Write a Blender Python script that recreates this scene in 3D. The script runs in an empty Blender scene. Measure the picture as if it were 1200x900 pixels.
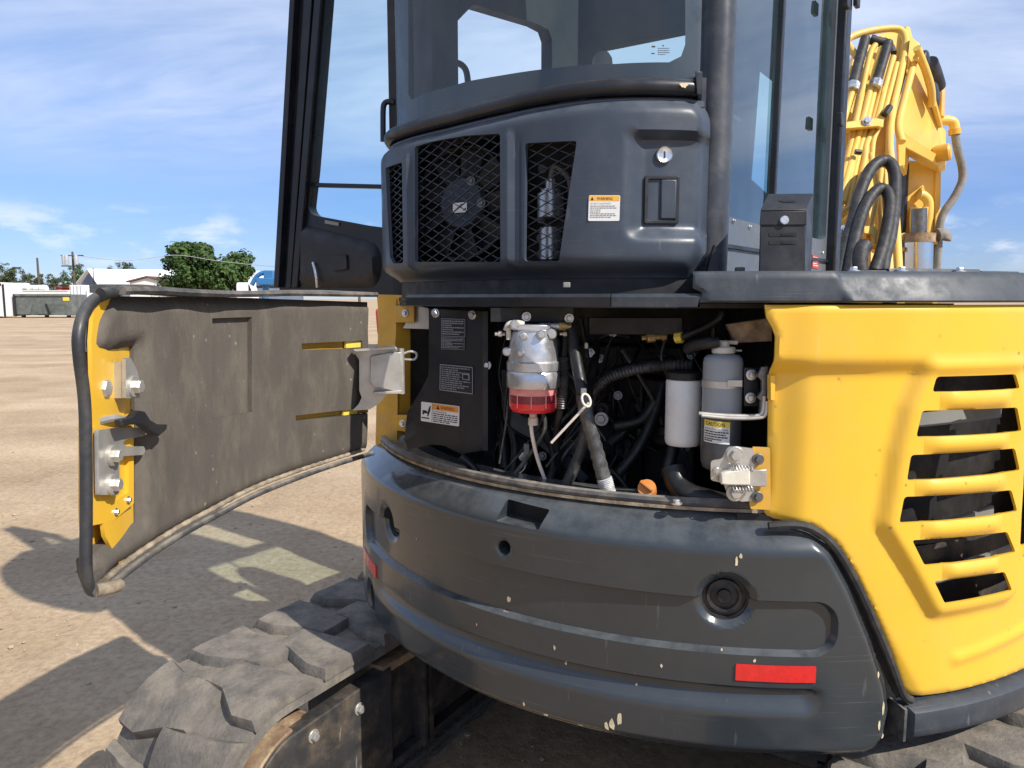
import bpy, bmesh, math, random
import numpy as np
from mathutils import Vector, Matrix, geometry
random.seed(7); np.random.seed(7)
R_ = math.radians
SC = bpy.context.scene
COL = SC.collection

# ------------------------------------------------------------------ camera
FOC = 870.0                                   # focal length in photograph pixels (1200 wide)
EYE = Vector((0, 0, 1.5))
TILT = math.atan(100 / FOC)
cam_data = bpy.data.cameras.new('camera')
cam_data.sensor_width = 36.0
cam_data.lens = 36.0 * FOC / 1200
cam_data.clip_start = 0.05
cam_data.clip_end = 3000
cam = bpy.data.objects.new('camera', cam_data)
COL.objects.link(cam)
cam.location = EYE
cam.rotation_euler = (R_(90) - TILT, 0, 0)
SC.camera = cam

# ------------------------------------------------------------------ light
SUN_EL = R_(41.5)
SUN_AZ = R_(-39.5)              # direction towards the sun, in plan
sun_dir = Vector((math.cos(SUN_AZ) * math.cos(SUN_EL), math.sin(SUN_AZ) * math.cos(SUN_EL), math.sin(SUN_EL)))
sl = bpy.data.lights.new('sun', 'SUN')
sl.energy = 4.3
sl.angle = R_(0.53)
sl.color = (1.0, 0.95, 0.87)
so = bpy.data.objects.new('sun', sl)
COL.objects.link(so)
so.location = sun_dir * 50
so.rotation_euler = sun_dir.to_track_quat('Z', 'Y').to_euler()

W = bpy.data.worlds.new('World')
SC.world = W
W.use_nodes = True
nt = W.node_tree
nt.nodes.clear()
def nn(t, kind, **kw):
    n = t.nodes.new(kind)
    for k, v in kw.items():
        setattr(n, k, v)
    return n
wo = nn(nt, 'ShaderNodeOutputWorld'); bg = nn(nt, 'ShaderNodeBackground')
sky = nn(nt, 'ShaderNodeTexSky')
sky.sky_type = 'NISHITA'
sky.sun_disc = False
sky.sun_elevation = SUN_EL
sky.sun_rotation = math.pi / 2 - SUN_AZ
sky.altitude = 1400
sky.air_density = 1.0
sky.dust_density = 0.05
sky.ozone_density = 5.0
bg.inputs['Strength'].default_value = 0.122
# thin high cloud: noise on a flat layer overhead, looked up by view direction
tc = nn(nt, 'ShaderNodeTexCoord')
sep = nn(nt, 'ShaderNodeSeparateXYZ')
nt.links.new(tc.outputs['Generated'], sep.inputs[0])
def wm(op, a, b=None, clamp=False):
    n = nn(nt, 'ShaderNodeMath', operation=op); n.use_clamp = clamp
    for i, v in enumerate((a, b)):
        if v is None: continue
        if isinstance(v, (int, float)): n.inputs[i].default_value = v
        else: nt.links.new(v, n.inputs[i])
    return n.outputs[0]
zc = wm('ADD', wm('MAXIMUM', sep.outputs[2], 0.0), 0.10)
lx = wm('DIVIDE', sep.outputs[0], zc)
ly = wm('DIVIDE', sep.outputs[1], zc)
comb = nn(nt, 'ShaderNodeCombineXYZ')
nt.links.new(wm('ADD', wm('MULTIPLY', lx, 0.8), wm('MULTIPLY', ly, 0.10)), comb.inputs[0])
nt.links.new(wm('ADD', wm('MULTIPLY', ly, 1.7), wm('MULTIPLY', lx, 0.30)), comb.inputs[1])
def wnoise(scale, detail, rough, dist, off=0.0):
    n = nn(nt, 'ShaderNodeTexNoise', noise_dimensions='4D')
    n.inputs['W'].default_value = off
    n.inputs['Scale'].default_value = scale; n.inputs['Detail'].default_value = detail
    n.inputs['Roughness'].default_value = rough; n.inputs['Distortion'].default_value = dist
    nt.links.new(comb.outputs[0], n.inputs['Vector'])
    return n.outputs[0]
def wramp(v, a, b):
    n = nn(nt, 'ShaderNodeMapRange', interpolation_type='SMOOTHSTEP')
    n.inputs[1].default_value = a; n.inputs[2].default_value = b
    nt.links.new(v, n.inputs[0])
    return n.outputs[0]
n1 = wnoise(0.55, 7, 0.58, 0.6, 3.1)
n2 = wnoise(2.2, 6, 0.62, 1.0, 8.0)
cirrus = wm('MULTIPLY', wramp(wm('ADD', n1, wm('MULTIPLY', n2, 0.20)), 0.42, 0.76), 0.80)
low = wramp(sep.outputs[2], 0.12, 0.24)
cirrus = wm('MULTIPLY', wm('ADD', wm('MULTIPLY', cirrus, 0.78), 0.19), wm('ADD', wm('MULTIPLY', low, 0.85), 0.15))
# small bright cumulus low down
cb = nn(nt, 'ShaderNodeCombineXYZ')
nt.links.new(wm('MULTIPLY', sep.outputs[0], 9.0), cb.inputs[0])
nt.links.new(wm('MULTIPLY', sep.outputs[1], 9.0), cb.inputs[1])
nt.links.new(wm('MULTIPLY', sep.outputs[2], 26.0), cb.inputs[2])
n3 = nn(nt, 'ShaderNodeTexNoise'); n3.inputs['Scale'].default_value = 1.0; n3.inputs['Detail'].default_value = 6
n3.inputs['Roughness'].default_value = 0.55
nt.links.new(cb.outputs[0], n3.inputs['Vector'])
band = wm('MULTIPLY', wramp(sep.outputs[2], 0.02, 0.06), wm('SUBTRACT', 1.0, wramp(sep.outputs[2], 0.085, 0.12)))
cum = wm('MULTIPLY', wm('MULTIPLY', wramp(n3.outputs[0], 0.52, 0.68), band), 0.5)
mix1 = nn(nt, 'ShaderNodeMix', data_type='RGBA')
# the air of a dry inland noon: less white at the horizon than the model gives
tint = nn(nt, 'ShaderNodeValToRGB')
te = tint.color_ramp.elements
te[0].position = 0.0; te[0].color = (0.46, 0.49, 0.65, 1)
te[1].position = 0.30; te[1].color = (1.0, 0.98, 1.02, 1)
e_ = te.new(0.12); e_.color = (0.62, 0.66, 0.84, 1)
nt.links.new(sep.outputs[2], tint.inputs[0])
mul = nn(nt, 'ShaderNodeMix', data_type='RGBA'); mul.blend_type = 'MULTIPLY'; mul.inputs['Factor'].default_value = 1.0
nt.links.new(sky.outputs[0], mul.inputs['A']); nt.links.new(tint.outputs[0], mul.inputs['B'])
nt.links.new(cirrus, mix1.inputs['Factor'])
nt.links.new(mul.outputs['Result'], mix1.inputs['A'])
mix1.inputs['B'].default_value = (5.1, 5.7, 7.0, 1)
mix2 = nn(nt, 'ShaderNodeMix', data_type='RGBA')
nt.links.new(cum, mix2.inputs['Factor'])
nt.links.new(mix1.outputs['Result'], mix2.inputs['A'])
mix2.inputs['B'].default_value = (6.4, 6.6, 7.2, 1)
nt.links.new(mix2.outputs['Result'], bg.inputs['Color'])
nt.links.new(bg.outputs[0], wo.inputs[0])

SC.view_settings.view_transform = 'Standard'
SC.view_settings.look = 'None'
SC.view_settings.exposure = 0.42
SC.view_settings.gamma = 1.0
SC.cycles.max_bounces = 8
SC.cycles.transparent_max_bounces = 16

# ------------------------------------------------------------------ placing helpers
CT, ST = math.cos(TILT), math.sin(TILT)
ROOT = Vector((0.612, 2.546, 0.0))            # the machine's swing centre on the ground
CX, CY = ROOT.x, ROOT.y
HEAD = R_(56.0)                               # heading of the upper body
FWD = Vector((math.cos(HEAD), math.sin(HEAD), 0)); RGT = Vector((math.sin(HEAD), -math.cos(HEAD), 0))
UP = Vector((0, 0, 1))
TAIL = 1.1165                                 # tail swing radius

def ray(px, py):
    u = (px - 600) / FOC; v = (450 - py) / FOC
    return Vector((u, CT + v * ST, v * CT - ST))
def P(px, py, d):                             # point at depth d
    r = ray(px, py); return EYE + r * (d / r.y)
def PZ(px, py, z):
    r = ray(px, py); return EYE + r * ((z - EYE.z) / r.z)
def M(r, f, z):                               # machine coordinates: right, forward, up
    return ROOT + RGT * r + FWD * f + UP * z

class Polar:
    """A wall standing on a curve about the swing centre: u runs along it in metres, v is height."""
    def __init__(s, rad): s.rad = rad if callable(rad) else (lambda th, k=rad: k)
    def r(s, th): return s.rad(th)
    def pt(s, u, v, off=0.0):
        th = u / TAIL; q = s.rad(th) + off
        return Vector((CX + q * math.cos(th), CY + q * math.sin(th), v))
    def nrm(s, u):
        th = u / TAIL; e = 1e-3
        a = s.pt(u - e, 0); b = s.pt(u + e, 0); t = (b - a).normalized()
        return Vector((t.y, -t.x, 0))
    def hit(s, px, py):
        d = ray(px, py); prev = None; k = 0.6
        while k < 4.5:
            q = EYE + d * k
            th = math.atan2(q.y - CY, q.x - CX) % (2 * math.pi)
            g = math.hypot(q.x - CX, q.y - CY) - s.rad(th)
            if prev is not None and g <= 0:
                lo, hi = k - 0.01, k
                for _ in range(24):
                    m = (lo + hi) / 2; q = EYE + d * m
                    th = math.atan2(q.y - CY, q.x - CX) % (2 * math.pi)
                    if math.hypot(q.x - CX, q.y - CY) - s.rad(th) <= 0: hi = m
                    else: lo = m
                q = EYE + d * hi
                th = math.atan2(q.y - CY, q.x - CX) % (2 * math.pi)
                return (th * TAIL, q.z)
            prev = g; k += 0.01
        raise ValueError('ray misses the wall %s %s' % (px, py))
    def hits(s, pts): return [s.hit(*p) for p in pts]
def U(deg): return R_(deg) * TAIL

def interp(xs, ys):
    """Smooth monotone-ish interpolation through points."""
    xs = np.array(xs, float); ys = np.array(ys, float)
    m = np.gradient(ys, xs)
    def f(x):
        if x <= xs[0]: return float(ys[0] + m[0] * (x - xs[0]))
        if x >= xs[-1]: return float(ys[-1] + m[-1] * (x - xs[-1]))
        i = int(np.searchsorted(xs, x) - 1); h = xs[i + 1] - xs[i]; t = (x - xs[i]) / h
        return float((2*t**3-3*t**2+1)*ys[i] + (t**3-2*t**2+t)*h*m[i] + (-2*t**3+3*t**2)*ys[i+1] + (t**3-t**2)*h*m[i+1])
    return f
def sst(a, b, x):
    t = np.clip((x - a) / (b - a), 0, 1); return t * t * (3 - 2 * t)

# ------------------------------------------------------------------ object helpers
ORI = {}
def origin_of(o): return ORI.get(o.name, Vector((0, 0, 0))) if o else Vector((0, 0, 0))
def finish(me, ang):
    for p in me.polygons: p.use_smooth = True
    try: me.set_sharp_from_angle(angle=R_(ang))
    except Exception: pass
def tags(o, label=None, cat=None, group=None, kind=None):
    if label: o['label'] = label
    if cat: o['category'] = cat
    if group: o['group'] = group
    if kind: o['kind'] = kind
    return o
def thing(name, label, cat, loc, group=None):
    o = bpy.data.objects.new(name, None); COL.objects.link(o)
    o.location = loc; o.empty_display_size = 0.2
    ORI[o.name] = Vector(loc)
    return tags(o, label, cat, group)
def obj(name, bm, mats, parent=None, ang=38, bev=0.0, seg=2, label=None, recalc=True):
    """A mesh object from geometry given in world coordinates."""
    me = bpy.data.meshes.new(name)
    if isinstance(bm, MB): bm = bm.bm
    if recalc: bmesh.ops.recalc_face_normals(bm, faces=bm.faces[:])
    bm.to_mesh(me); bm.free()
    og = origin_of(parent)
    me.transform(Matrix.Translation(-og))
    for m in (mats if isinstance(mats, (list, tuple)) else [mats]): me.materials.append(m)
    finish(me, ang)
    o = bpy.data.objects.new(name, me); COL.objects.link(o)
    if parent: o.parent = parent; ORI[o.name] = og
    if bev:
        b = o.modifiers.new('bevel', 'BEVEL'); b.width = bev; b.segments = seg; b.limit_method = 'ANGLE'; b.angle_limit = R_(35)
    if label: o['label'] = label
    return o
def inst(name, me, parent, mat4):
    o = bpy.data.objects.new(name, me); COL.objects.link(o)
    og = origin_of(parent); o.parent = parent; ORI[o.name] = og
    o.matrix_local = Matrix.Translation(-og) @ mat4
    return o
def frame(loc, z, x=None):
    z = Vector(z).normalized()
    if x is None: x = Vector((0, 0, 1)).cross(z)
    if Vector(x).length < 1e-4: x = Vector((1, 0, 0))
    x = Vector(x); x = (x - z * x.dot(z)).normalized(); y = z.cross(x)
    m = Matrix((x, y, z)).transposed().to_4x4(); m.translation = Vector(loc)
    return m

def smooth_path(pts, n=6):
    pts = [Vector(p) for p in pts]
    if len(pts) < 3: return pts
    out = []
    for i in range(len(pts) - 1):
        p0 = pts[max(i - 1, 0)]; p1 = pts[i]; p2 = pts[i + 1]; p3 = pts[min(i + 2, len(pts) - 1)]
        for k in range(n):
            t = k / n
            out.append(0.5 * ((2 * p1) + (p2 - p0) * t + (2 * p0 - 5 * p1 + 4 * p2 - p3) * t * t + (3 * p1 - p0 - 3 * p2 + p3) * t ** 3))
    out.append(pts[-1])
    return out
def resample(pts, step):
    out = [pts[0].copy()]; acc = 0
    for a, b in zip(pts, pts[1:]):
        L = (b - a).length
        if L < 1e-9: continue
        pos = step - acc
        while pos <= L:
            out.append(a.lerp(b, pos / L)); pos += step
        acc = (acc + L) % step if L + acc >= step else acc + L
    if (out[-1] - pts[-1]).length > step * 0.2: out.append(pts[-1].copy())
    return out

class MB:
    def __init__(s): s.bm = bmesh.new()
    def verts(s, pts): return [s.bm.verts.new(p) for p in pts]
    def face(s, pts, mi=0):
        f = s.bm.faces.new(s.verts(pts)); f.material_index = mi; return f
    def box(s, c, size, mat4=None, mi=0):
        hx, hy, hz = size[0] / 2, size[1] / 2, size[2] / 2
        cs = [Vector((x, y, z)) for x in (-hx, hx) for y in (-hy, hy) for z in (-hz, hz)]
        if mat4 is None: cs = [Vector(c) + p for p in cs]
        else: cs = [mat4 @ (Vector(c) + p) for p in cs]
        v = s.verts(cs)
        for q in ((0, 1, 3, 2), (4, 6, 7, 5), (0, 4, 5, 1), (2, 3, 7, 6), (0, 2, 6, 4), (1, 5, 7, 3)):
            f = s.bm.faces.new([v[i] for i in q]); f.material_index = mi
        return s
    def hexa(s, a, b, mi=0):
        """Two matching loops of points joined into a closed solid."""
        va = s.verts(a); vb = s.verts(b); n = len(a)
        s.bm.faces.new(va).material_index = mi; s.bm.faces.new(vb[::-1]).material_index = mi
        for i in range(n):
            s.bm.faces.new([va[i], vb[i], vb[(i + 1) % n], va[(i + 1) % n]]).material_index = mi
        return s
    def prism(s, pts, d, mi=0):
        return s.hexa([Vector(p) for p in pts], [Vector(p) + Vector(d) for p in pts], mi)
    def tube(s, pts, r, n=10, ripple=0.0, pitch=0.006, cap=True, mi=0, smooth=6):
        pts = smooth_path(pts, smooth) if smooth else [Vector(p) for p in pts]
        if ripple: pts = resample(pts, pitch / 2)
        rr = r if isinstance(r, (list, tuple)) else None
        rings = []; up = None
        N = len(pts)
        for i, p in enumerate(pts):
            t = (pts[min(i + 1, N - 1)] - pts[max(i - 1, 0)])
            if t.length < 1e-9: continue
            t.normalize()
            if up is None:
                up = t.orthogonal().normalized()
            up = (up - t * up.dot(t))
            if up.length < 1e-6: up = t.orthogonal()
            up.normalize(); sd = t.cross(up)
            q = (rr[0] + (rr[1] - rr[0]) * i / (N - 1)) if rr else r
            if ripple: q *= 1 + (ripple if i % 2 else -ripple)
            rings.append(s.verts([p + (up * math.cos(2 * math.pi * k / n) + sd * math.sin(2 * math.pi * k / n)) * q for k in range(n)]))
        for a, b in zip(rings, rings[1:]):
            for k in range(n):
                s.bm.faces.new([a[k], a[(k + 1) % n], b[(k + 1) % n], b[k]]).material_index = mi
        if cap and len(rings) > 1:
            s.bm.faces.new(rings[0][::-1]).material_index = mi; s.bm.faces.new(rings[-1]).material_index = mi
        return s
    def lathe(s, mat4, prof, n=24, mi=0):
        """prof: (radius, height) pairs about the z axis of mat4."""
        rings = []
        for r, h in prof:
            r = max(r, 1e-5)
            rings.append(s.verts([mat4 @ Vector((r * math.cos(2 * math.pi * k / n), r * math.sin(2 * math.pi * k / n), h)) for k in range(n)]))
        for a, b in zip(rings, rings[1:]):
            for k in range(n):
                s.bm.faces.new([a[k], a[(k + 1) % n], b[(k + 1) % n], b[k]]).material_index = mi
        s.bm.faces.new(rings[0][::-1]).material_index = mi; s.bm.faces.new(rings[-1]).material_index = mi
        return s
    def cyl(s, p0, p1, r, n=16, mi=0):
        p0 = Vector(p0); p1 = Vector(p1)
        return s.lathe(frame(p0, p1 - p0), [(r, 0), (r, (p1 - p0).length)], n, mi)
    def sweep(s, pts, prof, mi=0, closed=True):
        """Flat profile (normal, up) swept along a path that runs mostly level."""
        rings = []; N = len(pts)
        for i, p in enumerate(pts):
            t = (pts[min(i + 1, N - 1)] - pts[max(i - 1, 0)]).normalized()
            sd = Vector((t.y, -t.x, 0))
            if sd.length < 1e-4: sd = Vector((1, 0, 0))
            sd.normalize(); upv = sd.cross(t)
            rings.append(s.verts([p + sd * a + upv * b for a, b in prof]))
        n = len(prof)
        for a, b in zip(rings, rings[1:]):
            for k in range(n if closed else n - 1):
                s.bm.faces.new([a[k], a[(k + 1) % n], b[(k + 1) % n], b[k]]).material_index = mi
        if closed:
            s.bm.faces.new(rings[0][::-1]).material_index = mi; s.bm.faces.new(rings[-1]).material_index = mi
        return s

def densify(loop, step):
    out = []
    n = len(loop)
    for i in range(n):
        a = loop[i]; b = loop[(i + 1) % n]
        L = math.hypot(b[0] - a[0], b[1] - a[1]); k = max(1, int(math.ceil(L / step)))
        for j in range(k): out.append((a[0] + (b[0] - a[0]) * j / k, a[1] + (b[1] - a[1]) * j / k))
    return out
def rounded(loop, r, n=4):
    """Round the corners of a 2D polygon."""
    out = []; m = len(loop)
    for i in range(m):
        p0 = Vector(loop[i - 1][:2]); p1 = Vector(loop[i][:2]); p2 = Vector(loop[(i + 1) % m][:2])
        rr = r[i] if isinstance(r, (list, tuple)) else r
        a = (p0 - p1); b = (p2 - p1)
        t = min(rr, a.length * 0.45, b.length * 0.45)
        if t < 1e-6: out.append(tuple(p1)); continue
        a = p1 + a.normalized() * t; b = p1 + b.normalized() * t
        for k in range(n + 1):
            q = k / n
            out.append(tuple(a * (1 - q) ** 2 + p1 * 2 * q * (1 - q) + b * q * q))
    return out
def circ2(c, r, n=28, ry=None):
    return [(c[0] + r * math.cos(2 * math.pi * k / n), c[1] + (ry or r) * math.sin(2 * math.pi * k / n)) for k in range(n)]
def inside(poly, X, Y):
    poly = np.array(poly); r = np.zeros(X.shape, bool)
    x0, y0 = poly[:, 0], poly[:, 1]; x1, y1 = np.roll(x0, -1), np.roll(y0, -1)
    for a, b, c, d in zip(x0, y0, x1, y1):
        if b == d: continue
        r ^= ((b > Y) != (d > Y)) & (X < (c - a) * (Y - b) / (d - b) + a)
    return r
def edgedist(poly, X, Y):
    poly = np.array(poly); D = np.full(X.shape, 1e9)
    for a, b in zip(poly, np.roll(poly, -1, 0)):
        e = b - a; L = max(e @ e, 1e-12)
        t = np.clip(((X - a[0]) * e[0] + (Y - a[1]) * e[1]) / L, 0, 1)
        D = np.minimum(D, np.hypot(X - a[0] - t * e[0], Y - a[1] - t * e[1]))
    return D
def inset(poly, d):
    """Polygon moved inwards by d along its corner bisectors."""
    n = len(poly); ar = sum(poly[i][0] * poly[(i + 1) % n][1] - poly[(i + 1) % n][0] * poly[i][1] for i in range(n)); sg = 1 if ar > 0 else -1
    out = []
    for i in range(n):
        a, b, c = (Vector(poly[i - 1]), Vector(poly[i]), Vector(poly[(i + 1) % n]))
        e1 = (b - a).normalized(); e2 = (c - b).normalized()
        n1 = Vector((-e1.y, e1.x)) * sg; n2 = Vector((-e2.y, e2.x)) * sg; m = n1 + n2
        k = m.dot(n1)
        out.append(tuple(b + m * (d / max(k, 0.35))))
    return out
def sheet(outline, holes, step, mp, thick, height=None, edge=None, mp_back=None, creases=()):
    """A shaped panel with openings: the outline lies in (u, v), mp(u, v, off) puts it in space; the back lies THICK behind."""
    edge = edge or step
    loops = [densify(outline, edge)] + [densify(h, edge) for h in holes]
    pts = []; edges = []
    cre = [densify(c, edge) for c in creases]
    for lp in loops + cre:
        b = len(pts); pts += lp; n = len(lp)
        edges += [(b + i, b + (i + 1) % n) for i in range(n)]
    o = np.array(outline); x0, y0 = o.min(0); x1, y1 = o.max(0)
    gx, gy = np.meshgrid(np.arange(x0 + step / 2, x1, step), np.arange(y0 + step / 2, y1, step))
    gx = gx.ravel(); gy = gy.ravel()
    ok = inside(loops[0], gx, gy)
    for h in loops[1:]: ok &= ~inside(h, gx, gy)
    gx, gy = gx[ok], gy[ok]
    ok = np.ones(gx.shape, bool)
    for lp in loops + cre: ok &= edgedist(lp, gx, gy) > step * 0.45
    pts += list(zip(gx[ok], gy[ok]))
    vc, _, fc, _, _, _ = geometry.delaunay_2d_cdt([Vector(p) for p in pts], edges, [], 0, 1e-6)
    V = np.array([tuple(v) for v in vc]); F = np.array([f[:] for f in fc])
    c = V[F].mean(1)
    ok = inside(loops[0], c[:, 0], c[:, 1])
    for h in loops[1:]: ok &= ~inside(h, c[:, 0], c[:, 1])
    F = F[ok]
    a, b, d = V[F[:, 0]], V[F[:, 1]], V[F[:, 2]]
    ar = (b[:, 0] - a[:, 0]) * (d[:, 1] - a[:, 1]) - (b[:, 1] - a[:, 1]) * (d[:, 0] - a[:, 0])
    F = F[np.abs(ar) > 1e-10]
    h = height(V[:, 0], V[:, 1]) if height else np.zeros(len(V))
    bm = bmesh.new()
    fv = [bm.verts.new(mp(V[i, 0], V[i, 1], h[i])) for i in range(len(V))]
    mb_ = mp_back or mp
    cnt = {}
    for f in F:
        for i in range(3):
            e = (f[i], f[(i + 1) % 3]); cnt[tuple(sorted(e))] = cnt.get(tuple(sorted(e)), 0) + 1
    for f in F: bm.faces.new([fv[i] for i in f])
    if thick:
        bv = [bm.verts.new(mb_(V[i, 0], V[i, 1], h[i] - thick)) for i in range(len(V))]
        for f in F: bm.faces.new([bv[i] for i in f[::-1]])
        for (i, j), k in cnt.items():
            if k == 1: bm.faces.new([fv[i], fv[j], bv[j], bv[i]])
    for v in [v for v in bm.verts if not v.link_faces]: bm.verts.remove(v)
    return bm

class Flat:
    """A plane through an origin with two directions: (u, v) in metres."""
    def __init__(s, o, x, n):
        s.o = Vector(o); s.n = Vector(n).normalized(); s.x = Vector(x); s.x = (s.x - s.n * s.x.dot(s.n)).normalized(); s.y = s.n.cross(s.x)
    def pt(s, u, v, off=0.0): return s.o + s.x * u + s.y * v + s.n * off
    def hit(s, px, py):
        d = ray(px, py); k = (s.o - EYE).dot(s.n) / d.dot(s.n); q = EYE + d * k - s.o
        return (q.dot(s.x), q.dot(s.y))
    def hits(s, pts): return [s.hit(*p) for p in pts]

# lettering cut from the built-in font, laid on a four-cornered label
def text_polys(txt):
    cu = bpy.data.curves.new('lettering', 'FONT'); cu.body = txt; cu.resolution_u = 2
    o = bpy.data.objects.new('lettering', cu); COL.objects.link(o)
    dg = bpy.context.evaluated_depsgraph_get()
    me = bpy.data.meshes.new_from_object(o.evaluated_get(dg))
    V = [v.co.copy() for v in me.vertices]; F = [list(p.vertices) for p in me.polygons]
    bpy.data.objects.remove(o); bpy.data.curves.remove(cu); bpy.data.meshes.remove(me)
    return V, F
class Decal:
    def __init__(s, tl, tr, br, bl):
        s.c = [Vector(q) for q in (tl, tr, br, bl)]
        s.n = (s.c[1] - s.c[0]).cross(s.c[3] - s.c[0]).normalized()
        if s.n.dot(EYE - s.c[0]) < 0: s.n = -s.n
        s.w = (s.c[1] - s.c[0]).length; s.h = (s.c[3] - s.c[0]).length
        s.bm = bmesh.new()
    def pt(s, u, v, off):
        return (s.c[0] * (1 - u) * (1 - v) + s.c[1] * u * (1 - v) + s.c[2] * u * v + s.c[3] * (1 - u) * v) + s.n * off
    def poly(s, pts, mi, off=0.0012):
        f = s.bm.faces.new([s.bm.verts.new(s.pt(u, v, off)) for u, v in pts]); f.material_index = mi
    def base(s, mi, r=0.0):
        a = [(0, 0), (1, 0), (1, 1), (0, 1)]
        if r: a = rounded(a, r, 3)
        va = [s.bm.verts.new(s.pt(u, v, 0.0008)) for u, v in a]; vb = [s.bm.verts.new(s.pt(u, v, -0.002)) for u, v in a]
        s.bm.faces.new(va).material_index = mi
        for i in range(len(a)): s.bm.faces.new([va[i], vb[i], vb[(i + 1) % len(a)], va[(i + 1) % len(a)]]).material_index = mi
    def rect(s, u0, v0, u1, v1, mi, off=0.0012): s.poly([(u0, v0), (u1, v0), (u1, v1), (u0, v1)], mi, off)
    def text(s, txt, u, v, h, mi, width=None, off=0.0016):
        V, F = text_polys(txt)
        x1 = max(p.x for p in V); k = h / 0.72; kx = (width / x1) if width else k * s.h / s.w
        vs = [s.bm.verts.new(s.pt(u + p.x * kx, v + h - p.y * k, off)) for p in V]
        for f in F:
            try: s.bm.faces.new([vs[i] for i in f]).material_index = mi
            except ValueError: pass
    def lines(s, u0, u1, vs, th, mi, fill=0.9, off=0.0014):
        rnd = random.Random(int(u0 * 1e4 + len(vs)))
        for v, e in vs:
            u = u0
            while u < u0 + (u1 - u0) * e:
                w = rnd.uniform(0.03, 0.11); q = min(u + w, u1)
                s.rect(u, v, q, v + th, mi, off); u = q + 0.018
    def build(s, name, mats, parent, label=None): return obj(name, s.bm, mats, parent, label=label, recalc=False)

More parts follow.
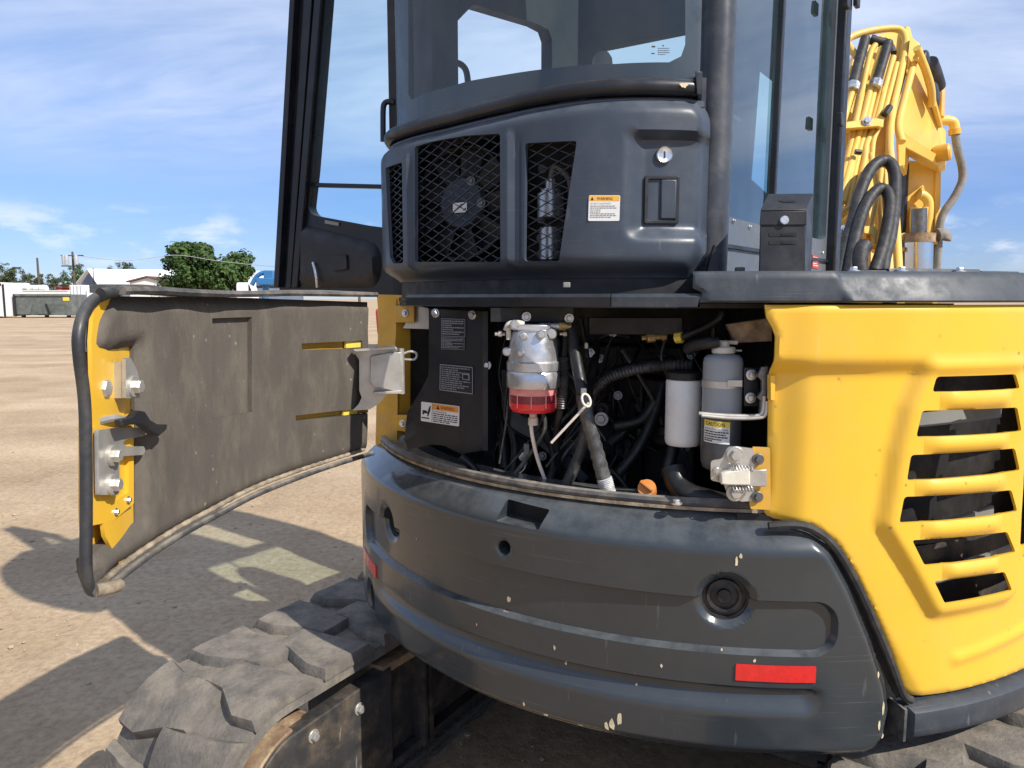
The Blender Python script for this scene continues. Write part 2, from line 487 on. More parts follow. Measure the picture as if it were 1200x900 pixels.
# ------------------------------------------------------------------ materials
def pm(name, base, rough=0.5, metal=0.0, var=0.12, vs=5.0, rvar=0.12, bump=None, dust=None, top=None, scratch=None, spec=0.5, coat=0.0, trans=0.0, stretch=None, ior=1.45, flecks=None):
    m = bpy.data.materials.new(name); m.use_nodes = True; t = m.node_tree; b = t.nodes['Principled BSDF']
    co = nn(t, 'ShaderNodeTexCoord').outputs['Object']
    if stretch:
        mp = nn(t, 'ShaderNodeMapping'); mp.inputs['Scale'].default_value = stretch; t.links.new(co, mp.inputs[0]); cs = mp.outputs[0]
    else: cs = co
    def noise(scale, detail=5, rough_=0.6, src=None, dist=0.0):
        n = nn(t, 'ShaderNodeTexNoise'); n.inputs['Scale'].default_value = scale; n.inputs['Detail'].default_value = detail
        n.inputs['Roughness'].default_value = rough_; n.inputs['Distortion'].default_value = dist
        t.links.new(src or cs, n.inputs['Vector']); return n.outputs[0]
    def ramp(v, a, b_, lo=0.0, hi=1.0):
        n = nn(t, 'ShaderNodeMapRange', interpolation_type='SMOOTHSTEP')
        for i, q in enumerate((a, b_, lo, hi)): n.inputs[i + 1].default_value = q
        t.links.new(v, n.inputs[0]); return n.outputs[0]
    def mix(f, a, c):
        n = nn(t, 'ShaderNodeMix', data_type='RGBA')
        if isinstance(f, (int, float)): n.inputs['Factor'].default_value = f
        else: t.links.new(f, n.inputs['Factor'])
        for k, q in (('A', a), ('B', c)):
            if isinstance(q, tuple): n.inputs[k].default_value = (*q[:3], 1)
            else: t.links.new(q, n.inputs[k])
        return n.outputs['Result']
    def mth(op, a, c):
        n = nn(t, 'ShaderNodeMath', operation=op); n.use_clamp = True
        for i, q in enumerate((a, c)):
            if isinstance(q, (int, float)): n.inputs[i].default_value = q
            else: t.links.new(q, n.inputs[i])
        return n.outputs[0]
    lo = tuple(c * (1 - var) for c in base); hi = tuple(min(1, c * (1 + var)) for c in base)
    nz = noise(vs)
    col = mix(ramp(nz, 0.3, 0.7), lo, hi)
    rgh = ramp(noise(vs * 2.3), 0.3, 0.7, max(0.02, rough - rvar), min(1, rough + rvar))
    if dust:
        dc, amt, dsc = dust
        f = mth('MULTIPLY', ramp(noise(dsc, 8, 0.7), 0.42, 0.72), amt)
        col = mix(f, col, dc)
    if top:
        dc, amt = top
        g = nn(t, 'ShaderNodeNewGeometry'); sx = nn(t, 'ShaderNodeSeparateXYZ'); t.links.new(g.outputs['Normal'], sx.inputs[0])
        f = mth('MULTIPLY', mth('MULTIPLY', ramp(sx.outputs[2], 0.25, 0.95), ramp(noise(14, 6, 0.7), 0.25, 0.65)), amt)
        col = mix(f, col, dc)
    if scratch:
        sc_, amt = scratch
        mp = nn(t, 'ShaderNodeMapping'); mp.inputs['Scale'].default_value = (5, 5, 300); mp.inputs['Rotation'].default_value = (0.03, 0.02, 0.0)
        t.links.new(co, mp.inputs[0])
        f1 = ramp(noise(1.0, 3, 0.55, mp.outputs[0]), 0.60, 0.72)
        f = mth('MULTIPLY', mth('MULTIPLY', f1, ramp(noise(2.2, 3), 0.42, 0.66)), amt)
        col = mix(f, col, sc_)
        mp2 = nn(t, 'ShaderNodeMapping'); mp2.inputs['Scale'].default_value = (60, 60, 9); mp2.inputs['Rotation'].default_value = (0.5, 0.3, 0.4)
        t.links.new(co, mp2.inputs[0])
        f2 = mth('MULTIPLY', ramp(noise(1.0, 2, 0.5, mp2.outputs[0]), 0.70, 0.76), amt * 0.8)
        col = mix(f2, col, sc_)
    if flecks:
        fc, amt, fsc = flecks
        v = nn(t, 'ShaderNodeTexVoronoi'); v.inputs['Scale'].default_value = fsc; t.links.new(co, v.inputs['Vector'])
        f = mth('MULTIPLY', mth('SUBTRACT', 1.0, ramp(v.outputs['Distance'], 0.06, 0.16)), mth('MULTIPLY', ramp(noise(4.0), 0.5, 0.62), amt))
        col = mix(f, col, fc)
    t.links.new(col, b.inputs['Base Color']); t.links.new(rgh, b.inputs['Roughness'])
    b.inputs['Metallic'].default_value = metal
    b.inputs['Specular IOR Level'].default_value = spec
    b.inputs['IOR'].default_value = ior
    b.inputs['Coat Weight'].default_value = coat; b.inputs['Coat Roughness'].default_value = 0.08
    b.inputs['Transmission Weight'].default_value = trans
    if bump:
        n = nn(t, 'ShaderNodeBump'); n.inputs['Strength'].default_value = bump[1]; n.inputs['Distance'].default_value = bump[2] if len(bump) > 2 else 0.002
        t.links.new(noise(bump[0], 6, 0.65), n.inputs['Height']); t.links.new(n.outputs[0], b.inputs['Normal'])
    return m

DUST = (0.42, 0.33, 0.24)
MAT = {}
MAT['yellow'] = pm('yellow_paint', (0.78, 0.455, 0.036), 0.30, var=0.05, vs=2.5, dust=((0.62, 0.42, 0.14), 0.16, 6), coat=0.35, bump=(3, 0.02, 0.01), scratch=((0.62, 0.50, 0.26), 0.18), flecks=((0.25, 0.16, 0.05), 0.8, 30))
MAT['yellow_old'] = pm('worn_yellow_paint', (0.62, 0.34, 0.035), 0.42, var=0.12, vs=9, dust=(DUST, 0.35, 12), top=(DUST, 0.4))
MAT['boom_yellow'] = pm('boom_yellow_paint', (0.78, 0.50, 0.10), 0.40, var=0.07, vs=4, dust=((0.55, 0.37, 0.15), 0.35, 5), top=((0.5, 0.38, 0.2), 0.3))
MAT['cast'] = pm('dark_counterweight_paint', (0.029, 0.035, 0.040), 0.23, var=0.08, vs=2, rvar=0.05, spec=0.6, coat=0.3, dust=((0.09, 0.10, 0.105), 0.12, 5), top=((0.24, 0.25, 0.25), 0.30), scratch=((0.15, 0.155, 0.16), 0.28), bump=(30, 0.02, 0.001))
MAT['plastic'] = pm('black_moulded_plastic', (0.042, 0.053, 0.071), 0.38, var=0.10, vs=4, dust=((0.12, 0.13, 0.15), 0.20, 9), top=((0.22, 0.23, 0.25), 0.30), scratch=((0.22, 0.23, 0.25), 0.22), bump=(220, 0.12, 0.0006))
MAT['cap'] = pm('black_hood_plastic', (0.034, 0.042, 0.053), 0.52, var=0.10, vs=8, dust=((0.16, 0.16, 0.16), 0.2, 20), scratch=((0.34, 0.34, 0.36), 0.25), bump=(200, 0.1, 0.0006))
MAT['black'] = pm('black_steel', (0.016, 0.017, 0.020), 0.42, var=0.2, vs=7, dust=((0.09, 0.08, 0.07), 0.3, 10))
MAT['frame'] = pm('black_cab_paint', (0.011, 0.013, 0.018), 0.36, var=0.15, vs=5, dust=((0.08, 0.08, 0.08), 0.15, 8), top=((0.16, 0.15, 0.13), 0.25))
MAT['pillar'] = pm('dark_grey_pillar_paint', (0.046, 0.051, 0.062), 0.42, var=0.12, vs=6, dust=((0.2, 0.19, 0.18), 0.3, 14))
MAT['panelgrey'] = pm('cab_side_sky_tint', (0.10, 0.115, 0.135), 0.40, var=0.10, vs=4, dust=((0.22, 0.21, 0.19), 0.3, 9))  # black paint, with the sky it reflects put into a blue-grey colour
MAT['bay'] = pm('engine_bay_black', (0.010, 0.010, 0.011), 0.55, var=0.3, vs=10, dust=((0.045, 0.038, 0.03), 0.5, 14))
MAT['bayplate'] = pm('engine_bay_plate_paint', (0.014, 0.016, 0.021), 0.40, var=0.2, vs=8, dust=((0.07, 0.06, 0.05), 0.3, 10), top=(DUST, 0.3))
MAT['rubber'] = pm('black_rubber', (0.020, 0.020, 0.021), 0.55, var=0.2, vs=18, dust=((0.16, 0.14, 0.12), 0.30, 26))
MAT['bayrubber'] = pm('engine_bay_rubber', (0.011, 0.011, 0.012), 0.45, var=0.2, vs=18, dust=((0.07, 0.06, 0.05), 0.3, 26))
MAT['seal'] = pm('dusty_rubber_seal', (0.055, 0.057, 0.062), 0.5, var=0.2, vs=14, dust=((0.36, 0.31, 0.24), 0.45, 16), top=((0.40, 0.35, 0.27), 0.5), bump=(40, 0.2, 0.002))
MAT['doorseal'] = pm('black_door_seal', (0.026, 0.027, 0.030), 0.45, var=0.2, vs=12, dust=((0.15, 0.14, 0.12), 0.3, 16), top=((0.26, 0.24, 0.20), 0.35), bump=(60, 0.15, 0.001))
MAT['foam'] = pm('door_foam_liner', (0.104, 0.092, 0.078), 0.93, var=0.10, vs=7, spec=0.15, dust=((0.24, 0.20, 0.155), 0.34, 16), bump=(380, 0.8, 0.0016), stretch=(1, 1, 0.45), flecks=((0.5, 0.46, 0.4), 0.4, 34))
MAT['foam_edge'] = pm('dusty_foam_edge', (0.25, 0.20, 0.14), 0.95, var=0.3, vs=30, dust=((0.5, 0.42, 0.3), 0.5, 30), bump=(90, 0.6, 0.003))
MAT['zinc'] = pm('zinc_plated_steel', (0.50, 0.48, 0.44), 0.42, 0.6, var=0.14, vs=14, dust=((0.5, 0.46, 0.38), 0.5, 24))
MAT['steel'] = pm('bright_bolt_steel', (0.66, 0.66, 0.66), 0.32, 0.9, var=0.2, vs=40, dust=(DUST, 0.35, 60))
MAT['darkbolt'] = pm('dark_bolt_steel', (0.18, 0.18, 0.18), 0.4, 0.8, var=0.2, vs=40)
MAT['alu'] = pm('cast_aluminium', (0.56, 0.56, 0.57), 0.33, 0.75, var=0.08, vs=22, dust=((0.40, 0.38, 0.35), 0.18, 30), bump=(300, 0.15, 0.0006))
MAT['brass'] = pm('weathered_brass', (0.40, 0.30, 0.14), 0.45, 0.7, var=0.25, vs=40)
MAT['white'] = pm('white_painted_canister', (0.74, 0.74, 0.72), 0.32, var=0.05, vs=8, dust=((0.55, 0.5, 0.43), 0.25, 10))
MAT['bottle'] = pm('translucent_grey_plastic', (0.27, 0.29, 0.31), 0.38, var=0.05, vs=6, dust=((0.3, 0.28, 0.25), 0.25, 16))
MAT['coolant'] = pm('coolant_dark_bottle', (0.060, 0.064, 0.068), 0.38, var=0.08, vs=6, dust=((0.2, 0.18, 0.16), 0.25, 16))
MAT['capwhite'] = pm('off_white_plastic', (0.66, 0.62, 0.52), 0.42, var=0.08, vs=20, dust=(DUST, 0.3, 30))
MAT['redbowl'] = pm('red_filter_bowl', (0.72, 0.030, 0.035), 0.18, var=0.10, vs=12, coat=0.4)
MAT['darkred'] = pm('dark_red_filter_element', (0.20, 0.022, 0.035), 0.3, var=0.15, vs=40, coat=0.3)
MAT['pinkrim'] = pm('clear_bowl_rim', (0.70, 0.25, 0.24), 0.2, var=0.1, vs=30, coat=0.4)
MAT['tube'] = pm('yellowed_drain_tube', (0.76, 0.66, 0.58), 0.3, var=0.08, vs=20)
MAT['orange'] = pm('orange_plastic_cap', (0.62, 0.21, 0.035), 0.45, var=0.1, vs=20, dust=(DUST, 0.3, 30))
MAT['tape'] = pm('wrapped_tape', (0.050, 0.050, 0.050), 0.24, var=0.3, vs=40, dust=((0.3, 0.29, 0.27), 0.35, 30))
MAT['tape_light'] = pm('bare_braided_sleeve', (0.42, 0.42, 0.42), 0.5, var=0.3, vs=60, bump=(300, 0.5, 0.001))
MAT['corr'] = pm('grey_corrugated_conduit', (0.040, 0.040, 0.041), 0.38, var=0.2, vs=30, dust=((0.24, 0.22, 0.2), 0.3, 30))
MAT['red'] = pm('red_reflector', (0.62, 0.020, 0.018), 0.22, var=0.08, vs=60, coat=0.5, bump=(400, 0.3, 0.0008))
MAT['lblwhite'] = pm('label_white', (0.76, 0.75, 0.72), 0.4, var=0.03, vs=30, dust=(DUST, 0.12, 40))
MAT['lblorange'] = pm('label_orange', (0.80, 0.30, 0.05), 0.4, var=0.05, vs=30)
MAT['lblamber'] = pm('label_amber', (0.80, 0.42, 0.07), 0.4, var=0.05, vs=30)
MAT['lblyellow'] = pm('label_yellow', (0.74, 0.58, 0.10), 0.4, var=0.05, vs=30)
MAT['ink'] = pm('label_ink', (0.02, 0.02, 0.02), 0.5, var=0.05)
MAT['greyink'] = pm('label_grey_print', (0.24, 0.25, 0.28), 0.5, var=0.15, vs=60)
MAT['inkdim'] = pm('faded_label_print', (0.30, 0.29, 0.28), 0.5, var=0.1)
MAT['track'] = pm('dusty_track_rubber', (0.115, 0.106, 0.095), 0.85, var=0.16, vs=14, spec=0.3, dust=((0.36, 0.30, 0.22), 0.42, 11), top=((0.34, 0.285, 0.22), 0.35), bump=(80, 0.9, 0.004), scratch=((0.2, 0.19, 0.17), 0.3))
MAT['rust'] = pm('dusty_rusted_steel', (0.20, 0.125, 0.075), 0.8, var=0.35, vs=16, dust=((0.52, 0.40, 0.24), 0.75, 12), bump=(70, 0.4, 0.003))
MAT['under'] = pm('dirty_black_steel', (0.030, 0.030, 0.031), 0.6, var=0.25, vs=8, dust=((0.20, 0.15, 0.10), 0.55, 9), scratch=((0.4, 0.38, 0.36), 0.35), bump=(40, 0.2, 0.002))
MAT['chip'] = pm('bare_primer_chip', (0.62, 0.52, 0.34), 0.7, var=0.2, vs=60)
MAT['seat'] = pm('dark_seat_fabric', (0.045, 0.047, 0.05), 0.8, var=0.15, vs=20)
MAT['greyplastic'] = pm('grey_interior_plastic', (0.22, 0.22, 0.20), 0.6, var=0.1, vs=9)
MAT['headliner'] = pm('cab_headliner', (0.028, 0.030, 0.034), 0.8, var=0.1, vs=6)
MAT['belt'] = pm('seat_belt_red', (0.35, 0.06, 0.03), 0.7, var=0.2, vs=30)
MAT['chrome'] = pm('cylinder_chrome', (0.62, 0.62, 0.62), 0.2, 1.0, var=0.05)
MAT['sleeve'] = pm('dusty_grey_hose_sleeve', (0.21, 0.20, 0.185), 0.8, var=0.25, vs=16, dust=((0.34, 0.29, 0.23), 0.4, 20), bump=(160, 0.4, 0.002))

def glass(name, tint, refl=1.0, film=(0.0, (0.5, 0.55, 0.6)), rough=0.01):
    m = bpy.data.materials.new(name); m.use_nodes = True; t = m.node_tree; t.nodes.clear()
    out = nn(t, 'ShaderNodeOutputMaterial'); tr = nn(t, 'ShaderNodeBsdfTransparent'); gl = nn(t, 'ShaderNodeBsdfGlossy')
    tr.inputs[0].default_value = (*tint, 1); gl.inputs['Roughness'].default_value = rough
    # reflectance of a pane for either side: rises steeply towards grazing
    ge = nn(t, 'ShaderNodeNewGeometry'); dt = nn(t, 'ShaderNodeVectorMath', operation='DOT_PRODUCT')
    t.links.new(ge.outputs['Normal'], dt.inputs[0]); t.links.new(ge.outputs['Incoming'], dt.inputs[1])
    def q(op, a, b):
        n = nn(t, 'ShaderNodeMath', operation=op); n.use_clamp = op != 'ADD'
        for i, v in enumerate((a, b)):
            if v is None: continue
            if isinstance(v, (int, float)): n.inputs[i].default_value = v
            else: t.links.new(v, n.inputs[i])
        return n.outputs[0]
    ab = q('ABSOLUTE', dt.outputs['Value'], None)
    mu = nn(t, 'ShaderNodeMath', operation='MULTIPLY'); mu.inputs[1].default_value = refl; mu.use_clamp = True
    t.links.new(q('ADD', q('MULTIPLY', q('POWER', q('SUBTRACT', 1.0, ab), 5.0), 0.92), 0.08), mu.inputs[0])
    mx = nn(t, 'ShaderNodeMixShader'); t.links.new(mu.outputs[0], mx.inputs[0]); t.links.new(tr.outputs[0], mx.inputs[1]); t.links.new(gl.outputs[0], mx.inputs[2])
    # thin film of dust on the pane
    df = nn(t, 'ShaderNodeBsdfDiffuse'); df.inputs[0].default_value = (*film[1], 1)
    co = nn(t, 'ShaderNodeTexCoord'); nz = nn(t, 'ShaderNodeTexNoise'); nz.inputs['Scale'].default_value = 6; nz.inputs['Detail'].default_value = 8; nz.inputs['Roughness'].default_value = 0.65
    t.links.new(co.outputs['Object'], nz.inputs['Vector'])
    mr = nn(t, 'ShaderNodeMapRange'); mr.inputs[1].default_value = 0.3; mr.inputs[2].default_value = 0.75; mr.inputs[3].default_value = film[0] * 0.3; mr.inputs[4].default_value = film[0] * 1.5
    t.links.new(nz.outputs[0], mr.inputs[0])
    mx2 = nn(t, 'ShaderNodeMixShader'); t.links.new(mr.outputs[0], mx2.inputs[0]); t.links.new(mx.outputs[0], mx2.inputs[1]); t.links.new(df.outputs[0], mx2.inputs[2])
    t.links.new(mx2.outputs[0], out.inputs[0])
    return m
MAT['glass'] = glass('rear_glass', (0.84, 0.93, 0.95), 0.8, (0.016, (0.35, 0.40, 0.45)))
MAT['doorglass'] = glass('door_glass', (0.78, 0.92, 0.93), 0.9, (0.03, (0.5, 0.55, 0.6)))
MAT['sideglass'] = glass('side_glass', (0.66, 0.86, 0.86), 1.9, (0.06, (0.25, 0.42, 0.48)))

# ------------------------------------------------------------------ ground
def ground():
    rnd = np.random.RandomState(3)
    rr = np.concatenate([np.arange(0.0, 9.0, 0.075), 9.0 * 1.06 ** np.arange(0, 96)]); rr[0] = 0.02
    na = 300
    bm = bmesh.new()
    th = np.linspace(0, 2 * math.pi, na, endpoint=False)
    from mathutils import noise
    rings = []
    for r in rr:
        ring = []
        for a in th:
            x = r * math.cos(a); y = 2.0 + r * math.sin(a)
            z = 0.0
            if r < 60:
                z = noise.noise(Vector((x * 1.1, y * 1.1, 0))) * 0.022 + noise.noise(Vector((x * 4, y * 4, 3))) * 0.010 + noise.noise(Vector((x * 11, y * 11, 5))) * 0.005
                z *= 1 - sst(25, 60, r)
            ring.append(bm.verts.new((x, y, float(z))))
        rings.append(ring)
    for a, b in zip(rings, rings[1:]):
        for k in range(na): bm.faces.new([a[k], b[k], b[(k + 1) % na], a[(k + 1) % na]])
    m = bpy.data.materials.new('packed_dirt'); m.use_nodes = True; t = m.node_tree; b = t.nodes['Principled BSDF']
    co = nn(t, 'ShaderNodeTexCoord').outputs['Object']
    def nz(s, d=6, r=0.6, src=None):
        n = nn(t, 'ShaderNodeTexNoise'); n.inputs['Scale'].default_value = s; n.inputs['Detail'].default_value = d; n.inputs['Roughness'].default_value = r
        t.links.new(src or co, n.inputs['Vector']); return n.outputs[0]
    def rp(v, *els):
        n = nn(t, 'ShaderNodeValToRGB'); e = n.color_ramp.elements
        while len(e) < len(els): e.new(0.5)
        for q, (p, c) in zip(e, els): q.position = p; q.color = (*c, 1)
        t.links.new(v, n.inputs[0]); return n.outputs[0]
    def mx(f, a, c, blend='MIX'):
        n = nn(t, 'ShaderNodeMix', data_type='RGBA'); n.blend_type = blend
        if isinstance(f, float): n.inputs['Factor'].default_value = f
        else: t.links.new(f, n.inputs['Factor'])
        for k, q in (('A', a), ('B', c)):
            if isinstance(q, tuple): n.inputs[k].default_value = (*q, 1)
            else: t.links.new(q, n.inputs[k])
        return n.outputs['Result']
    basec = rp(nz(0.9, 8, 0.62), (0.30, (0.40, 0.290, 0.180)), (0.52, (0.505, 0.378, 0.245)), (0.72, (0.58, 0.455, 0.315)))
    fine = rp(nz(26, 8, 0.72), (0.32, (0.70, 0.68, 0.66)), (0.55, (1, 1, 1)), (0.72, (1.16, 1.13, 1.10)))
    c = mx(1.0, basec, fine, 'MULTIPLY')
    mp = nn(t, 'ShaderNodeMapping'); mp.inputs['Scale'].default_value = (0.10, 1.0, 1); mp.inputs['Rotation'].default_value = (0, 0, 0.12)
    t.links.new(co, mp.inputs[0])
    trk = rp(nz(0.55, 5, 0.55, mp.outputs[0]), (0.40, (0.86, 0.84, 0.82)), (0.60, (1.06, 1.05, 1.04)))
    c = mx(0.8, c, trk, 'MULTIPLY')
    vor = nn(t, 'ShaderNodeTexVoronoi'); vor.inputs['Scale'].default_value = 55; t.links.new(co, vor.inputs['Vector'])
    pf = rp(vor.outputs['Distance'], (0.10, (1, 1, 1)), (0.22, (0, 0, 0)))
    sel = rp(nz(9, 3), (0.56, (0, 0, 0)), (0.66, (0.6, 0.6, 0.6)))
    c = mx(mx(1.0, pf, sel, 'MULTIPLY'), c, (0.40, 0.34, 0.29))
    t.links.new(c, b.inputs['Base Color']); b.inputs['Roughness'].default_value = 0.95; b.inputs['Specular IOR Level'].default_value = 0.2
    bu = nn(t, 'ShaderNodeBump'); bu.inputs['Strength'].default_value = 0.8; bu.inputs['Distance'].default_value = 0.012
    ad = nn(t, 'ShaderNodeMath', operation='ADD'); t.links.new(nz(34, 9, 0.72), ad.inputs[0]); t.links.new(nz(7, 6, 0.6), ad.inputs[1])
    t.links.new(ad.outputs[0], bu.inputs['Height']); t.links.new(bu.outputs[0], b.inputs['Normal'])
    o = obj('ground', bm, m, recalc=False)
    tags(o, 'packed tan dirt of the equipment yard', None, None, 'structure')
ground()
def pebbles():
    m = pm('pebble_stone', (0.40, 0.32, 0.235), 0.9, var=0.35, vs=3, dust=((0.46, 0.36, 0.27), 0.5, 9))
    bm = bmesh.new(); rnd = random.Random(5)
    for i in range(2600):
        d = 1.6 + 9 * rnd.random() ** 1.8; x = rnd.uniform(-0.75, 0.12) * d
        s = 0.0025 + 0.010 * rnd.random() ** 5
        k = bmesh.ops.create_icosphere(bm, subdivisions=1, radius=s)
        R = Matrix.Rotation(rnd.random() * 6, 4, 'Z') @ Matrix.Diagonal((rnd.uniform(0.7, 1.4), rnd.uniform(0.7, 1.2), rnd.uniform(0.4, 0.8), 1))
        for v in k['verts']:
            v.co = R @ (v.co * rnd.uniform(0.85, 1.15)) + Vector((x, d, s * 0.15))
    o = obj('pebbles', bm, m, ang=30, recalc=False)
    tags(o, 'small loose stones scattered over the dirt', None, None, 'stuff')
pebbles()

# ------------------------------------------------------------------ far yard
FAR = {}
FAR['cream'] = pm('cream_wall_paint', (0.80, 0.78, 0.72), 0.6, var=0.04, vs=0.4)
FAR['whiteroof'] = pm('white_metal_roof', (0.80, 0.81, 0.82), 0.45, var=0.05, vs=0.3)
FAR['gable'] = pm('slate_grey_siding', (0.115, 0.15, 0.205), 0.6, var=0.08, vs=0.5)
FAR['bin'] = pm('grey_green_bin_paint', (0.105, 0.118, 0.108), 0.55, var=0.25, vs=1.6, dust=((0.26, 0.25, 0.22), 0.5, 2.2))
FAR['dark'] = pm('far_black', (0.02, 0.02, 0.02), 0.6)
FAR['red'] = pm('far_red_paint', (0.48, 0.06, 0.05), 0.5, var=0.1)
FAR['tank'] = pm('white_tank_paint', (0.78, 0.78, 0.77), 0.35, var=0.04, vs=0.5)
FAR['pole'] = pm('weathered_pole_timber', (0.10, 0.075, 0.055), 0.85, var=0.2, vs=2)
FAR['blue'] = pm('lift_blue_paint', (0.035, 0.16, 0.36), 0.45, var=0.1)
FAR['brownroof'] = pm('red_brown_roof', (0.17, 0.085, 0.07), 0.7, var=0.1)
FAR['bark'] = pm('tree_bark', (0.085, 0.065, 0.05), 0.9, var=0.3, vs=3)
FAR['grey'] = pm('far_grey_metal', (0.35, 0.36, 0.37), 0.5, var=0.1)
def leafmat(name, c):
    m = bpy.data.materials.new(name); m.use_nodes = True; t = m.node_tree; b = t.nodes['Principled BSDF']
    g = nn(t, 'ShaderNodeObjectInfo'); co = nn(t, 'ShaderNodeTexCoord'); n = nn(t, 'ShaderNodeTexNoise'); n.inputs['Scale'].default_value = 0.9; n.inputs['Detail'].default_value = 6
    t.links.new(co.outputs['Object'], n.inputs['Vector'])
    r = nn(t, 'ShaderNodeValToRGB'); e = r.color_ramp.elements
    e[0].position = 0.35; e[0].color = (*[q * 0.6 for q in c], 1); e[1].position = 0.68; e[1].color = (c[0] * 1.55, c[1] * 1.4, c[2] * 1.2, 1)
    t.links.new(n.outputs[0], r.inputs[0]); t.links.new(r.outputs[0], b.inputs['Base Color']); b.inputs['Roughness'].default_value = 0.6
    b.inputs['Specular IOR Level'].default_value = 0.25
    return m
FAR['leaf'] = leafmat('green_leaves', (0.045, 0.088, 0.022))
FAR['leaf2'] = leafmat('olive_leaves', (0.070, 0.092, 0.040))

def tree(px, base_d, ytop, w_px, label, group, mat='leaf', n=2600, seed=1, trunk_frac=0.16):
    rnd = random.Random(seed)
    g = P(px, 352, base_d); base = Vector((g.x, g.y, 0)); H = P(px, ytop, base_d).z
    W_ = abs(P(px + w_px / 2, 340, base_d).x - P(px - w_px / 2, 340, base_d).x)
    t = thing('leafy_tree', label, 'tree', base, group)
    mb = MB(); tr = W_ * 0.022 + 0.08
    mb.tube([base, base + Vector((0.1, 0, H * 0.25)), base + Vector((0, 0.1, H * 0.55))], [tr, tr * 0.45], 8)
    limbs = []
    for k in range(9):
        a = k * 0.7 + rnd.random(); z0 = H * rnd.uniform(0.18, 0.45)
        tip = base + Vector((math.cos(a) * W_ * rnd.uniform(0.22, 0.42), math.sin(a) * W_ * rnd.uniform(0.22, 0.42), H * rnd.uniform(0.45, 0.86)))
        mb.tube([base + Vector((0, 0, z0)), (base + Vector((0, 0, z0))).lerp(tip, 0.5) + Vector((0, 0, H * 0.04)), tip], [tr * 0.4, tr * 0.08], 6)
        limbs.append(tip)
    obj('trunk', mb, FAR['bark'], t)
    bm = bmesh.new(); cl = []
    for k in range(70):
        a = rnd.random() * 6.283; e = rnd.random()
        rad = W_ * 0.5 * math.sqrt(e) * rnd.uniform(0.75, 1.0)
        prof = math.sqrt(max(0.02, 1 - (rad / (W_ * 0.5)) ** 2))
        z = H * (0.50 + trunk_frac * 0.3) + (rnd.random() * 2 - 0.95) * prof * H * 0.46
        cl.append((base + Vector((math.cos(a) * rad, math.sin(a) * rad, max(H * 0.14, z))), W_ * rnd.uniform(0.07, 0.15)))
    s = W_ * 0.026
    for i in range(n):
        c, r = rnd.choice(cl)
        d = Vector((rnd.gauss(0, 1), rnd.gauss(0, 1), rnd.gauss(0, 0.8))); d.normalize()
        p = c + d * r * rnd.random() ** 0.4
        if p.z > H: p.z = H - rnd.random() * 0.4
        nrm = (d + Vector((rnd.gauss(0, .5), rnd.gauss(0, .5), rnd.gauss(0, .5) + 0.4))).normalized()
        a1 = nrm.orthogonal().normalized(); a1 = Matrix.Rotation(rnd.random() * 6.28, 3, nrm) @ a1; b1 = nrm.cross(a1); q = s * rnd.uniform(0.5, 1.2)
        bm.faces.new([bm.verts.new(p + a1 * q), bm.verts.new(p + b1 * q * 0.7 + nrm * q * 0.15), bm.verts.new(p - a1 * q), bm.verts.new(p - b1 * q * 0.7 - nrm * q * 0.1)])
    obj('crown', bm, FAR[mat], t, recalc=False)
    return t
G_T = 'trees behind the yard'
tree(246, 95, 285, 96, 'large green tree standing alone behind the open engine door', G_T, n=17000, seed=2)
tree(91, 120, 309, 34, 'dark green tree behind the pole with transformers', G_T, n=6000, seed=3)
tree(145, 140, 307, 34, 'small rounded tree top showing above the white roof', G_T, 'leaf2', n=4000, seed=4)
for i, (px, yt, w, lab) in enumerate([(2, 308, 34, 'olive tree at the frame edge above the white trailer'), (20, 313, 30, 'olive tree second from the frame edge above the trailer'),
                                      (38, 318, 26, 'low olive tree just before the bare pole'), (56, 321, 26, 'low olive tree just past the bare pole'), (70, 325, 20, 'lowest olive tree beside the dark green tree')]):
    tree(px, 160, yt, w, lab, G_T, 'leaf2', n=5200, seed=20 + i)

def bx(mb, x0, x1, y, dy, z0, z1, mi=0): mb.box(((x0 + x1) / 2, y + dy / 2, (z0 + z1) / 2), (abs(x1 - x0), dy, z1 - z0), None, mi)
def X(px, d): return P(px, 350, d).x
def Zt(py, d): return P(300, py, d).z

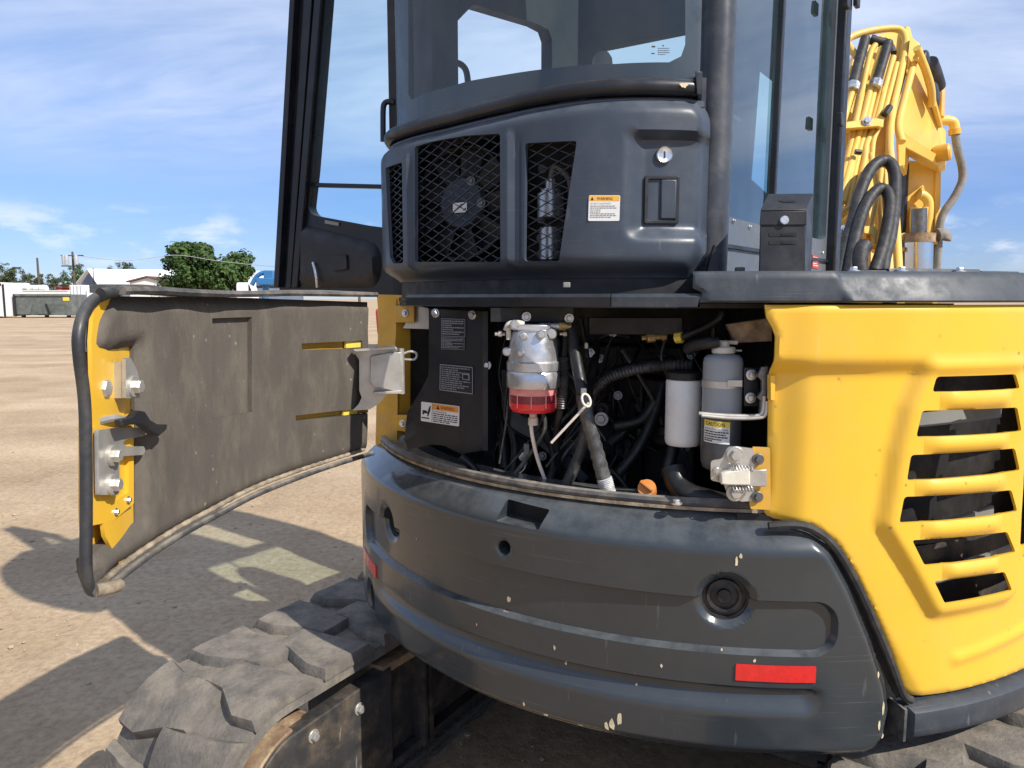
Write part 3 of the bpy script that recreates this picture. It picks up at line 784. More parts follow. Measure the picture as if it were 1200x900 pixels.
# roll-off bin
def bin_():
    d = 59.0; x0, x1 = X(18, d), X(83, d); top = Zt(345, d)
    t = thing('roll_off_bin', 'grey green open roll-off bin standing before the cream wall', 'waste bin', ((x0 + x1) / 2, d, 0))
    mb = MB(); wd = 2.2; th = 0.08
    bx(mb, x0, x1, d, wd, 0.18, 0.26)
    bx(mb, x0, x1, d, th, 0.262, top); bx(mb, x0, x1, d + wd - th, th, 0.262, top)
    bx(mb, x0, x0 + th, d + th, wd - 2 * th, 0.262, top); bx(mb, x1 - th, x1, d + th, wd - 2 * th, 0.262, top)
    obj('bin_body', mb, FAR['bin'], t)
    mb = MB(); bx(mb, x0 - 0.1, x1 + 0.05, d - 0.10, 0.1, top - 0.12, top + 0.03); obj('rim', mb, FAR['bin'], t)
    for a, b, c, e in ((0.02, 0.26, 0.08, 0.30), (0.40, 0.62, 0.46, 0.58)):
        L = x1 - x0; mb = MB()
        pts = [(x0 + L * a, d - 0.02, 0.27), (x0 + L * b, d - 0.02, 0.27), (x0 + L * e, d - 0.02, 0.27 + (top - .3) * 0.5), (x0 + L * c, d - 0.02, 0.27 + (top - .3) * 0.5)]
        mb.prism([Vector(p) for p in pts], (0, -0.10, 0)); obj('side_brace', mb, FAR['bin'], t, bev=0.01)
    mb = MB()
    L = x1 - x0
    mb.prism([Vector((x0 + L * 0.60, d - 0.14, 0.3)), Vector((x0 + L * 0.64, d - 0.14, 0.3)), Vector((x0 + L * 0.585, d - 0.14, top * 0.6)), Vector((x0 + L * 0.555, d - 0.14, top * 0.6))], (0, -0.05, 0))
    obj('latch_bar', mb, FAR['dark'], t)
    mb = MB(); bx(mb, x0 - 0.12, x0 + 0.02, d - 0.11, 0.12, 0.1, top); obj('end_post', mb, FAR['dark'], t)
    for q in (0.08, 0.5, 0.9):
        mb = MB(); c = Vector((x0 + L * q, d + 0.2, 0.11)); mb.cyl(c, c + Vector((0, 0.25, 0)), 0.11, 14); obj('roller', mb, FAR['dark'], t)
    mb = MB(); bx(mb, x1 - 0.62, x1 - 0.12, d - 0.025, 0.02, top - 0.5, top - 0.2); obj('label_plate', mb, MAT['lblyellow'], t)
bin_()
def cream_wall():
    d = 64.0; t = thing('site_wall', 'long cream wall behind the grey roll-off bin', 'wall', (X(40, d), d, 0))
    mb = MB(); bx(mb, X(-260, d), X(80, d), d, 0.3, 0, Zt(341, d)); obj('wall_panel', mb, FAR['cream'], t)
    mb = MB(); bx(mb, X(-260, d), X(80.4, d), d - 0.05, 0.4, Zt(341, d) + 0.002, Zt(340, d)); obj('coping', mb, FAR['cream'], t)
    d2 = 58.0
    s = thing('box_trailer', 'white box trailer end at the frame edge', 'trailer', (X(-30, d2), d2, 0))
    mb = MB(); bx(mb, X(-90, d2), X(3.5, d2), d2, 2.4, 0.12, Zt(331, d2)); obj('trailer_body', mb, FAR['tank'], s, bev=0.03)
    mb = MB(); bx(mb, X(3.8, d2), X(4.8, d2), d2 - 0.05, 0.15, 0.1, Zt(333, d2)); obj('corner_post', mb, FAR['dark'], s)
    mb = MB(); bx(mb, X(-2, d2), X(2.6, d2), d2 - 0.02, 0.02, Zt(335, d2), Zt(332, d2)); obj('vent_panel', mb, FAR['dark'], s)
    mb = MB(); bx(mb, X(-10, d2), X(-6, d2), d2 + 0.3, 0.4, 0.0, 0.6); obj('landing_leg', mb, FAR['grey'], s)
cream_wall()
def tanker(px0, px1, d, y0, y1, label):
    r = (Zt(y0, d) - Zt(y1, d)) / 2; zc = Zt(y1, d) + r
    t = thing('tank_trailer', label, 'trailer', ((X(px0, d) + X(px1, d)) / 2, d, 0), 'white trailers behind the wall')
    mb = MB(); L = X(px1, d) - X(px0, d)
    mb.lathe(frame((X(px0, d), d, zc), (1, 0, 0)), [(r * 0.5, 0), (r * 0.93, 0.12), (r, 0.4), (r, L - 0.4), (r * 0.93, L - 0.12), (r * 0.5, L)], 20); obj('tank', mb, FAR['tank'], t)
    for q in (0.3, 0.62):
        mb = MB(); mb.lathe(frame((X(px0, d) + L * q, d, zc), (1, 0, 0)), [(r + 0.015, 0), (r + 0.03, 0.03), (r + 0.015, 0.06)], 20); obj('band', mb, FAR['grey'], t)
    mb = MB(); bx(mb, X(px0, d) + 0.5, X(px1, d) - 0.5, d - 0.4, 0.8, zc - r - 0.35, zc - r + 0.05); obj('chassis', mb, FAR['dark'], t)
    for q in (0.12, 0.2, 0.85):
        mb = MB(); c = Vector((X(px0, d) + L * q, d - 0.9, 0.5)); mb.cyl(c, c + Vector((0, 0.4, 0)), 0.5, 16); obj('wheel', mb, FAR['dark'], t)
tanker(5, 36, 74, 331.5, 341, 'white tank trailer behind the cream wall at left end')
tanker(34, 57, 78, 334, 342, 'shorter white tank trailer behind the wall near the bare pole')

def pole(px, d, ytop, label, transformers=False):
    b = Vector((X(px, d), d, 0)); H = Zt(ytop, d)
    t = thing('utility_pole', label, 'utility pole', b, 'utility poles behind the yard')
    mb = MB(); mb.lathe(frame(b, UP, (1, 0, 0)), [(0.17, 0), (0.10, H)], 10); obj('pole_shaft', mb, FAR['pole'], t)
    if transformers:
        z = Zt(305, d)
        for s in (-0.62, -0.05 - 0.35, 0.45):
            c = b + Vector((s * 1.2, -0.35, z - 0.45)); mb = MB(); mb.lathe(frame(c, UP, (1, 0, 0)), [(0.10, -0.02), (0.22, 0), (0.22, 0.85), (0.16, 0.95), (0.03, 1.02)], 14); obj('transformer', mb, FAR['grey'], t)
        for zz in (H - 0.4, H - 1.5):
            mb = MB(); mb.box(b + Vector((0, -0.1, zz)), (2.4, 0.1, 0.12)); obj('crossarm', mb, FAR['pole'], t)
    return b, H
pole(47, 84, 302, 'bare slim utility pole standing before the olive trees')
pb, pH = pole(88.5, 80, 295, 'utility pole carrying white transformers and crossarms', True)
def wire():
    a = Vector((pb.x, pb.y, pH - 0.3)); b = P(1000, 300, 150); mb = MB()
    c1 = P(205, 326, 85); c1 = P(230, 303.5, 84)
    pts = [P(205, 299, 84), P(250, 305, 84), P(290, 309.5, 84), P(340, 313, 84)]
    pts = [a, a.lerp(pts[0], 0.5) - Vector((0, 0, .6))] + pts + [P(420, 312, 84)]
    # carried on by a pole hidden behind the machine
    mb.tube(pts, 0.035, 5)
    o = obj('overhead_cable', mb, FAR['grey']); tags(o, 'thin overhead cable crossing in front of the large tree', 'cable')
    e = pts[-1]; t = thing('utility_pole', 'utility pole hidden behind the machine carrying the cable end', 'utility pole', (e.x, e.y, 0), 'utility poles behind the yard')
    mb = MB(); mb.lathe(frame((e.x, e.y + 0.15, 0), UP, (1, 0, 0)), [(0.17, 0), (0.10, e.z + 0.3)], 10); obj('pole_shaft', mb, FAR['pole'], t)
wire()
def barn():
    d = 100.0; t = thing('white_roofed_building', 'long building with white metal roof and slate grey gable', 'building', (X(150, d), d, 0))
    xg0, xg1 = X(96, d), X(126, d); zr = Zt(317, d); ze = Zt(334, d); xr = X(113, d); L = 26.0
    # gable faces the yard, ridge runs back and to the right
    ax = Vector((0.93, 0.36, 0)); gd = Vector((xg1 - xg0, -2.0, 0))
    A = Vector((xg0, d, 0)); B = A + gd; mid = Vector((xr, d - 1.0, 0))
    mb = MB(); gp = [A, B, B + UP * ze, mid + UP * zr, A + UP * ze]
    mb.hexa(gp, [p + ax * L for p in gp]); obj('walls', mb, FAR['gable'], t)
    o = Vector((0, 0, 0.06)); e = -ax * 0.4
    for nm, q in (('roof_slope', B), ('roof_slope', A)):
        s = (q - mid); s.z = 0; s.normalize()
        a0 = mid + UP * zr + o + e; a1 = q + UP * ze + o + e + s * 0.5
        mb = MB(); mb.prism([a0, a1, a1 + ax * (L + 0.8), a0 + ax * (L + 0.8)], (0, 0, 0.12)); obj(nm, mb, FAR['whiteroof'], t)
    mb = MB(); c = mid + ax * 13 + UP * (ze + 0.2) + Vector((0.8, -1.5, 0)); mb.box(c + Vector((0, 0, 0.9)), (0.8, 0.8, 1.4)); obj('roof_vent', mb, FAR['grey'], t, bev=0.03)
    mb = MB(); c = Vector((X(122.5, d), d - 2.3, 0)); mb.lathe(frame(c, UP, (1, 0, 0)), [(0.06, 0), (0.05, Zt(315, d))], 8); obj('mast', mb, FAR['dark'], t)
    d2 = 92.0; s = thing('low_shed', 'low shed with red brown gable roof before the white roof', 'shed', (X(175, d2), d2, 0))
    x0, x1, xm = X(150, d2), X(198, d2), X(174, d2); zt, zb = Zt(325.5, d2), Zt(331, d2)
    mb = MB(); gp = [Vector((x0 + .3, d2, 0)), Vector((x1 - .3, d2, 0)), Vector((x1 - .3, d2, zb)), Vector((xm, d2, zt)), Vector((x0 + .3, d2, zb))]; mb.prism(gp, (0, 5, 0)); obj('walls', mb, FAR['cream'], s)
    for q in (x0, x1):
        mb = MB(); mb.prism([Vector((xm, d2 - .3, zt + .05)), Vector((q, d2 - .3, zb)), Vector((q, d2 + 5.3, zb)), Vector((xm, d2 + 5.3, zt + .05))], (0, 0, 0.18)); obj('roof_slope', mb, FAR['brownroof'], s)
    d3 = 96.0; s = thing('white_shed', 'small white shed at the foot of the large tree', 'shed', (X(203, d3), d3, 0))
    mb = MB(); bx(mb, X(193, d3), X(213, d3), d3, 4, 0, Zt(329, d3)); obj('walls', mb, FAR['cream'], s)
    mb = MB(); bx(mb, X(192, d3), X(214, d3), d3 - .3, 4.6, Zt(329, d3) + 0.002, Zt(328, d3)); obj('roof', mb, FAR['whiteroof'], s)
barn()
def truck():
    d = 70.0; t = thing('tank_truck', 'white truck with red deck parked behind the roll-off bin', 'truck', (X(90, d), d, 0))
    mb = MB(); bx(mb, X(82, d), X(99, d), d, 2.3, Zt(348, d), Zt(334, d)); obj('box_body', mb, FAR['tank'], t, bev=0.05)
    mb = MB(); bx(mb, X(80, d), X(101, d), d - 0.1, 2.5, Zt(355.5, d), Zt(352, d)); obj('deck', mb, FAR['red'], t, bev=0.03)
    for q in (83.5, 87, 91, 95):
        mb = MB(); bx(mb, X(q, d), X(q + 0.5, d), d - 0.04, 0.04, Zt(347, d), Zt(335, d)); obj('body_rib', mb, FAR['grey'], t)
    mb = MB(); bx(mb, X(100, d), X(108, d), d + 0.1, 2.0, 0.7, Zt(338, d)); obj('cab', mb, FAR['tank'], t, bev=0.15)
    for q in (84, 88, 103):
        mb = MB(); c = Vector((X(q, d), d, 0.5)); mb.cyl(c, c + Vector((0, 0.4, 0)), 0.5, 16); obj('wheel', mb, FAR['dark'], t)
    d = 82.0; s = thing('red_machine', 'red machine with a flat top behind the roll-off bin', 'machine', (X(70, d), d, 0))
    mb = MB(); bx(mb, X(65, d), X(76, d), d, 1.8, 0.5, Zt(337.5, d)); obj('hood', mb, FAR['red'], s, bev=0.12)
    mb = MB(); bx(mb, X(63, d), X(81, d), d - 0.1, 2.0, Zt(337.3, d), Zt(336, d)); obj('canopy', mb, FAR['red'], s, bev=0.05)
    for q in (66.5, 74):
        mb = MB(); c = Vector((X(q, d), d - 0.2, 0.55)); mb.cyl(c, c + Vector((0, 0.4, 0)), 0.55, 16); obj('wheel', mb, FAR['dark'], s)
truck()
def lift():
    d = 75.0; t = thing('boom_lift', 'blue boom lift folded beside the black cab door', 'boom lift', (X(309, d), d, 0))
    def q(px, py, dd=0): return P(px, py, d + dd)
    mb = MB(); mb.tube([q(295, 334), q(300, 325), q(306, 320.5), q(313, 320)], 0.24, 8, smooth=3); obj('boom', mb, FAR['blue'], t)
    mb = MB(); mb.box(q(317, 323), (1.0, 1.4, 1.0)); obj('turret', mb, FAR['blue'], t, bev=0.08)
    mb = MB(); mb.box(q(314, 330), (1.9, 1.6, 0.7)); obj('chassis', mb, FAR['blue'], t, bev=0.08)
    for a, b in ((313, 318.4), (321, 318.4), (325, 318.4)):
        mb = MB(); mb.cyl(q(a, 333), q(a, b), 0.04, 6); obj('rail_post', mb, FAR['grey'], t)
    mb = MB(); mb.cyl(q(312.5, 318.4), q(325.5, 318.4), 0.04, 6); obj('rail', mb, FAR['grey'], t)
    for a in (308, 322):
        mb = MB(); c = Vector((X(a, d), d - 0.6, 0.45)); mb.cyl(c, c + Vector((0, 0.35, 0)), 0.45, 16); obj('wheel', mb, FAR['dark'], t)
    mb = MB(); mb.cyl(Vector((X(309, d), d, 0.4)), q(312, 331), 0.3, 10); obj('riser', mb, FAR['blue'], t)
    d = 88.0; s = thing('white_van', 'white van roof between the large tree and the blue lift', 'van', (X(286, d), d, 0))
    mb = MB(); z = Zt(331, d); pts = [(X(277, d), 0.4), (X(297, d), 0.4), (X(297, d), z * 0.6), (X(293, d), z), (X(278, d), z), (X(277, d), z * .9)]
    mb.prism([Vector((a, d, b)) for a, b in pts], (0, 2, 0)); obj('body', mb, FAR['tank'], s, bev=0.1)
    mb = MB(); mb.prism([Vector((X(292, d), d - .02, z * .6)), Vector((X(296.5, d), d - .02, z * .6)), Vector((X(293, d), d - .02, z * .93)), Vector((X(292, d), d - .02, z * .93))], (0, -0.02, 0)); obj('window', mb, FAR['dark'], s)
    for a in (281, 293):
        mb = MB(); c = Vector((X(a, d), d - 0.05, 0.4)); mb.cyl(c, c + Vector((0, 0.3, 0)), 0.4, 14); obj('wheel', mb, FAR['dark'], s)
lift()
def red_car():
    # a red vehicle glimpsed between the cab and the door hinge
    d = 22.0; c = P(452, 345, d); c = Vector((X(437, d) + 2.3, d, 0)); t = thing('red_car', 'red car glimpsed beneath the cab beside the door hinge', 'car', (c.x, d, 0))
    def q(x, z): return Vector((c.x + x, d, z))
    mb = MB(); mb.prism([q(-2.2, .4), q(2.2, .4), q(2.25, 1.0), q(1.5, 1.2), q(.9, 1.78), q(-1.0, 1.82), q(-1.7, 1.3), q(-2.25, 1.2)], (0, 1.7, 0)); obj('body', mb, FAR['red'], t, bev=0.08)
    mb = MB(); mb.prism([q(-1.5, 1.3) - Vector((0, .01, 0)), q(1.25, 1.24) - Vector((0, .01, 0)), q(.8, 1.68) - Vector((0, .01, 0)), q(-.95, 1.72) - Vector((0, .01, 0))], (0, -.02, 0)); obj('window', mb, FAR['dark'], t)
    for x in (-1.35, 1.35):
        mb = MB(); mb.cyl(q(x, .33) + Vector((0, -.03, 0)), q(x, .33) + Vector((0, .2, 0)), 0.33, 18); obj('wheel', mb, FAR['dark'], t)
red_car()

# ================================================================== the excavator
EX = thing('compact_excavator', 'yellow and black compact excavator with its rear engine door swung open', 'excavator', ROOT)
tail = Polar(TAIL)

def bolt_mesh(name, r, mat, washer=True):
    mb = MB(); I = Matrix.Identity(4)
    if washer: mb.lathe(I, [(r * 1.55, -0.001), (r * 1.55, r * 0.28), (r * 1.45, r * 0.36)], 20)
    mb.lathe(Matrix.Translation((0, 0, r * 0.3)), [(r, 0), (r, r * 0.75), (r * 0.86, r * 0.95), (r * 0.3, r * 0.98)], 6)
    me = bpy.data.meshes.new(name); bmesh.ops.recalc_face_normals(mb.bm, faces=mb.bm.faces[:]); mb.bm.to_mesh(me); mb.bm.free()
    me.materials.append(mat); finish(me, 30); return me
BOLT = bolt_mesh('bolt', 0.0075, MAT['steel']); BIGBOLT = bolt_mesh('bolt', 0.0115, MAT['zinc']); DARKBOLT = bolt_mesh('bolt', 0.0075, MAT['darkbolt'])
def bolt(me, loc, n, parent): return inst('bolt', me, parent, frame(loc, n))

# ------------------------------------------------------------------ counterweight
def counterweight():
    zc1, zl, zg = 0.893, 0.782, 0.705
    top, bot = 1.066, 0.553
    uL = U(192.0)
    right = [tail.hit(*p) for p in [(962, 624), (982, 650), (1003, 688), (1028, 750), (1046, 806), (1050, 840), (1044, 868), (1032, 884)]]
    # mirrored left edge about the tail direction
    ax = U(235.6)
    outline = [(uL + 0.03, bot)]
    outline += [(right[-1][0] - 0.02, bot)] + right[::-1] + [(right[0][0] - 0.05, top), (uL + 0.01, top)]
    outline += [(uL, top - 0.02), (uL - 0.012, 0.9), (uL - 0.01, 0.65), (uL, bot + 0.02)]
    big = tail.hit(851, 706); bigL = (2 * ax - big[0], big[1])
    lowL = tail.hit(434, 700); upL = tail.hit(452, 613); nh = tail.hit(590, 642)
    n1 = tail.hit(580, 586); n2 = tail.hit(636, 623)
    notch = [(n1[0], n2[1] + 0.003), (n2[0] - 0.012, n2[1]), (n2[0], n1[1] - 0.012), (n1[0] + 0.006, n1[1] - 0.006)]
    holes = [circ2(big, 0.050, 36), circ2(upL, 0.042, 30), circ2(lowL, 0.042, 30), circ2(nh, 0.0165, 24), rounded(notch, 0.005, 2)]
    uR = right[4][0]
    def height(u, v):
        h = np.zeros_like(u)
        d = edgedist(outline, u, v)
        h -= 0.026 * (1 - sst(0, 0.030, d)) ** 1.6
        # chamfered shoulder
        h -= 0.055 * sst(0.985, 1.066, v) ** 1.1
        # recessed band between the crease and the ledge, rounded at both ends
        uA, uB = U(199.5), U(272.2)
        crease = zc1 - 0.012 * sst(U(262), U(272), u) - 0.012 * sst(U(210), U(199), u)
        cu, hu, cz, hz, rr = (uA + uB) / 2, (uB - uA) / 2, (zl + zc1) / 2, (zc1 - zl) / 2, 0.046
        qx = np.abs(u - cu) - hu + rr; qz = np.abs(v - cz) - hz + rr; qz = np.where(v < cz, np.abs(v - cz) - hz + rr, qz)
        sd = np.hypot(np.maximum(qx, 0), np.maximum(qz, 0)) + np.minimum(np.maximum(qx, qz), 0) - rr
        band = 1 - np.clip((sd + 0.005) / 0.008, 0, 1)
        h -= 0.016 * band
        # lower groove that runs out towards its ends
        uC, uD = U(203), U(271.5)
        e2 = sst(uC, uC + 0.10, u) * (1 - sst(uD - 0.05, uD, u))
        g = (1 - sst(zg - 0.003, zg + 0.005, v)) * sst(zg - 0.060, zg - 0.010, v) * e2
        h -= 0.017 * g
        # dished surround of each lamp socket
        for c in (big,):
            r = np.hypot(u - c[0], v - c[1]); h -= 0.012 * (1 - sst(0.048, 0.064, r))
        for c in (upL, lowL):
            r = np.hypot(u - c[0], v - c[1]); h -= 0.010 * (1 - sst(0.040, 0.058, r))
        r = np.hypot(u - nh[0], v - nh[1]); h -= 0.004 * (1 - sst(0.016, 0.022, r))
        # slight hand of the casting
        return h
    def rbox(g):
        cu, hu, cz, hz, r = (U(199.5) + U(272.2)) / 2, (U(272.2) - U(199.5)) / 2 + g, (zl + zc1) / 2, (zc1 - zl) / 2 + g, 0.046 + g
        return [(cu + sx * (hu - r) + r * math.cos(a), cz + sz * (hz - r) + r * math.sin(a)) for sx, sz, a0 in ((1, 1, 0), (-1, 1, 90), (-1, -1, 180), (1, -1, 270)) for a in np.radians(np.linspace(a0, a0 + 90, 12))]
    bm = sheet(outline, holes, 0.0060, tail.pt, 0.10, height, edge=0.005, creases=[rbox(-0.005), rbox(0.003)])
    cw = obj('counterweight', bm, MAT['cast'], EX, ang=32)
    # lamp sockets: a rubber cup with rings in each opening
    for c, r in ((big, 0.049), (upL, 0.041), (lowL, 0.041)):
        n = tail.nrm(c[0]); n = n if n.dot(EYE - tail.pt(*c)) > 0 else -n
        mb = MB(); fr = frame(tail.pt(c[0], c[1], -0.034), n)
        mb.lathe(fr, [(r * 1.04, -0.03), (r * 1.02, 0.0), (r * 0.92, 0.0), (r * 0.90, -0.006), (r * 0.74, -0.006), (r * 0.72, 0.001), (r * 0.60, 0.001), (r * 0.58, -0.006), (r * 0.30, -0.004), (r * 0.28, 0.003), (r * 0.10, 0.004)], 32)
        obj('lamp_socket', mb, MAT['rubber'], cw)
    n = tail.nrm(nh[0]); n = n if n.dot(EYE - tail.pt(*nh)) > 0 else -n
    mb = MB(); mb.lathe(frame(tail.pt(nh[0], nh[1], -0.06), n), [(0.019, -0.01), (0.019, 0.0)], 20); obj('hole_plug', mb, MAT['bay'], cw)
    mb = MB(); m = 0.004
    fa = [tail.pt(u, v, -0.065) for u, v in notch]; fb = [tail.pt(u, v, -0.075) for u, v in notch]; mb.hexa(fa, fb); obj('pocket_floor', mb, MAT['bay'], cw)
    # reflectors follow the curve
    for a, b, lab in (((862, 780), (955, 797), 'clean red reflector low at the rear'), ((427, 644), (443, 672), 'red reflector on the far end of the counterweight')):
        q0 = tail.hit(*a); q1 = tail.hit(*b)
        z0, z1 = (q0[1] + q1[1]) / 2 + 0.017, (q0[1] + q1[1]) / 2 - 0.017
        if a[0] < 500: q0 = (U(197.0), 0); q1 = (U(206.5), 0); z0, z1 = 0.742, 0.706
        o = [(q0[0], z1), (q1[0], z1), (q1[0], z0), (q0[0], z0)]
        obj('reflector', sheet(rounded(o, 0.002, 2), [], 0.02, lambda u, v, w: tail.pt(u, v, w + 0.0035), 0.007), MAT['red'], cw, label=lab)
    # bare chips in the paint, each a thin flake
    bm = bmesh.new(); rnd = random.Random(4)
    chips = [(711, 851, 4, 6), (717, 849, 4, 9), (726, 843, 4, 11), (592, 705, 4, 6), (590, 719, 5, 2), (650, 759, 2, 5), (660, 781, 2, 2.5), (559, 732, 1.6, 2), (863, 658, 2, 7), (868, 652, 2, 4), (846, 764, 2, 4), (884, 774, 2, 3), (775, 780, 2, 3), (614, 825, 2, 3), (640, 838, 4, 1.6), (677, 855, 4, 1.5), (482, 632, 1.6, 2), (1030, 792, 1.4, 5), (1035, 830, 1.6, 12), (1030, 850, 1.6, 9), (1038, 866, 2, 6), (745, 806, 2, 2)]
    for px, py, w, h in chips:
        u, v = tail.hit(px, py); k = tail.pt(u, v).y / FOC
        n = 8; ph = rnd.random() * 6
        off = float(height(np.array([u]), np.array([v]))[0]) + 0.0011
        pts = [tail.pt(u + w * k * math.cos(2 * math.pi * i / n) * rnd.uniform(.5, 1.1), v + h * k * math.sin(2 * math.pi * i / n) * rnd.uniform(.5, 1.1), off) for i in range(n)]
        bm.faces.new([bm.verts.new(p) for p in pts])
    o = obj('paint_chips', bm, MAT['chip'], cw, recalc=False); o['kind'] = 'stuff'
    # flat ledge above it, dusty, with the bay's rubber lip
    sill = [(U(197), 0), (U(264.5), 0)]
    mb = MB(); N = 60
    for r0, r1, z0, z1, nm, mt in ((TAIL - 0.135, TAIL - 0.058, 1.060, 1.067, 'sill_plate', 'rust'),):
        ring = [[Vector((CX + r * math.cos(a), CY + r * math.sin(a), z)) for r, z in ((r0, z0), (r1, z0), (r1, z1), (r0, z1))] for a in np.linspace(R_(196), R_(265), N)]
        vs = [mb.verts(r) for r in ring]
        for a, b in zip(vs, vs[1:]):
            for k in range(4): mb.bm.faces.new([a[k], a[(k + 1) % 4], b[(k + 1) % 4], b[k]])
        mb.bm.faces.new(vs[0]); mb.bm.faces.new(vs[-1][::-1])
    obj('sill_plate', mb, MAT['foam_edge'], EX)
    mb = MB(); mb.tube([Vector((CX + (TAIL - 0.066) * math.cos(a), CY + (TAIL - 0.066) * math.sin(a), 1.0755)) for a in np.linspace(R_(197), R_(264), 40)], 0.010, 8, smooth=0)
    obj('sill_seal', mb, MAT['seal'], EX)
    return cw
CW = counterweight()

# ------------------------------------------------------------------ yellow corner cover with louvres
def corner_cover():
    H = tail.hits
    left = H([(898, 357), (900, 372), (907, 384), (911, 395), (909, 450), (907, 560), (903, 608), (906, 615)])
    bottom = H([(935, 618), (960, 622), (986, 641), (1012, 682), (1040, 742), (1058, 786), (1070, 818), (1080, 825)])
    uE = U(330)
    zb = 0.660
    outline = left + bottom + [(U(288), zb), (uE, zb), (uE, 1.488)]
    outline[0] = (outline[0][0], 1.488)
    ul = left[5][0]
    # openings: column of six slots, then the same column repeated round the corner
    slots = [[(1096, 457), (1101, 444), (1190, 441), (1195, 453)], [(1077, 510), (1084, 484), (1192, 480), (1197, 503)], [(1066, 561), (1071, 536), (1189, 528), (1195, 549)],
             [(1057, 611), (1063, 585), (1185, 577), (1192, 597)], [(1072, 636), (1087, 661), (1190, 645), (1180, 626)], [(1098, 684), (1111, 706), (1186, 690), (1177, 673)]]
    slots = [[(x + (-2 if x < 1140 else 2), y + (2.5 if y > np.mean([p[1] for p in s_]) else -2.5)) for x, y in s_] for s_ in slots]
    S = [H(s) for s in slots]
    # one tall opening per column; the slats are separate pieces set in it
    tl, tr = S[0][1], S[0][2]
    Q = []
    for k, q in enumerate(S):      # each slot as top-left, top-right, bottom-right, bottom-left
        q = sorted(q, key=lambda p: -p[1]); t, b_ = sorted(q[:2]), sorted(q[2:])
        Q.append((t[0], t[1], b_[1], b_[0]))
    TAB = 0.020
    def on_line(p, q, u): return (u, p[1] + (q[1] - p[1]) * (u - p[0]) / (q[0] - p[0]))
    hull = [Q[0][0], Q[0][1]]; rad = [.010, .010]; bounds = []
    rc_, lc_ = [], []
    for k in range(6):
        tl, tr, brr, bll = Q[k]
        if k < 5:
            n = Q[k + 1]
            a0 = on_line(bll, brr, max(bll[0], n[0][0]) + TAB); a1 = on_line(bll, brr, min(brr[0], n[1][0]) - TAB)
            b0 = on_line(n[0], n[1], max(bll[0], n[0][0]) + TAB); b1 = on_line(n[0], n[1], min(brr[0], n[1][0]) - TAB)
            bounds.append((a0, a1, b0, b1))
    right = [Q[0][1]]; rr_ = [.008]
    for k in range(6):
        right.append(Q[k][2]); rr_.append(.008)
        if k < 5:
            right += [bounds[k][1], bounds[k][3], Q[k + 1][1]]; rr_ += [0, 0, .008]
    leftc = [Q[0][0]]; lr_ = [.008]
    for k in range(6):
        leftc.append(Q[k][3]); lr_.append(.008)
        if k < 5:
            leftc += [bounds[k][0], bounds[k][2], Q[k + 1][0]]; lr_ += [0, 0, .008]
    hull = right + leftc[::-1]; rad = rr_ + lr_[::-1]
    field = [Q[0][0], Q[0][1]] + [q for k in range(6) for q in (Q[k][2],)] + [Q[5][3], Q[4][3], Q[3][3], Q[3][0], Q[2][0], Q[1][0]]
    du = max(p[0] for p in hull) - min(p[0] for p in hull) + 0.012
    umid = max(p[0] for p in hull)
    def shifted(p): return (2 * umid + 0.012 - p[0] + 0.0, p[1])   # mirrored column
    hull2 = [(p[0] + du * 0.94, p[1]) for p in hull]
    holes = [rounded(hull, rad, 4), rounded(hull2, rad, 4)]
    holes[1] = [(max(u, umid + 0.012), v) for u, v in holes[1]]
    ul0 = U(265)
    def height(u, v):
        h = np.zeros_like(u)
        d = edgedist(outline, u, v)
        h -= 0.006 * (1 - sst(0, 0.008, d)) ** 2
        # top band stands proud, then the face steps in
        step = 1 - sst(1.346, 1.386, v)
        h -= 0.024 * step
        # folded strip along the door edge below the step
        s = 1 - sst(0, 0.075, u - ul - 0.002)
        h -= 0.022 * s * (0.35 + 0.65 * step)
        # strip follows the arched cut over the counterweight
        db = edgedist(bottom + [bottom[-1]], u, v) if False else None
        # raised field that carries the louvres
        dl = edgedist(field, u, v); ins = inside(field, u, v); dl = np.where(ins, 0, dl)
        h += 0.021 * (1 - sst(0.012, 0.046, dl)) * (1 - sst(1.365, 1.40, v))
        # pressed line near the foot
        zl = 0.742 + 0.11 * (u - U(290))
        h += 0.006 * (1 - sst(0.002, 0.020, np.abs(v - zl))) * sst(U(286.5), U(288), u)
        # folded lower corner
        k = (v - 0.66) * 0.62 + (u - U(281.5))
        h -= 0.012 * (1 - sst(0.0, 0.05, k + 0.0)) * (v < 1.0)
        return h
    cc = obj('corner_cover', sheet(outline, holes, 0.0085, tail.pt, 0.006, height, edge=0.007), MAT['yellow'], EX, ang=40)
    # slats
    def lerp(a, b, t): return (a[0] + (b[0] - a[0]) * t, a[1] + (b[1] - a[1]) * t)
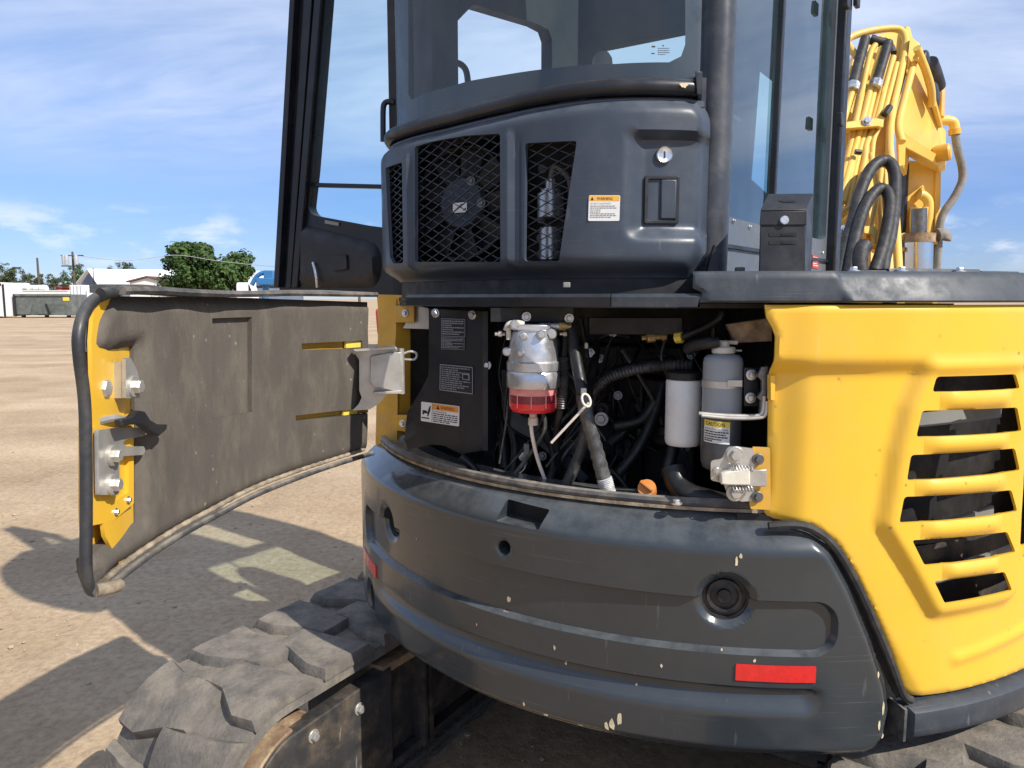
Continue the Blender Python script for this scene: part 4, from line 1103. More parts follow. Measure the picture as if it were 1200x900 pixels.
    for colshift in (0.0, du * 0.94):
        for bl, br, t0, t1 in bounds:
            mb = MB(); rows = 7; cols = 14
            g = []
            def slat(u, v, t):
                bulge = 0.009 * math.sin(math.pi * min(1, max(0, 0.15 + 0.75 * t))) - 0.006 * t
                return bulge
            front = []; back = []
            for j in range(rows + 1):
                t = j / rows
                a = lerp(bl, t0, t); b = lerp(br, t1, t)
                a = (a[0] - 0.001, a[1]); b = (b[0] + 0.001, b[1])
                rf = []; rb = []
                for k in range(cols + 1):
                    q = lerp(a, b, k / cols); u = q[0] + colshift
                    if colshift: u = max(u, umid + 0.004)
                    else: u = min(u, umid + 0.010)
                    e = min(k, cols - k) / cols
                    off = 0.0092 + (0.010 * math.sin(math.pi * (0.05 + 0.90 * t)) - 0.0055 * (t - 0.5)) * float(sst(0, .14, e))
                    rf.append(mb.bm.verts.new(tail.pt(u, q[1], off - 0.012))); rb.append(mb.bm.verts.new(tail.pt(u, q[1], off - 0.020)))
                front.append(rf); back.append(rb)
            for j in range(rows):
                for k in range(cols):
                    mb.bm.faces.new([front[j][k], front[j][k + 1], front[j + 1][k + 1], front[j + 1][k]])
                    mb.bm.faces.new([back[j][k], back[j + 1][k], back[j + 1][k + 1], back[j][k + 1]])
            for k in range(cols):
                mb.bm.faces.new([front[0][k], back[0][k], back[0][k + 1], front[0][k + 1]]); mb.bm.faces.new([front[-1][k], front[-1][k + 1], back[-1][k + 1], back[-1][k]])
            for j in range(rows):
                mb.bm.faces.new([front[j][0], front[j + 1][0], back[j + 1][0], back[j][0]]); mb.bm.faces.new([front[j][-1], back[j][-1], back[j + 1][-1], front[j + 1][-1]])
            obj('slat', mb, MAT['yellow'], cc, ang=50)
    # side of the machine beyond the corner
    a = tail.pt(U(330), 0); b = a + FWD * 1.25 - RGT * .10
    mb = MB(); n = RGT * 0.006
    mb.hexa([Vector((a.x, a.y, zb)), Vector((b.x, b.y, zb)), Vector((b.x, b.y, 1.3)), Vector((a.x, a.y, 1.488))], [p - n for p in (Vector((a.x, a.y, zb)), Vector((b.x, b.y, zb)), Vector((b.x, b.y, 1.3)), Vector((a.x, a.y, 1.488)))])
    obj('side_panel', mb, MAT['yellow'], EX)
    # body forward of the corner, closed on all sides
    mb = MB(); fa_, fb2 = (a - ROOT).dot(FWD), (b - ROOT).dot(FWD); ra = (a - ROOT).dot(RGT) - .01
    mb.hexa([M(.36, fa_, .66), M(ra, fa_, .66), M(ra, fb2, .66), M(.36, fb2, .66)], [M(.36, fa_, 1.47), M(ra, fa_, 1.47), M(ra, fb2, 1.285), M(.36, fb2, 1.285)]); obj('front_body', mb, MAT['yellow'], EX, bev=.02)
    # lower black skirt
    sk = Polar(TAIL - 0.004)
    z0, z1 = 0.575, 0.655
    q = sk.hit(1066, 822)
    o = [(q[0], z0 + 0.004), (U(330), z0), (U(330), z1), (q[0] + 0.01, z1), (q[0], z1 - 0.003)]
    def hs(u, v): return -0.018 * (1 - sst(0, 0.018, edgedist(o, u, v))) ** 1.5 + 0.004
    obj('lower_skirt', sheet(o, [], 0.009, sk.pt, 0.03, hs), MAT['cap'], EX)
    q0 = tail.hit(1061, 826)
    mb = MB(); mb.hexa([tail.pt(q0[0], 0.655, 0.0), tail.pt(q0[0], 0.585, 0.0), tail.pt(q0[0] + 0.006, 0.585, 0.0), tail.pt(q0[0] + 0.006, 0.655, 0.0)], [tail.pt(q0[0], 0.655, -0.05), tail.pt(q0[0], 0.585, -0.05), tail.pt(q0[0] + 0.006, 0.585, -0.05), tail.pt(q0[0] + 0.006, 0.655, -0.05)])
    obj('skirt_flange', mb, MAT['seal'], EX)
    # black rubber trim in the gap between cover and counterweight
    tr = [tail.pt(u - 0.010, v + 0.0, -0.018) for u, v in bottom]; tr = [tail.pt(left[-1][0] - 0.004, left[-1][1] - 0.008, -0.018)] + tr
    mb = MB(); mb.tube(tr, 0.009, 8); obj('gap_seal', mb, MAT['rubber'], EX)
    inn = Polar(TAIL - 0.05); o = [(U(262), 0.57), (U(300), 0.57), (U(300), 0.66), (U(285), 0.70), (U(276), 1.06), (U(262), 1.06)]
    obj('inner_fender', sheet(o, [], 0.03, inn.pt, 0.01), MAT['bay'], EX)
    # radiator screen and struts seen through the slots
    scr = Polar(TAIL - 0.16); obj('radiator_screen', sheet([(U(276), 0.62), (U(318), 0.62), (U(318), 1.42), (U(276), 1.42)], [], 0.05, scr.pt, 0.02), MAT['bay'], EX)
    for zz, tilt in ((1.245, 0.02), (0.985, 0.07), (0.885, 0.05)):
        mb = MB(); p2 = Polar(TAIL - 0.085)
        a = [p2.pt(U(279 + 2 * i), zz + tilt * i * 0.06) for i in range(10)]
        mb.sweep(a, [(-0.004, -0.016), (0.004, -0.016), (0.004, 0.016), (-0.004, 0.016)]); obj('radiator_strut', mb, MAT['greyplastic'], EX)
    return cc
corner_cover()

# ------------------------------------------------------------------ hood cap over the yellow cover, and decks
def hood():
    capw = Polar(TAIL + 0.004)
    a0 = capw.hit(822, 357)[0]
    u1 = capw.hit(812, 330)[0]
    us = capw.hit(985, 330)[0]
    zt, zb = 1.553, 1.4925
    o = [(a0, zb), (U(330), zb), (U(330), zt), (u1, zt), (u1, zb + 0.028), (a0, zb + 0.02)]
    def hc(u, v):
        h = np.zeros_like(u); d = edgedist(o, u, v)
        h -= 0.006 * (1 - sst(0, 0.007, d)) ** 2
        s = sst(us - 0.004, us + 0.004, u - (1.545 - v) * 0.22)
        t = (v - zb) / (zt - zb)
        h += 0.010 * s - s * 0.028 * t + (1 - s) * (-0.006 * t)
        return h
    obj('hood_cap', sheet(o, [], 0.008, capw.pt, 0.02, hc), MAT['cap'], EX)
    # deck on top
    N = 40
    for nm, r0, r1, th0, th1, z0, z1, mt in (('hood_deck', 0.30, TAIL - 0.03, 258.5, 330, 1.530, 1.545, 'cap'), ('engine_deck', 0.35, TAIL - 0.118, 197, 258.3, 1.492, 1.503, 'bay')):
        mb = MB(); vs = []
        for a in np.linspace(R_(th0), R_(th1), N):
            vs.append(mb.verts([Vector((CX + r * math.cos(a), CY + r * math.sin(a), z)) for r, z in ((r0, z0), (r1, z0), (r1, z1), (r0, z1))]))
        for a, b in zip(vs, vs[1:]):
            for k in range(4): mb.bm.faces.new([a[k], a[(k + 1) % 4], b[(k + 1) % 4], b[k]])
        mb.bm.faces.new(vs[0]); mb.bm.faces.new(vs[-1][::-1]); obj(nm, mb, MAT[mt], EX)
    # raised access lids and small fasteners along the hood top
    for a, b, z in ((995, 1040, 1.556), (1043, 1150, 1.560), (1152, 1196, 1.557)):
        w = Polar(TAIL - 0.05); ua, ub = w.hit(a, 330)[0], w.hit(b, 330)[0]
        mb = MB(); vs = []
        for u in np.linspace(ua, ub, 8): vs.append(mb.verts([w.pt(u, 1.547, o_) if k < 2 else w.pt(u, z, o_) for k, o_ in enumerate((-0.3, 0.0, -0.006, -0.3))]))
        for p, q in zip(vs, vs[1:]):
            for k in range(4): mb.bm.faces.new([p[k], p[(k + 1) % 4], q[(k + 1) % 4], q[k]])
        mb.bm.faces.new(vs[0]); mb.bm.faces.new(vs[-1][::-1]); obj('access_lid', mb, MAT['cap'], EX)
    for px in (1056, 1124, 1000):
        w = Polar(TAIL - 0.045); u = w.hit(px, 325)[0]; p = w.pt(u, 1.553); bolt(BOLT, p, UP, EX)
    # bar above the door opening
    bar = Polar(TAIL - 0.006)
    ua, ub, uc = bar.hit(476, 350)[0], bar.hit(716, 350)[0], bar.hit(825, 350)[0]
    def barpiece(x0, x1, slant=0.0):
        mb = MB(); vs = []
        for k, u in enumerate(np.linspace(x0, x1, 24)):
            s = slant if k == 23 else 0.0
            vs.append(mb.verts([bar.pt(u - (s if j in (0, 1) else 0), z, o_) for j, (o_, z) in enumerate(((-0.05, 1.484), (0.0, 1.484), (0.002, 1.503), (-0.004, 1.510), (-0.05, 1.510)))]))
        for p, q in zip(vs, vs[1:]):
            for k in range(5): mb.bm.faces.new([p[k], p[(k + 1) % 5], q[(k + 1) % 5], q[k]])
        mb.bm.faces.new(vs[0]); mb.bm.faces.new(vs[-1][::-1]); return mb
    obj('door_top_rail', barpiece(ua, ub - 0.001), MAT['frame'], EX)
    obj('rail_sunlit_end', barpiece(ub + 0.001, uc, 0.012), MAT['cap'], EX, label='lighter grey end piece of the door top rail')  # same rail; sunlight on this end is put into a lighter colour
    # body under the cover and the turntable frame
    mb = MB(); mb.lathe(frame(ROOT + UP * 0.50, UP, (1, 0, 0)), [(0.62, 0.0), (0.92, 0.03), (0.92, 0.07), (0.5, 0.075)], 48); obj('turntable_frame', mb, MAT['under'], EX)
    mb = MB(); mb.lathe(frame(ROOT + UP * 0.40, UP, (1, 0, 0)), [(0.42, 0.0), (0.42, 0.098)], 40); obj('slew_ring', mb, MAT['under'], EX)
hood()

# ------------------------------------------------------------------ engine bay
def bay():
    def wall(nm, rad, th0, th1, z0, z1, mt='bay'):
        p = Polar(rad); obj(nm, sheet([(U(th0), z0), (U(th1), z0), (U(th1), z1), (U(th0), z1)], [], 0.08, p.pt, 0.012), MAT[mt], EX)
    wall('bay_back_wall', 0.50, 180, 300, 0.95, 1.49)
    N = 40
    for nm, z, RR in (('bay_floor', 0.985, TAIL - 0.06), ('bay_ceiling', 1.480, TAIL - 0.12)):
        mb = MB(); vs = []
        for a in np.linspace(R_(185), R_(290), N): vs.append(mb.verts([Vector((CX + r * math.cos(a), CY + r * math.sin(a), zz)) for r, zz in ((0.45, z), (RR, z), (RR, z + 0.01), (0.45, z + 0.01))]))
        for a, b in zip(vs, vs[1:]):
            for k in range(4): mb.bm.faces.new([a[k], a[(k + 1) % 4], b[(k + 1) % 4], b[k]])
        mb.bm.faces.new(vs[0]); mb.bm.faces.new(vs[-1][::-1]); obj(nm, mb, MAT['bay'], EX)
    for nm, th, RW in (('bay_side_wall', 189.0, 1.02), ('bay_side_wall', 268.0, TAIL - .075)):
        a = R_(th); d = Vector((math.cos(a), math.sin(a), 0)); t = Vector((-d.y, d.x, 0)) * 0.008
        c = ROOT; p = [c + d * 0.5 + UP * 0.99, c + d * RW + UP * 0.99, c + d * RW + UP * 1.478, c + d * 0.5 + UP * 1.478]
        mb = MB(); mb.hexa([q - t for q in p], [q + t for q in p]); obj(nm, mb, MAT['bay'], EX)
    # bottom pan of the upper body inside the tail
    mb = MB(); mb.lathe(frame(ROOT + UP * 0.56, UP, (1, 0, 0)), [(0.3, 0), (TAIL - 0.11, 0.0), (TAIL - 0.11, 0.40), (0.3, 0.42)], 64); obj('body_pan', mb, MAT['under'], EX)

    # --- yellow post the door hangs on
    fl = Flat(P(455, 450, 2.26), (0.86, -0.51, 0), (-0.42, -0.90, 0))
    pts = fl.hits([(441, 345), (476, 346), (474, 356), (463, 368), (464, 410), (466, 470), (465, 531), (449, 533), (440, 520), (443, 400)])
    obj('hinge_post', sheet(rounded(pts, 0.004, 2), [], 0.012, fl.pt, 0.012, lambda u, v: 0.006 * np.sin(v * 22) * (v > 0.02)), MAT['yellow_old'], EX, ang=50)
    side = [fl.pt(*fl.hit(464, y)) for y in (350, 370, 410, 470, 531)]
    mb = MB(); back = Vector((0.16, 0.10, 0))
    for a, b in zip(side, side[1:]): mb.hexa([a, b, b + back * 0.25, a + back * 0.25], [q + Vector((0, 0.004, 0)) - fl.n * 0.004 for q in (a, b, b + back * 0.25, a + back * 0.25)])
    obj('post_return', mb, MAT['yellow_old'], EX)
    for (a, b, c, d), mt, dep in ((((463, 358), (486, 358), (486, 378), (463, 378)), 'yellow_old', 0.0), (((464, 486), (481, 486), (481, 507), (464, 504)), 'yellow_old', 0.0), (((484, 357), (501, 361), (501, 386), (470, 385)), 'zinc', -0.012)):
        q = fl.hits([a, b, c, d]); mb = MB(); mb.prism([fl.pt(u, v, 0.004 + dep) for u, v in q], -fl.n * 0.006); obj('mounting_tab', mb, MAT[mt], EX, bev=0.0015)
    for p in ((476, 367), (473, 496)): bolt(BOLT, fl.pt(*fl.hit(*p), 0.005), fl.n, EX)
    bolt(BIGBOLT, fl.pt(*fl.hit(472, 517), -0.01), fl.n, EX)

    # --- black bulkhead plate with notices
    pl = Flat(P(530, 450, 1.93), (0.90, -0.435, 0), (-0.40, -0.917, 0))
    o = pl.hits([(503, 362), (566, 365), (566, 440), (566, 528), (540, 532), (520, 522), (505, 521), (478, 527), (474, 515), (477, 484), (494, 456), (502, 440)])
    obj('bulkhead_plate', sheet(rounded(o, 0.006, 2), [], 0.02, pl.pt, 0.004), MAT['bayplate'], EX)
    e0, e1 = pl.hit(566, 365), pl.hit(566, 528)
    mb = MB(); mb.prism([pl.pt(*e0, 0.002), pl.pt(*e1, 0.002), pl.pt(e1[0] + 0.012, e1[1], -0.004), pl.pt(e0[0] + 0.012, e0[1], -0.004)], -pl.n * 0.05); obj('plate_flange', mb, MAT['bayplate'], EX)
    for p in ((511, 367), (554, 369)): bolt(BOLT, pl.pt(*pl.hit(*p), 0.002), pl.n, EX)
    f2 = Flat(P(585, 500, 1.98), (0.95, -0.3, 0), (-0.3, -0.95, 0))
    o = f2.hits([(566, 465), (575, 468), (586, 492), (578, 532), (568, 540)]); obj('side_gusset', sheet(o, [], 0.02, f2.pt, 0.004), MAT['bayplate'], EX)
    bolt(DARKBOLT, f2.pt(*f2.hit(578, 489), 0.004), f2.n, EX)
    for a, b in (((518, 373), (546, 395)), ((518, 395), (545, 410))):
        q = [pl.pt(*pl.hit(*p), 0.003) for p in (a, (b[0], a[1] + 1), (b[0], b[1]), (a[0], b[1] - 1))]
        d = Decal(*q); d.base(0); d.rect(0, 0, 1, .03, 1); d.rect(0, .97, 1, 1, 1); d.rect(0, 0, .02, 1, 1); d.rect(.98, 0, 1, 1, 1)
        d.lines(.05, .95, [(v, e) for v, e in ((.10, 1), (.22, .9), (.34, .4), (.46, 1), (.58, .5), (.70, 1), (.82, .8))], .07, 1); d.build('notice_plate', [MAT['bayplate'], MAT['greyink']], EX)
    q = [pl.pt(*pl.hit(*p), 0.003) for p in ((516.5, 426.5), (555, 430), (555, 462), (516, 457))]
    d = Decal(*q); d.base(0); d.rect(0, 0, 1, .035, 1); d.rect(0, .965, 1, 1, 1); d.rect(0, 0, .022, 1, 1); d.rect(.978, 0, 1, 1, 1)
    d.lines(.05, .92, [(.08, 1), (.16, .55), (.24, .9), (.32, .6), (.40, .66), (.48, .6), (.56, 1), (.64, .7), (.72, .95), (.80, .8), (.88, .5)], .04, 1)
    d.rect(.68, .28, .9, .50, 1, 0.0013); d.rect(.71, .31, .87, .47, 0, 0.0016); d.build('notice_plate', [MAT['bayplate'], MAT['greyink']], EX)
    q = [pl.pt(*pl.hit(*p), 0.003) for p in ((494.5, 470.5), (539, 476), (538.5, 499.5), (494, 493))]
    d = Decal(*q); d.base(0, 0.03)
    d.rect(.31, .03, .98, .33, 1); d.poly([(.41, .28), (.45, .08), (.49, .28)], 2, 0.0016); d.text('WARNING', .52, .09, .18, 2, .36)
    d.rect(.292, .02, .304, .98, 2); d.text('AUTO RELEASE', .33, .37, .085, 2, .34)
    d.lines(.33, .96, [(.50, 1), (.60, .97), (.70, .9), (.80, .98), (.89, .55)], .05, 2)
    d.poly([(.04, .42), (.15, .42), (.17, .52), (.22, .20), (.26, .14), (.25, .40), (.20, .70), (.17, .70), (.18, .58), (.10, .56), (.06, .66), (.04, .62)], 2); d.rect(.02, .78, .23, .84, 2)
    d.build('warning_label', [MAT['lblwhite'], MAT['lblorange'], MAT['ink']], EX, 'orange and white warning label with a crouching figure')

    # --- fuel filter
    d0 = 1.745
    def C(px, py, dd=0): return P(px, py, d0 + dd)
    k = d0 / FOC
    fb = C(625, 470); ff = thing_part('fuel_filter', EX, None)
    def lz(prof, mt, nm, par, px=625, n=36, parts=None):
        mb = MB(); c = C(px, 420); base = Vector((c.x, c.y, 0))
        mb.lathe(frame(base, UP, (1, 0, 0)), [(r * k, C(px, y).z) for r, y in prof], n); return obj(nm, mb, MAT[mt], par, ang=35)
    head = lz([(31, 453), (31.5, 451), (31.5, 437), (30, 434.5), (31.2, 433), (31.2, 424), (29.5, 422), (28.8, 410), (26.8, 395), (25.5, 389), (22, 386.5), (5, 386)], 'alu', 'fuel_filter', EX)
    lz([(27.6, 478), (27.9, 474), (27.9, 470.3)], 'redbowl', 'bowl', head)
    lz([(20, 482.5), (25.5, 481), (27.6, 478.2)], 'redbowl', 'bowl_base', head)
    lz([(27.9, 470), (28, 461.7)], 'darkred', 'filter_element', head)
    lz([(27.9, 461.4), (28.6, 458.5), (28.6, 453.2)], 'pinkrim', 'bowl_collar', head)
    for a in range(10):
        th = a * 0.628 + 0.2; c = C(625, 466); p = Vector((c.x + 28.2 * k * math.cos(th), c.y + 28.2 * k * math.sin(th), 0))
        mb = MB(); mb.box(p + UP * C(625, 467.5).z, (0.0022, 0.0022, 16 * k)); obj('bowl_rib', mb, MAT['pinkrim'], head)
    lz([(6, 498), (6, 490), (4.5, 488), (4.5, 483)], 'capwhite', 'drain_cock', head)
    # top casting: bosses and fittings
    mb = MB(); mb.box(C(625, 383.5), (40 * k, 34 * k, 7 * k)); obj('head_plate', mb, MAT['alu'], head, bev=0.003)
    for (x, y, r, L) in ((634, 392, 5.0, 8), (646, 391, 7, 12), (613, 394, 4.2, 4), (610, 414, 3.6, 3), (594, 412, 5, 6), (603, 381, 6, 6)):
        mb = MB(); c = C(x, y, -28 * k if x < 640 and y > 385 else -14 * k); mb.lathe(frame(c, (0, -1, 0)), [(r * k, -6 * k), (r * k, L * k * 0.3), (r * k * .8, L * k * 0.5)], 18); mb.lathe(frame(c + Vector((0, -L * k * 0.5, 0)), (0, -1, 0)), [(r * k * .62, 0), (r * k * .6, 2.5 * k)], 6); obj('filter_boss', mb, MAT['alu'], head)
    mb = MB(); mb.tube([C(594, 388), C(597, 381), C(606, 379.5), C(614, 381)], 4.6 * k, 10); mb.cyl(C(596, 384, -.012), C(596, 398, -.012), 3 * k, 10); obj('inlet_elbow', mb, MAT['capwhite'], head)
    mb = MB(); mb.tube([C(632, 383, -.01), C(640, 382.5, -.01), C(655, 382, -.01)], 4.4 * k, 12); obj('outlet_pipe', mb, MAT['alu'], head)
    mb = MB(); mb.lathe(frame(C(655, 382, -.01), (1, 0, 0)), [(5.2 * k, 0), (5.2 * k, 8 * k), (4.4 * k, 9 * k), (4.4 * k, 14 * k)], 8); obj('hose_fitting', mb, MAT['brass'], head)
    for x in (586, 662):
        mb = MB(); c = C(x, 391.5 if x < 600 else 391.0); mb.cyl(c - Vector((6 * k, 0, 0)), c + Vector((6 * k, 0, 0)), 2.2 * k, 8); mb.cyl(c - Vector((2 * k, 0, 0)), c + Vector((2 * k, 0, 0)), 3.6 * k, 8); obj('clip', mb, MAT['steel'], head)
    mb = MB(); mb.hexa([C(600, 380, .045), C(668, 376, .045), C(668, 420, .045), C(600, 440, .045)], [q + Vector((0, .006, 0)) for q in (C(600, 380, .045), C(668, 376, .045), C(668, 420, .045), C(600, 440, .045))]); obj('filter_bracket', mb, MAT['bayplate'], EX)
    for p in ((617, 371), (667, 373)): bolt(BOLT, C(*p, .03), (0, -1, 0), EX)
    mb = MB(); mb.hexa([C(575, 361, .035), C(672, 361, .035), C(672, 377, .035), C(575, 377, .035)], [q + Vector((0, .006, 0)) for q in (C(575, 361, .035), C(672, 361, .035), C(672, 377, .035), C(575, 377, .035))]); obj('filter_rail', mb, MAT['bayplate'], EX)
    # marker-pen writing on the casting
    cz = C(625, 420)
    dq = [Vector((cz.x + 28.9 * k * math.sin(a), cz.y - 29.2 * k * math.cos(a), C(625, y).z)) for a, y in ((-0.45, 420), (0.42, 422), (0.42, 433), (-0.45, 431))]
    # slight curve: three short decals would be overkill at this size
    dd = Decal(*[q + Vector((0, -.0035, 0)) for q in dq]); dd.text('6/5//19', 0.02, 0.1, 0.6, 0, 0.95, off=0.0); dd.build('marker_writing', [MAT['lblwhite']], head)
    mb = MB(); mb.tube([C(622, 494), C(624, 512, .0), C(630, 538, .01), C(640, 566, .02)], 2.3 * k, 8); obj('drain_tube', mb, MAT['tube'], EX)

    # --- hoses, conduits, sleeves
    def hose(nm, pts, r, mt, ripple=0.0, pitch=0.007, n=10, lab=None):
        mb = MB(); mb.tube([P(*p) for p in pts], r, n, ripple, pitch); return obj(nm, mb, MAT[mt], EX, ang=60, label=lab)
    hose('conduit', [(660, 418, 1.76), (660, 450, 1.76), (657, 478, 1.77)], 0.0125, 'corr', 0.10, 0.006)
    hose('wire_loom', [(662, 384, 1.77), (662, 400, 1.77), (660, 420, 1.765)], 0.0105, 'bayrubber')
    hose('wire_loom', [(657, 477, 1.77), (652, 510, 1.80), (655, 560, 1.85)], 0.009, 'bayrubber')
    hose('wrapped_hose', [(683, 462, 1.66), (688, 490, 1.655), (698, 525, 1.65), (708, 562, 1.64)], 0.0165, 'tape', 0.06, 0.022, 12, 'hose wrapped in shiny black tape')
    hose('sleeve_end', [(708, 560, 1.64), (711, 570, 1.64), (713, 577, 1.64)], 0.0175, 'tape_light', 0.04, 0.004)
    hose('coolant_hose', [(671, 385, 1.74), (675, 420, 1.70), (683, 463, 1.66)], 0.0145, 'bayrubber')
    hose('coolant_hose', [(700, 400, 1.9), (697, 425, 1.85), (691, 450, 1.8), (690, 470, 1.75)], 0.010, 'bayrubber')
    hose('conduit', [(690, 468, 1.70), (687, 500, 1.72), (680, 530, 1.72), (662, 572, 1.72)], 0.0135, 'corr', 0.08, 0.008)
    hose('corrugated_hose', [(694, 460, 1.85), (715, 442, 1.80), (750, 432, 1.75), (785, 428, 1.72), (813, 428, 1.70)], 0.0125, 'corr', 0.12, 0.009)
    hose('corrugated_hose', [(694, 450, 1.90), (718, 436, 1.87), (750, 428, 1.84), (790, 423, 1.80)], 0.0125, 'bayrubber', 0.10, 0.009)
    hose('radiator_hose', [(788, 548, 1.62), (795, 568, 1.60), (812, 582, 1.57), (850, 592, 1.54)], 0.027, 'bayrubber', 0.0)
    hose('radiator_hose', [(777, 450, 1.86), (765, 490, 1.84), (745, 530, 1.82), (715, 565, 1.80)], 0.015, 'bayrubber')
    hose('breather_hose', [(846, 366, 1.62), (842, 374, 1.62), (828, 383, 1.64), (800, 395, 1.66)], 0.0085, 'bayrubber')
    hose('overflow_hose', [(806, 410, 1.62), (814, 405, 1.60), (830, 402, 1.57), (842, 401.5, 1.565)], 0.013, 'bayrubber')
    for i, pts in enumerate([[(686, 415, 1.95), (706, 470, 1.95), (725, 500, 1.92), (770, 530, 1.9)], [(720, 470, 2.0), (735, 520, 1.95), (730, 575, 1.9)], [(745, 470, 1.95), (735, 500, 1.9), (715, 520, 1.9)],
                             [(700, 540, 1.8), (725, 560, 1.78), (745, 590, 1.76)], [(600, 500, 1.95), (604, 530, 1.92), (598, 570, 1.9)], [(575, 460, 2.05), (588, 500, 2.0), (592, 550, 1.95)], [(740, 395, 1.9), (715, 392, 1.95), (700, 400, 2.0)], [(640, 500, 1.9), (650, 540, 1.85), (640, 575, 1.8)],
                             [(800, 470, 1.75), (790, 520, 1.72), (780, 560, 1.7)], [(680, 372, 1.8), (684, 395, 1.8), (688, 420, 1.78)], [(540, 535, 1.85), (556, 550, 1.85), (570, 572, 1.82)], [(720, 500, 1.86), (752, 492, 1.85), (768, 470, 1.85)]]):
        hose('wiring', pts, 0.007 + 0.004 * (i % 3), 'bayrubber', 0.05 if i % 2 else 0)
    mb = MB(); mb.tube([P(800, 395, 1.66), P(792, 396, 1.67)], 0.0125, 8); obj('hose_clamp', mb, MAT['lblyellow'], EX)
    mb = MB(); mb.lathe(frame(P(752, 396, 1.72), Vector((1, 0, 0.1))), [(0.006, 0), (0.006, .01), (0.013, .012), (0.013, .03), (0.009, .032), (0.009, .045), (0.012, .046), (0.012, .056)], 8); obj('hose_union', mb, MAT['brass'], EX)
    # dipstick with its ring
    mb = MB(); mb.tube([P(646, 519, 1.62), P(690, 472, 1.60)], 0.0030, 8, smooth=0); dip = obj('dipstick', mb, MAT['tube'], EX)
    mb = MB(); c = P(687, 469, 1.60); fr = frame(c, Vector((0.35, -0.8, 0.5)))
    mb.tube([fr @ Vector((0.010 * math.cos(a), 0.015 * math.sin(a), 0)) for a in np.linspace(0, 6.283, 20)], 0.0026, 8, smooth=0, cap=False); obj('pull_ring', mb, MAT['capwhite'], dip)
    mb = MB(); mb.box(P(684, 459, 1.64), (0.012, 0.012, 0.016)); obj('clip', mb, MAT['capwhite'], EX, bev=0.002)
    mb = MB(); mb.box(P(687, 405, 1.76), (0.008, 0.008, 0.014)); obj('clip', mb, MAT['capwhite'], EX, bev=0.002)
    mb = MB(); mb.box(P(617, 528, 1.85), (0.014, 0.012, 0.036)); mb.box(P(615, 540, 1.85), (0.012, 0.010, 0.022)); pl_ = obj('wire_connector', mb, MAT['greyplastic'], EX, bev=0.002)
    mb = MB(); mb.tube([P(616, 544, 1.85), P(614, 550, 1.85), P(607, 556, 1.85)], 0.0018, 6); obj('connector_wire', mb, MAT['capwhite'], pl_)
    # white spin-on filter
    mb = MB(); c = P(801, 480, 1.66); kk = 1.66 / FOC
    b0 = Vector((c.x, c.y, 0)); zz = lambda y: P(801, y, 1.66).z
    mb.lathe(frame(b0, UP, (1, 0, 0)), [(12, zz(521)), (19 * kk, zz(520.5)), (20.6 * kk, zz(518)), (21.2 * kk, zz(514)), (21.2 * kk, zz(446.5)), (20.0 * kk, zz(444.3))][1:], 40); of = obj('oil_filter', mb, MAT['white'], EX)
    mb = MB(); mb.lathe(frame(b0, UP, (1, 0, 0)), [(21.4 * kk, zz(444)), (22 * kk, zz(440)), (21 * kk, zz(436)), (8 * kk, zz(435))], 32); obj('filter_mount', mb, MAT['bay'], of)
    # coolant bottle
    dB = 1.575; kk = dB / FOC; c = P(846, 470, dB); b0 = Vector((c.x, c.y, 0)); zz = lambda y: P(846, y, dB).z
    mb = MB(); mb.lathe(frame(b0, UP, (1, 0, 0)), [(23.0 * kk, zz(488)), (23.0 * kk, zz(425)), (22.0 * kk, zz(419.5)), (18 * kk, zz(416)), (11 * kk, zz(414.6))], 36); bt = obj('coolant_bottle', mb, MAT['bottle'], EX, ang=50)
    mb = MB(); mb.lathe(frame(b0, UP, (1, 0, 0)), [(17 * kk, zz(549)), (20.5 * kk, zz(547)), (22.6 * kk, zz(540)), (23.3 * kk, zz(530)), (23.3 * kk, zz(488.4))], 36); obj('bottle_base', mb, MAT['coolant'], bt, ang=50)
    mb = MB(); mb.lathe(frame(b0, UP, (1, 0, 0)), [(12 * kk, zz(414.4)), (13.5 * kk, zz(413)), (13.5 * kk, zz(408)), (12.5 * kk, zz(406.5)), (7 * kk, zz(406)), (6 * kk, zz(400)), (2 * kk, zz(399.5))], 26); obj('bottle_cap', mb, MAT['capwhite'], bt)
    mb = MB(); mb.cyl(P(843, 401, dB), P(864, 401.5, dB), 2.4 * kk, 8); mb.cyl(P(858, 410.5, dB), P(869, 411, dB), 1.2 * kk, 6); obj('cap_spout', mb, MAT['capwhite'], bt)
    mb = MB(); mb.lathe(frame(b0, UP, (1, 0, 0)), [(23.4 * kk, zz(453)), (23.9 * kk, zz(453)), (23.9 * kk, zz(445)), (23.4 * kk, zz(445))], 36); mb.box(P(860, 449, dB - 0.040), (0.030, 0.014, 0.013)); obj('bottle_clamp', mb, MAT['zinc'], bt)
    q = [b0 + Vector((23.6 * kk * math.sin(a), -23.6 * kk * math.cos(a), z)) for a, z in ((-1.15, zz(490)), (0.18, zz(493)), (0.18, zz(515)), (-1.15, zz(511)))]
    bm = bmesh.new(); n = 10
    def cylpt(a, v, off): r = 23.35 * kk + off; return b0 + Vector((r * math.sin(a), -r * math.cos(a), v))
    dc = Decal(*q); dc.pt = lambda u, v, off: cylpt(-1.22 + 1.38 * u, (zz(489.5) + (zz(515) - zz(489.5)) * v) - 0.003 * u, off * 0.7 + 0.0003)
    dc.w = 1.38 * 23.4 * kk; dc.h = abs(zz(489.5) - zz(515))
    for i in range(12):
        dc.rect(i / 12, 0, (i + 1) / 12, .27, 1, 0.0002); dc.rect(i / 12, .27, (i + 1) / 12, 1, 0, 0.0002)
    dc.text('CAUTION', .10, .05, .17, 2, .70); dc.text('CHECK COOLANT LEVEL', .05, .33, .08, 2, .9)
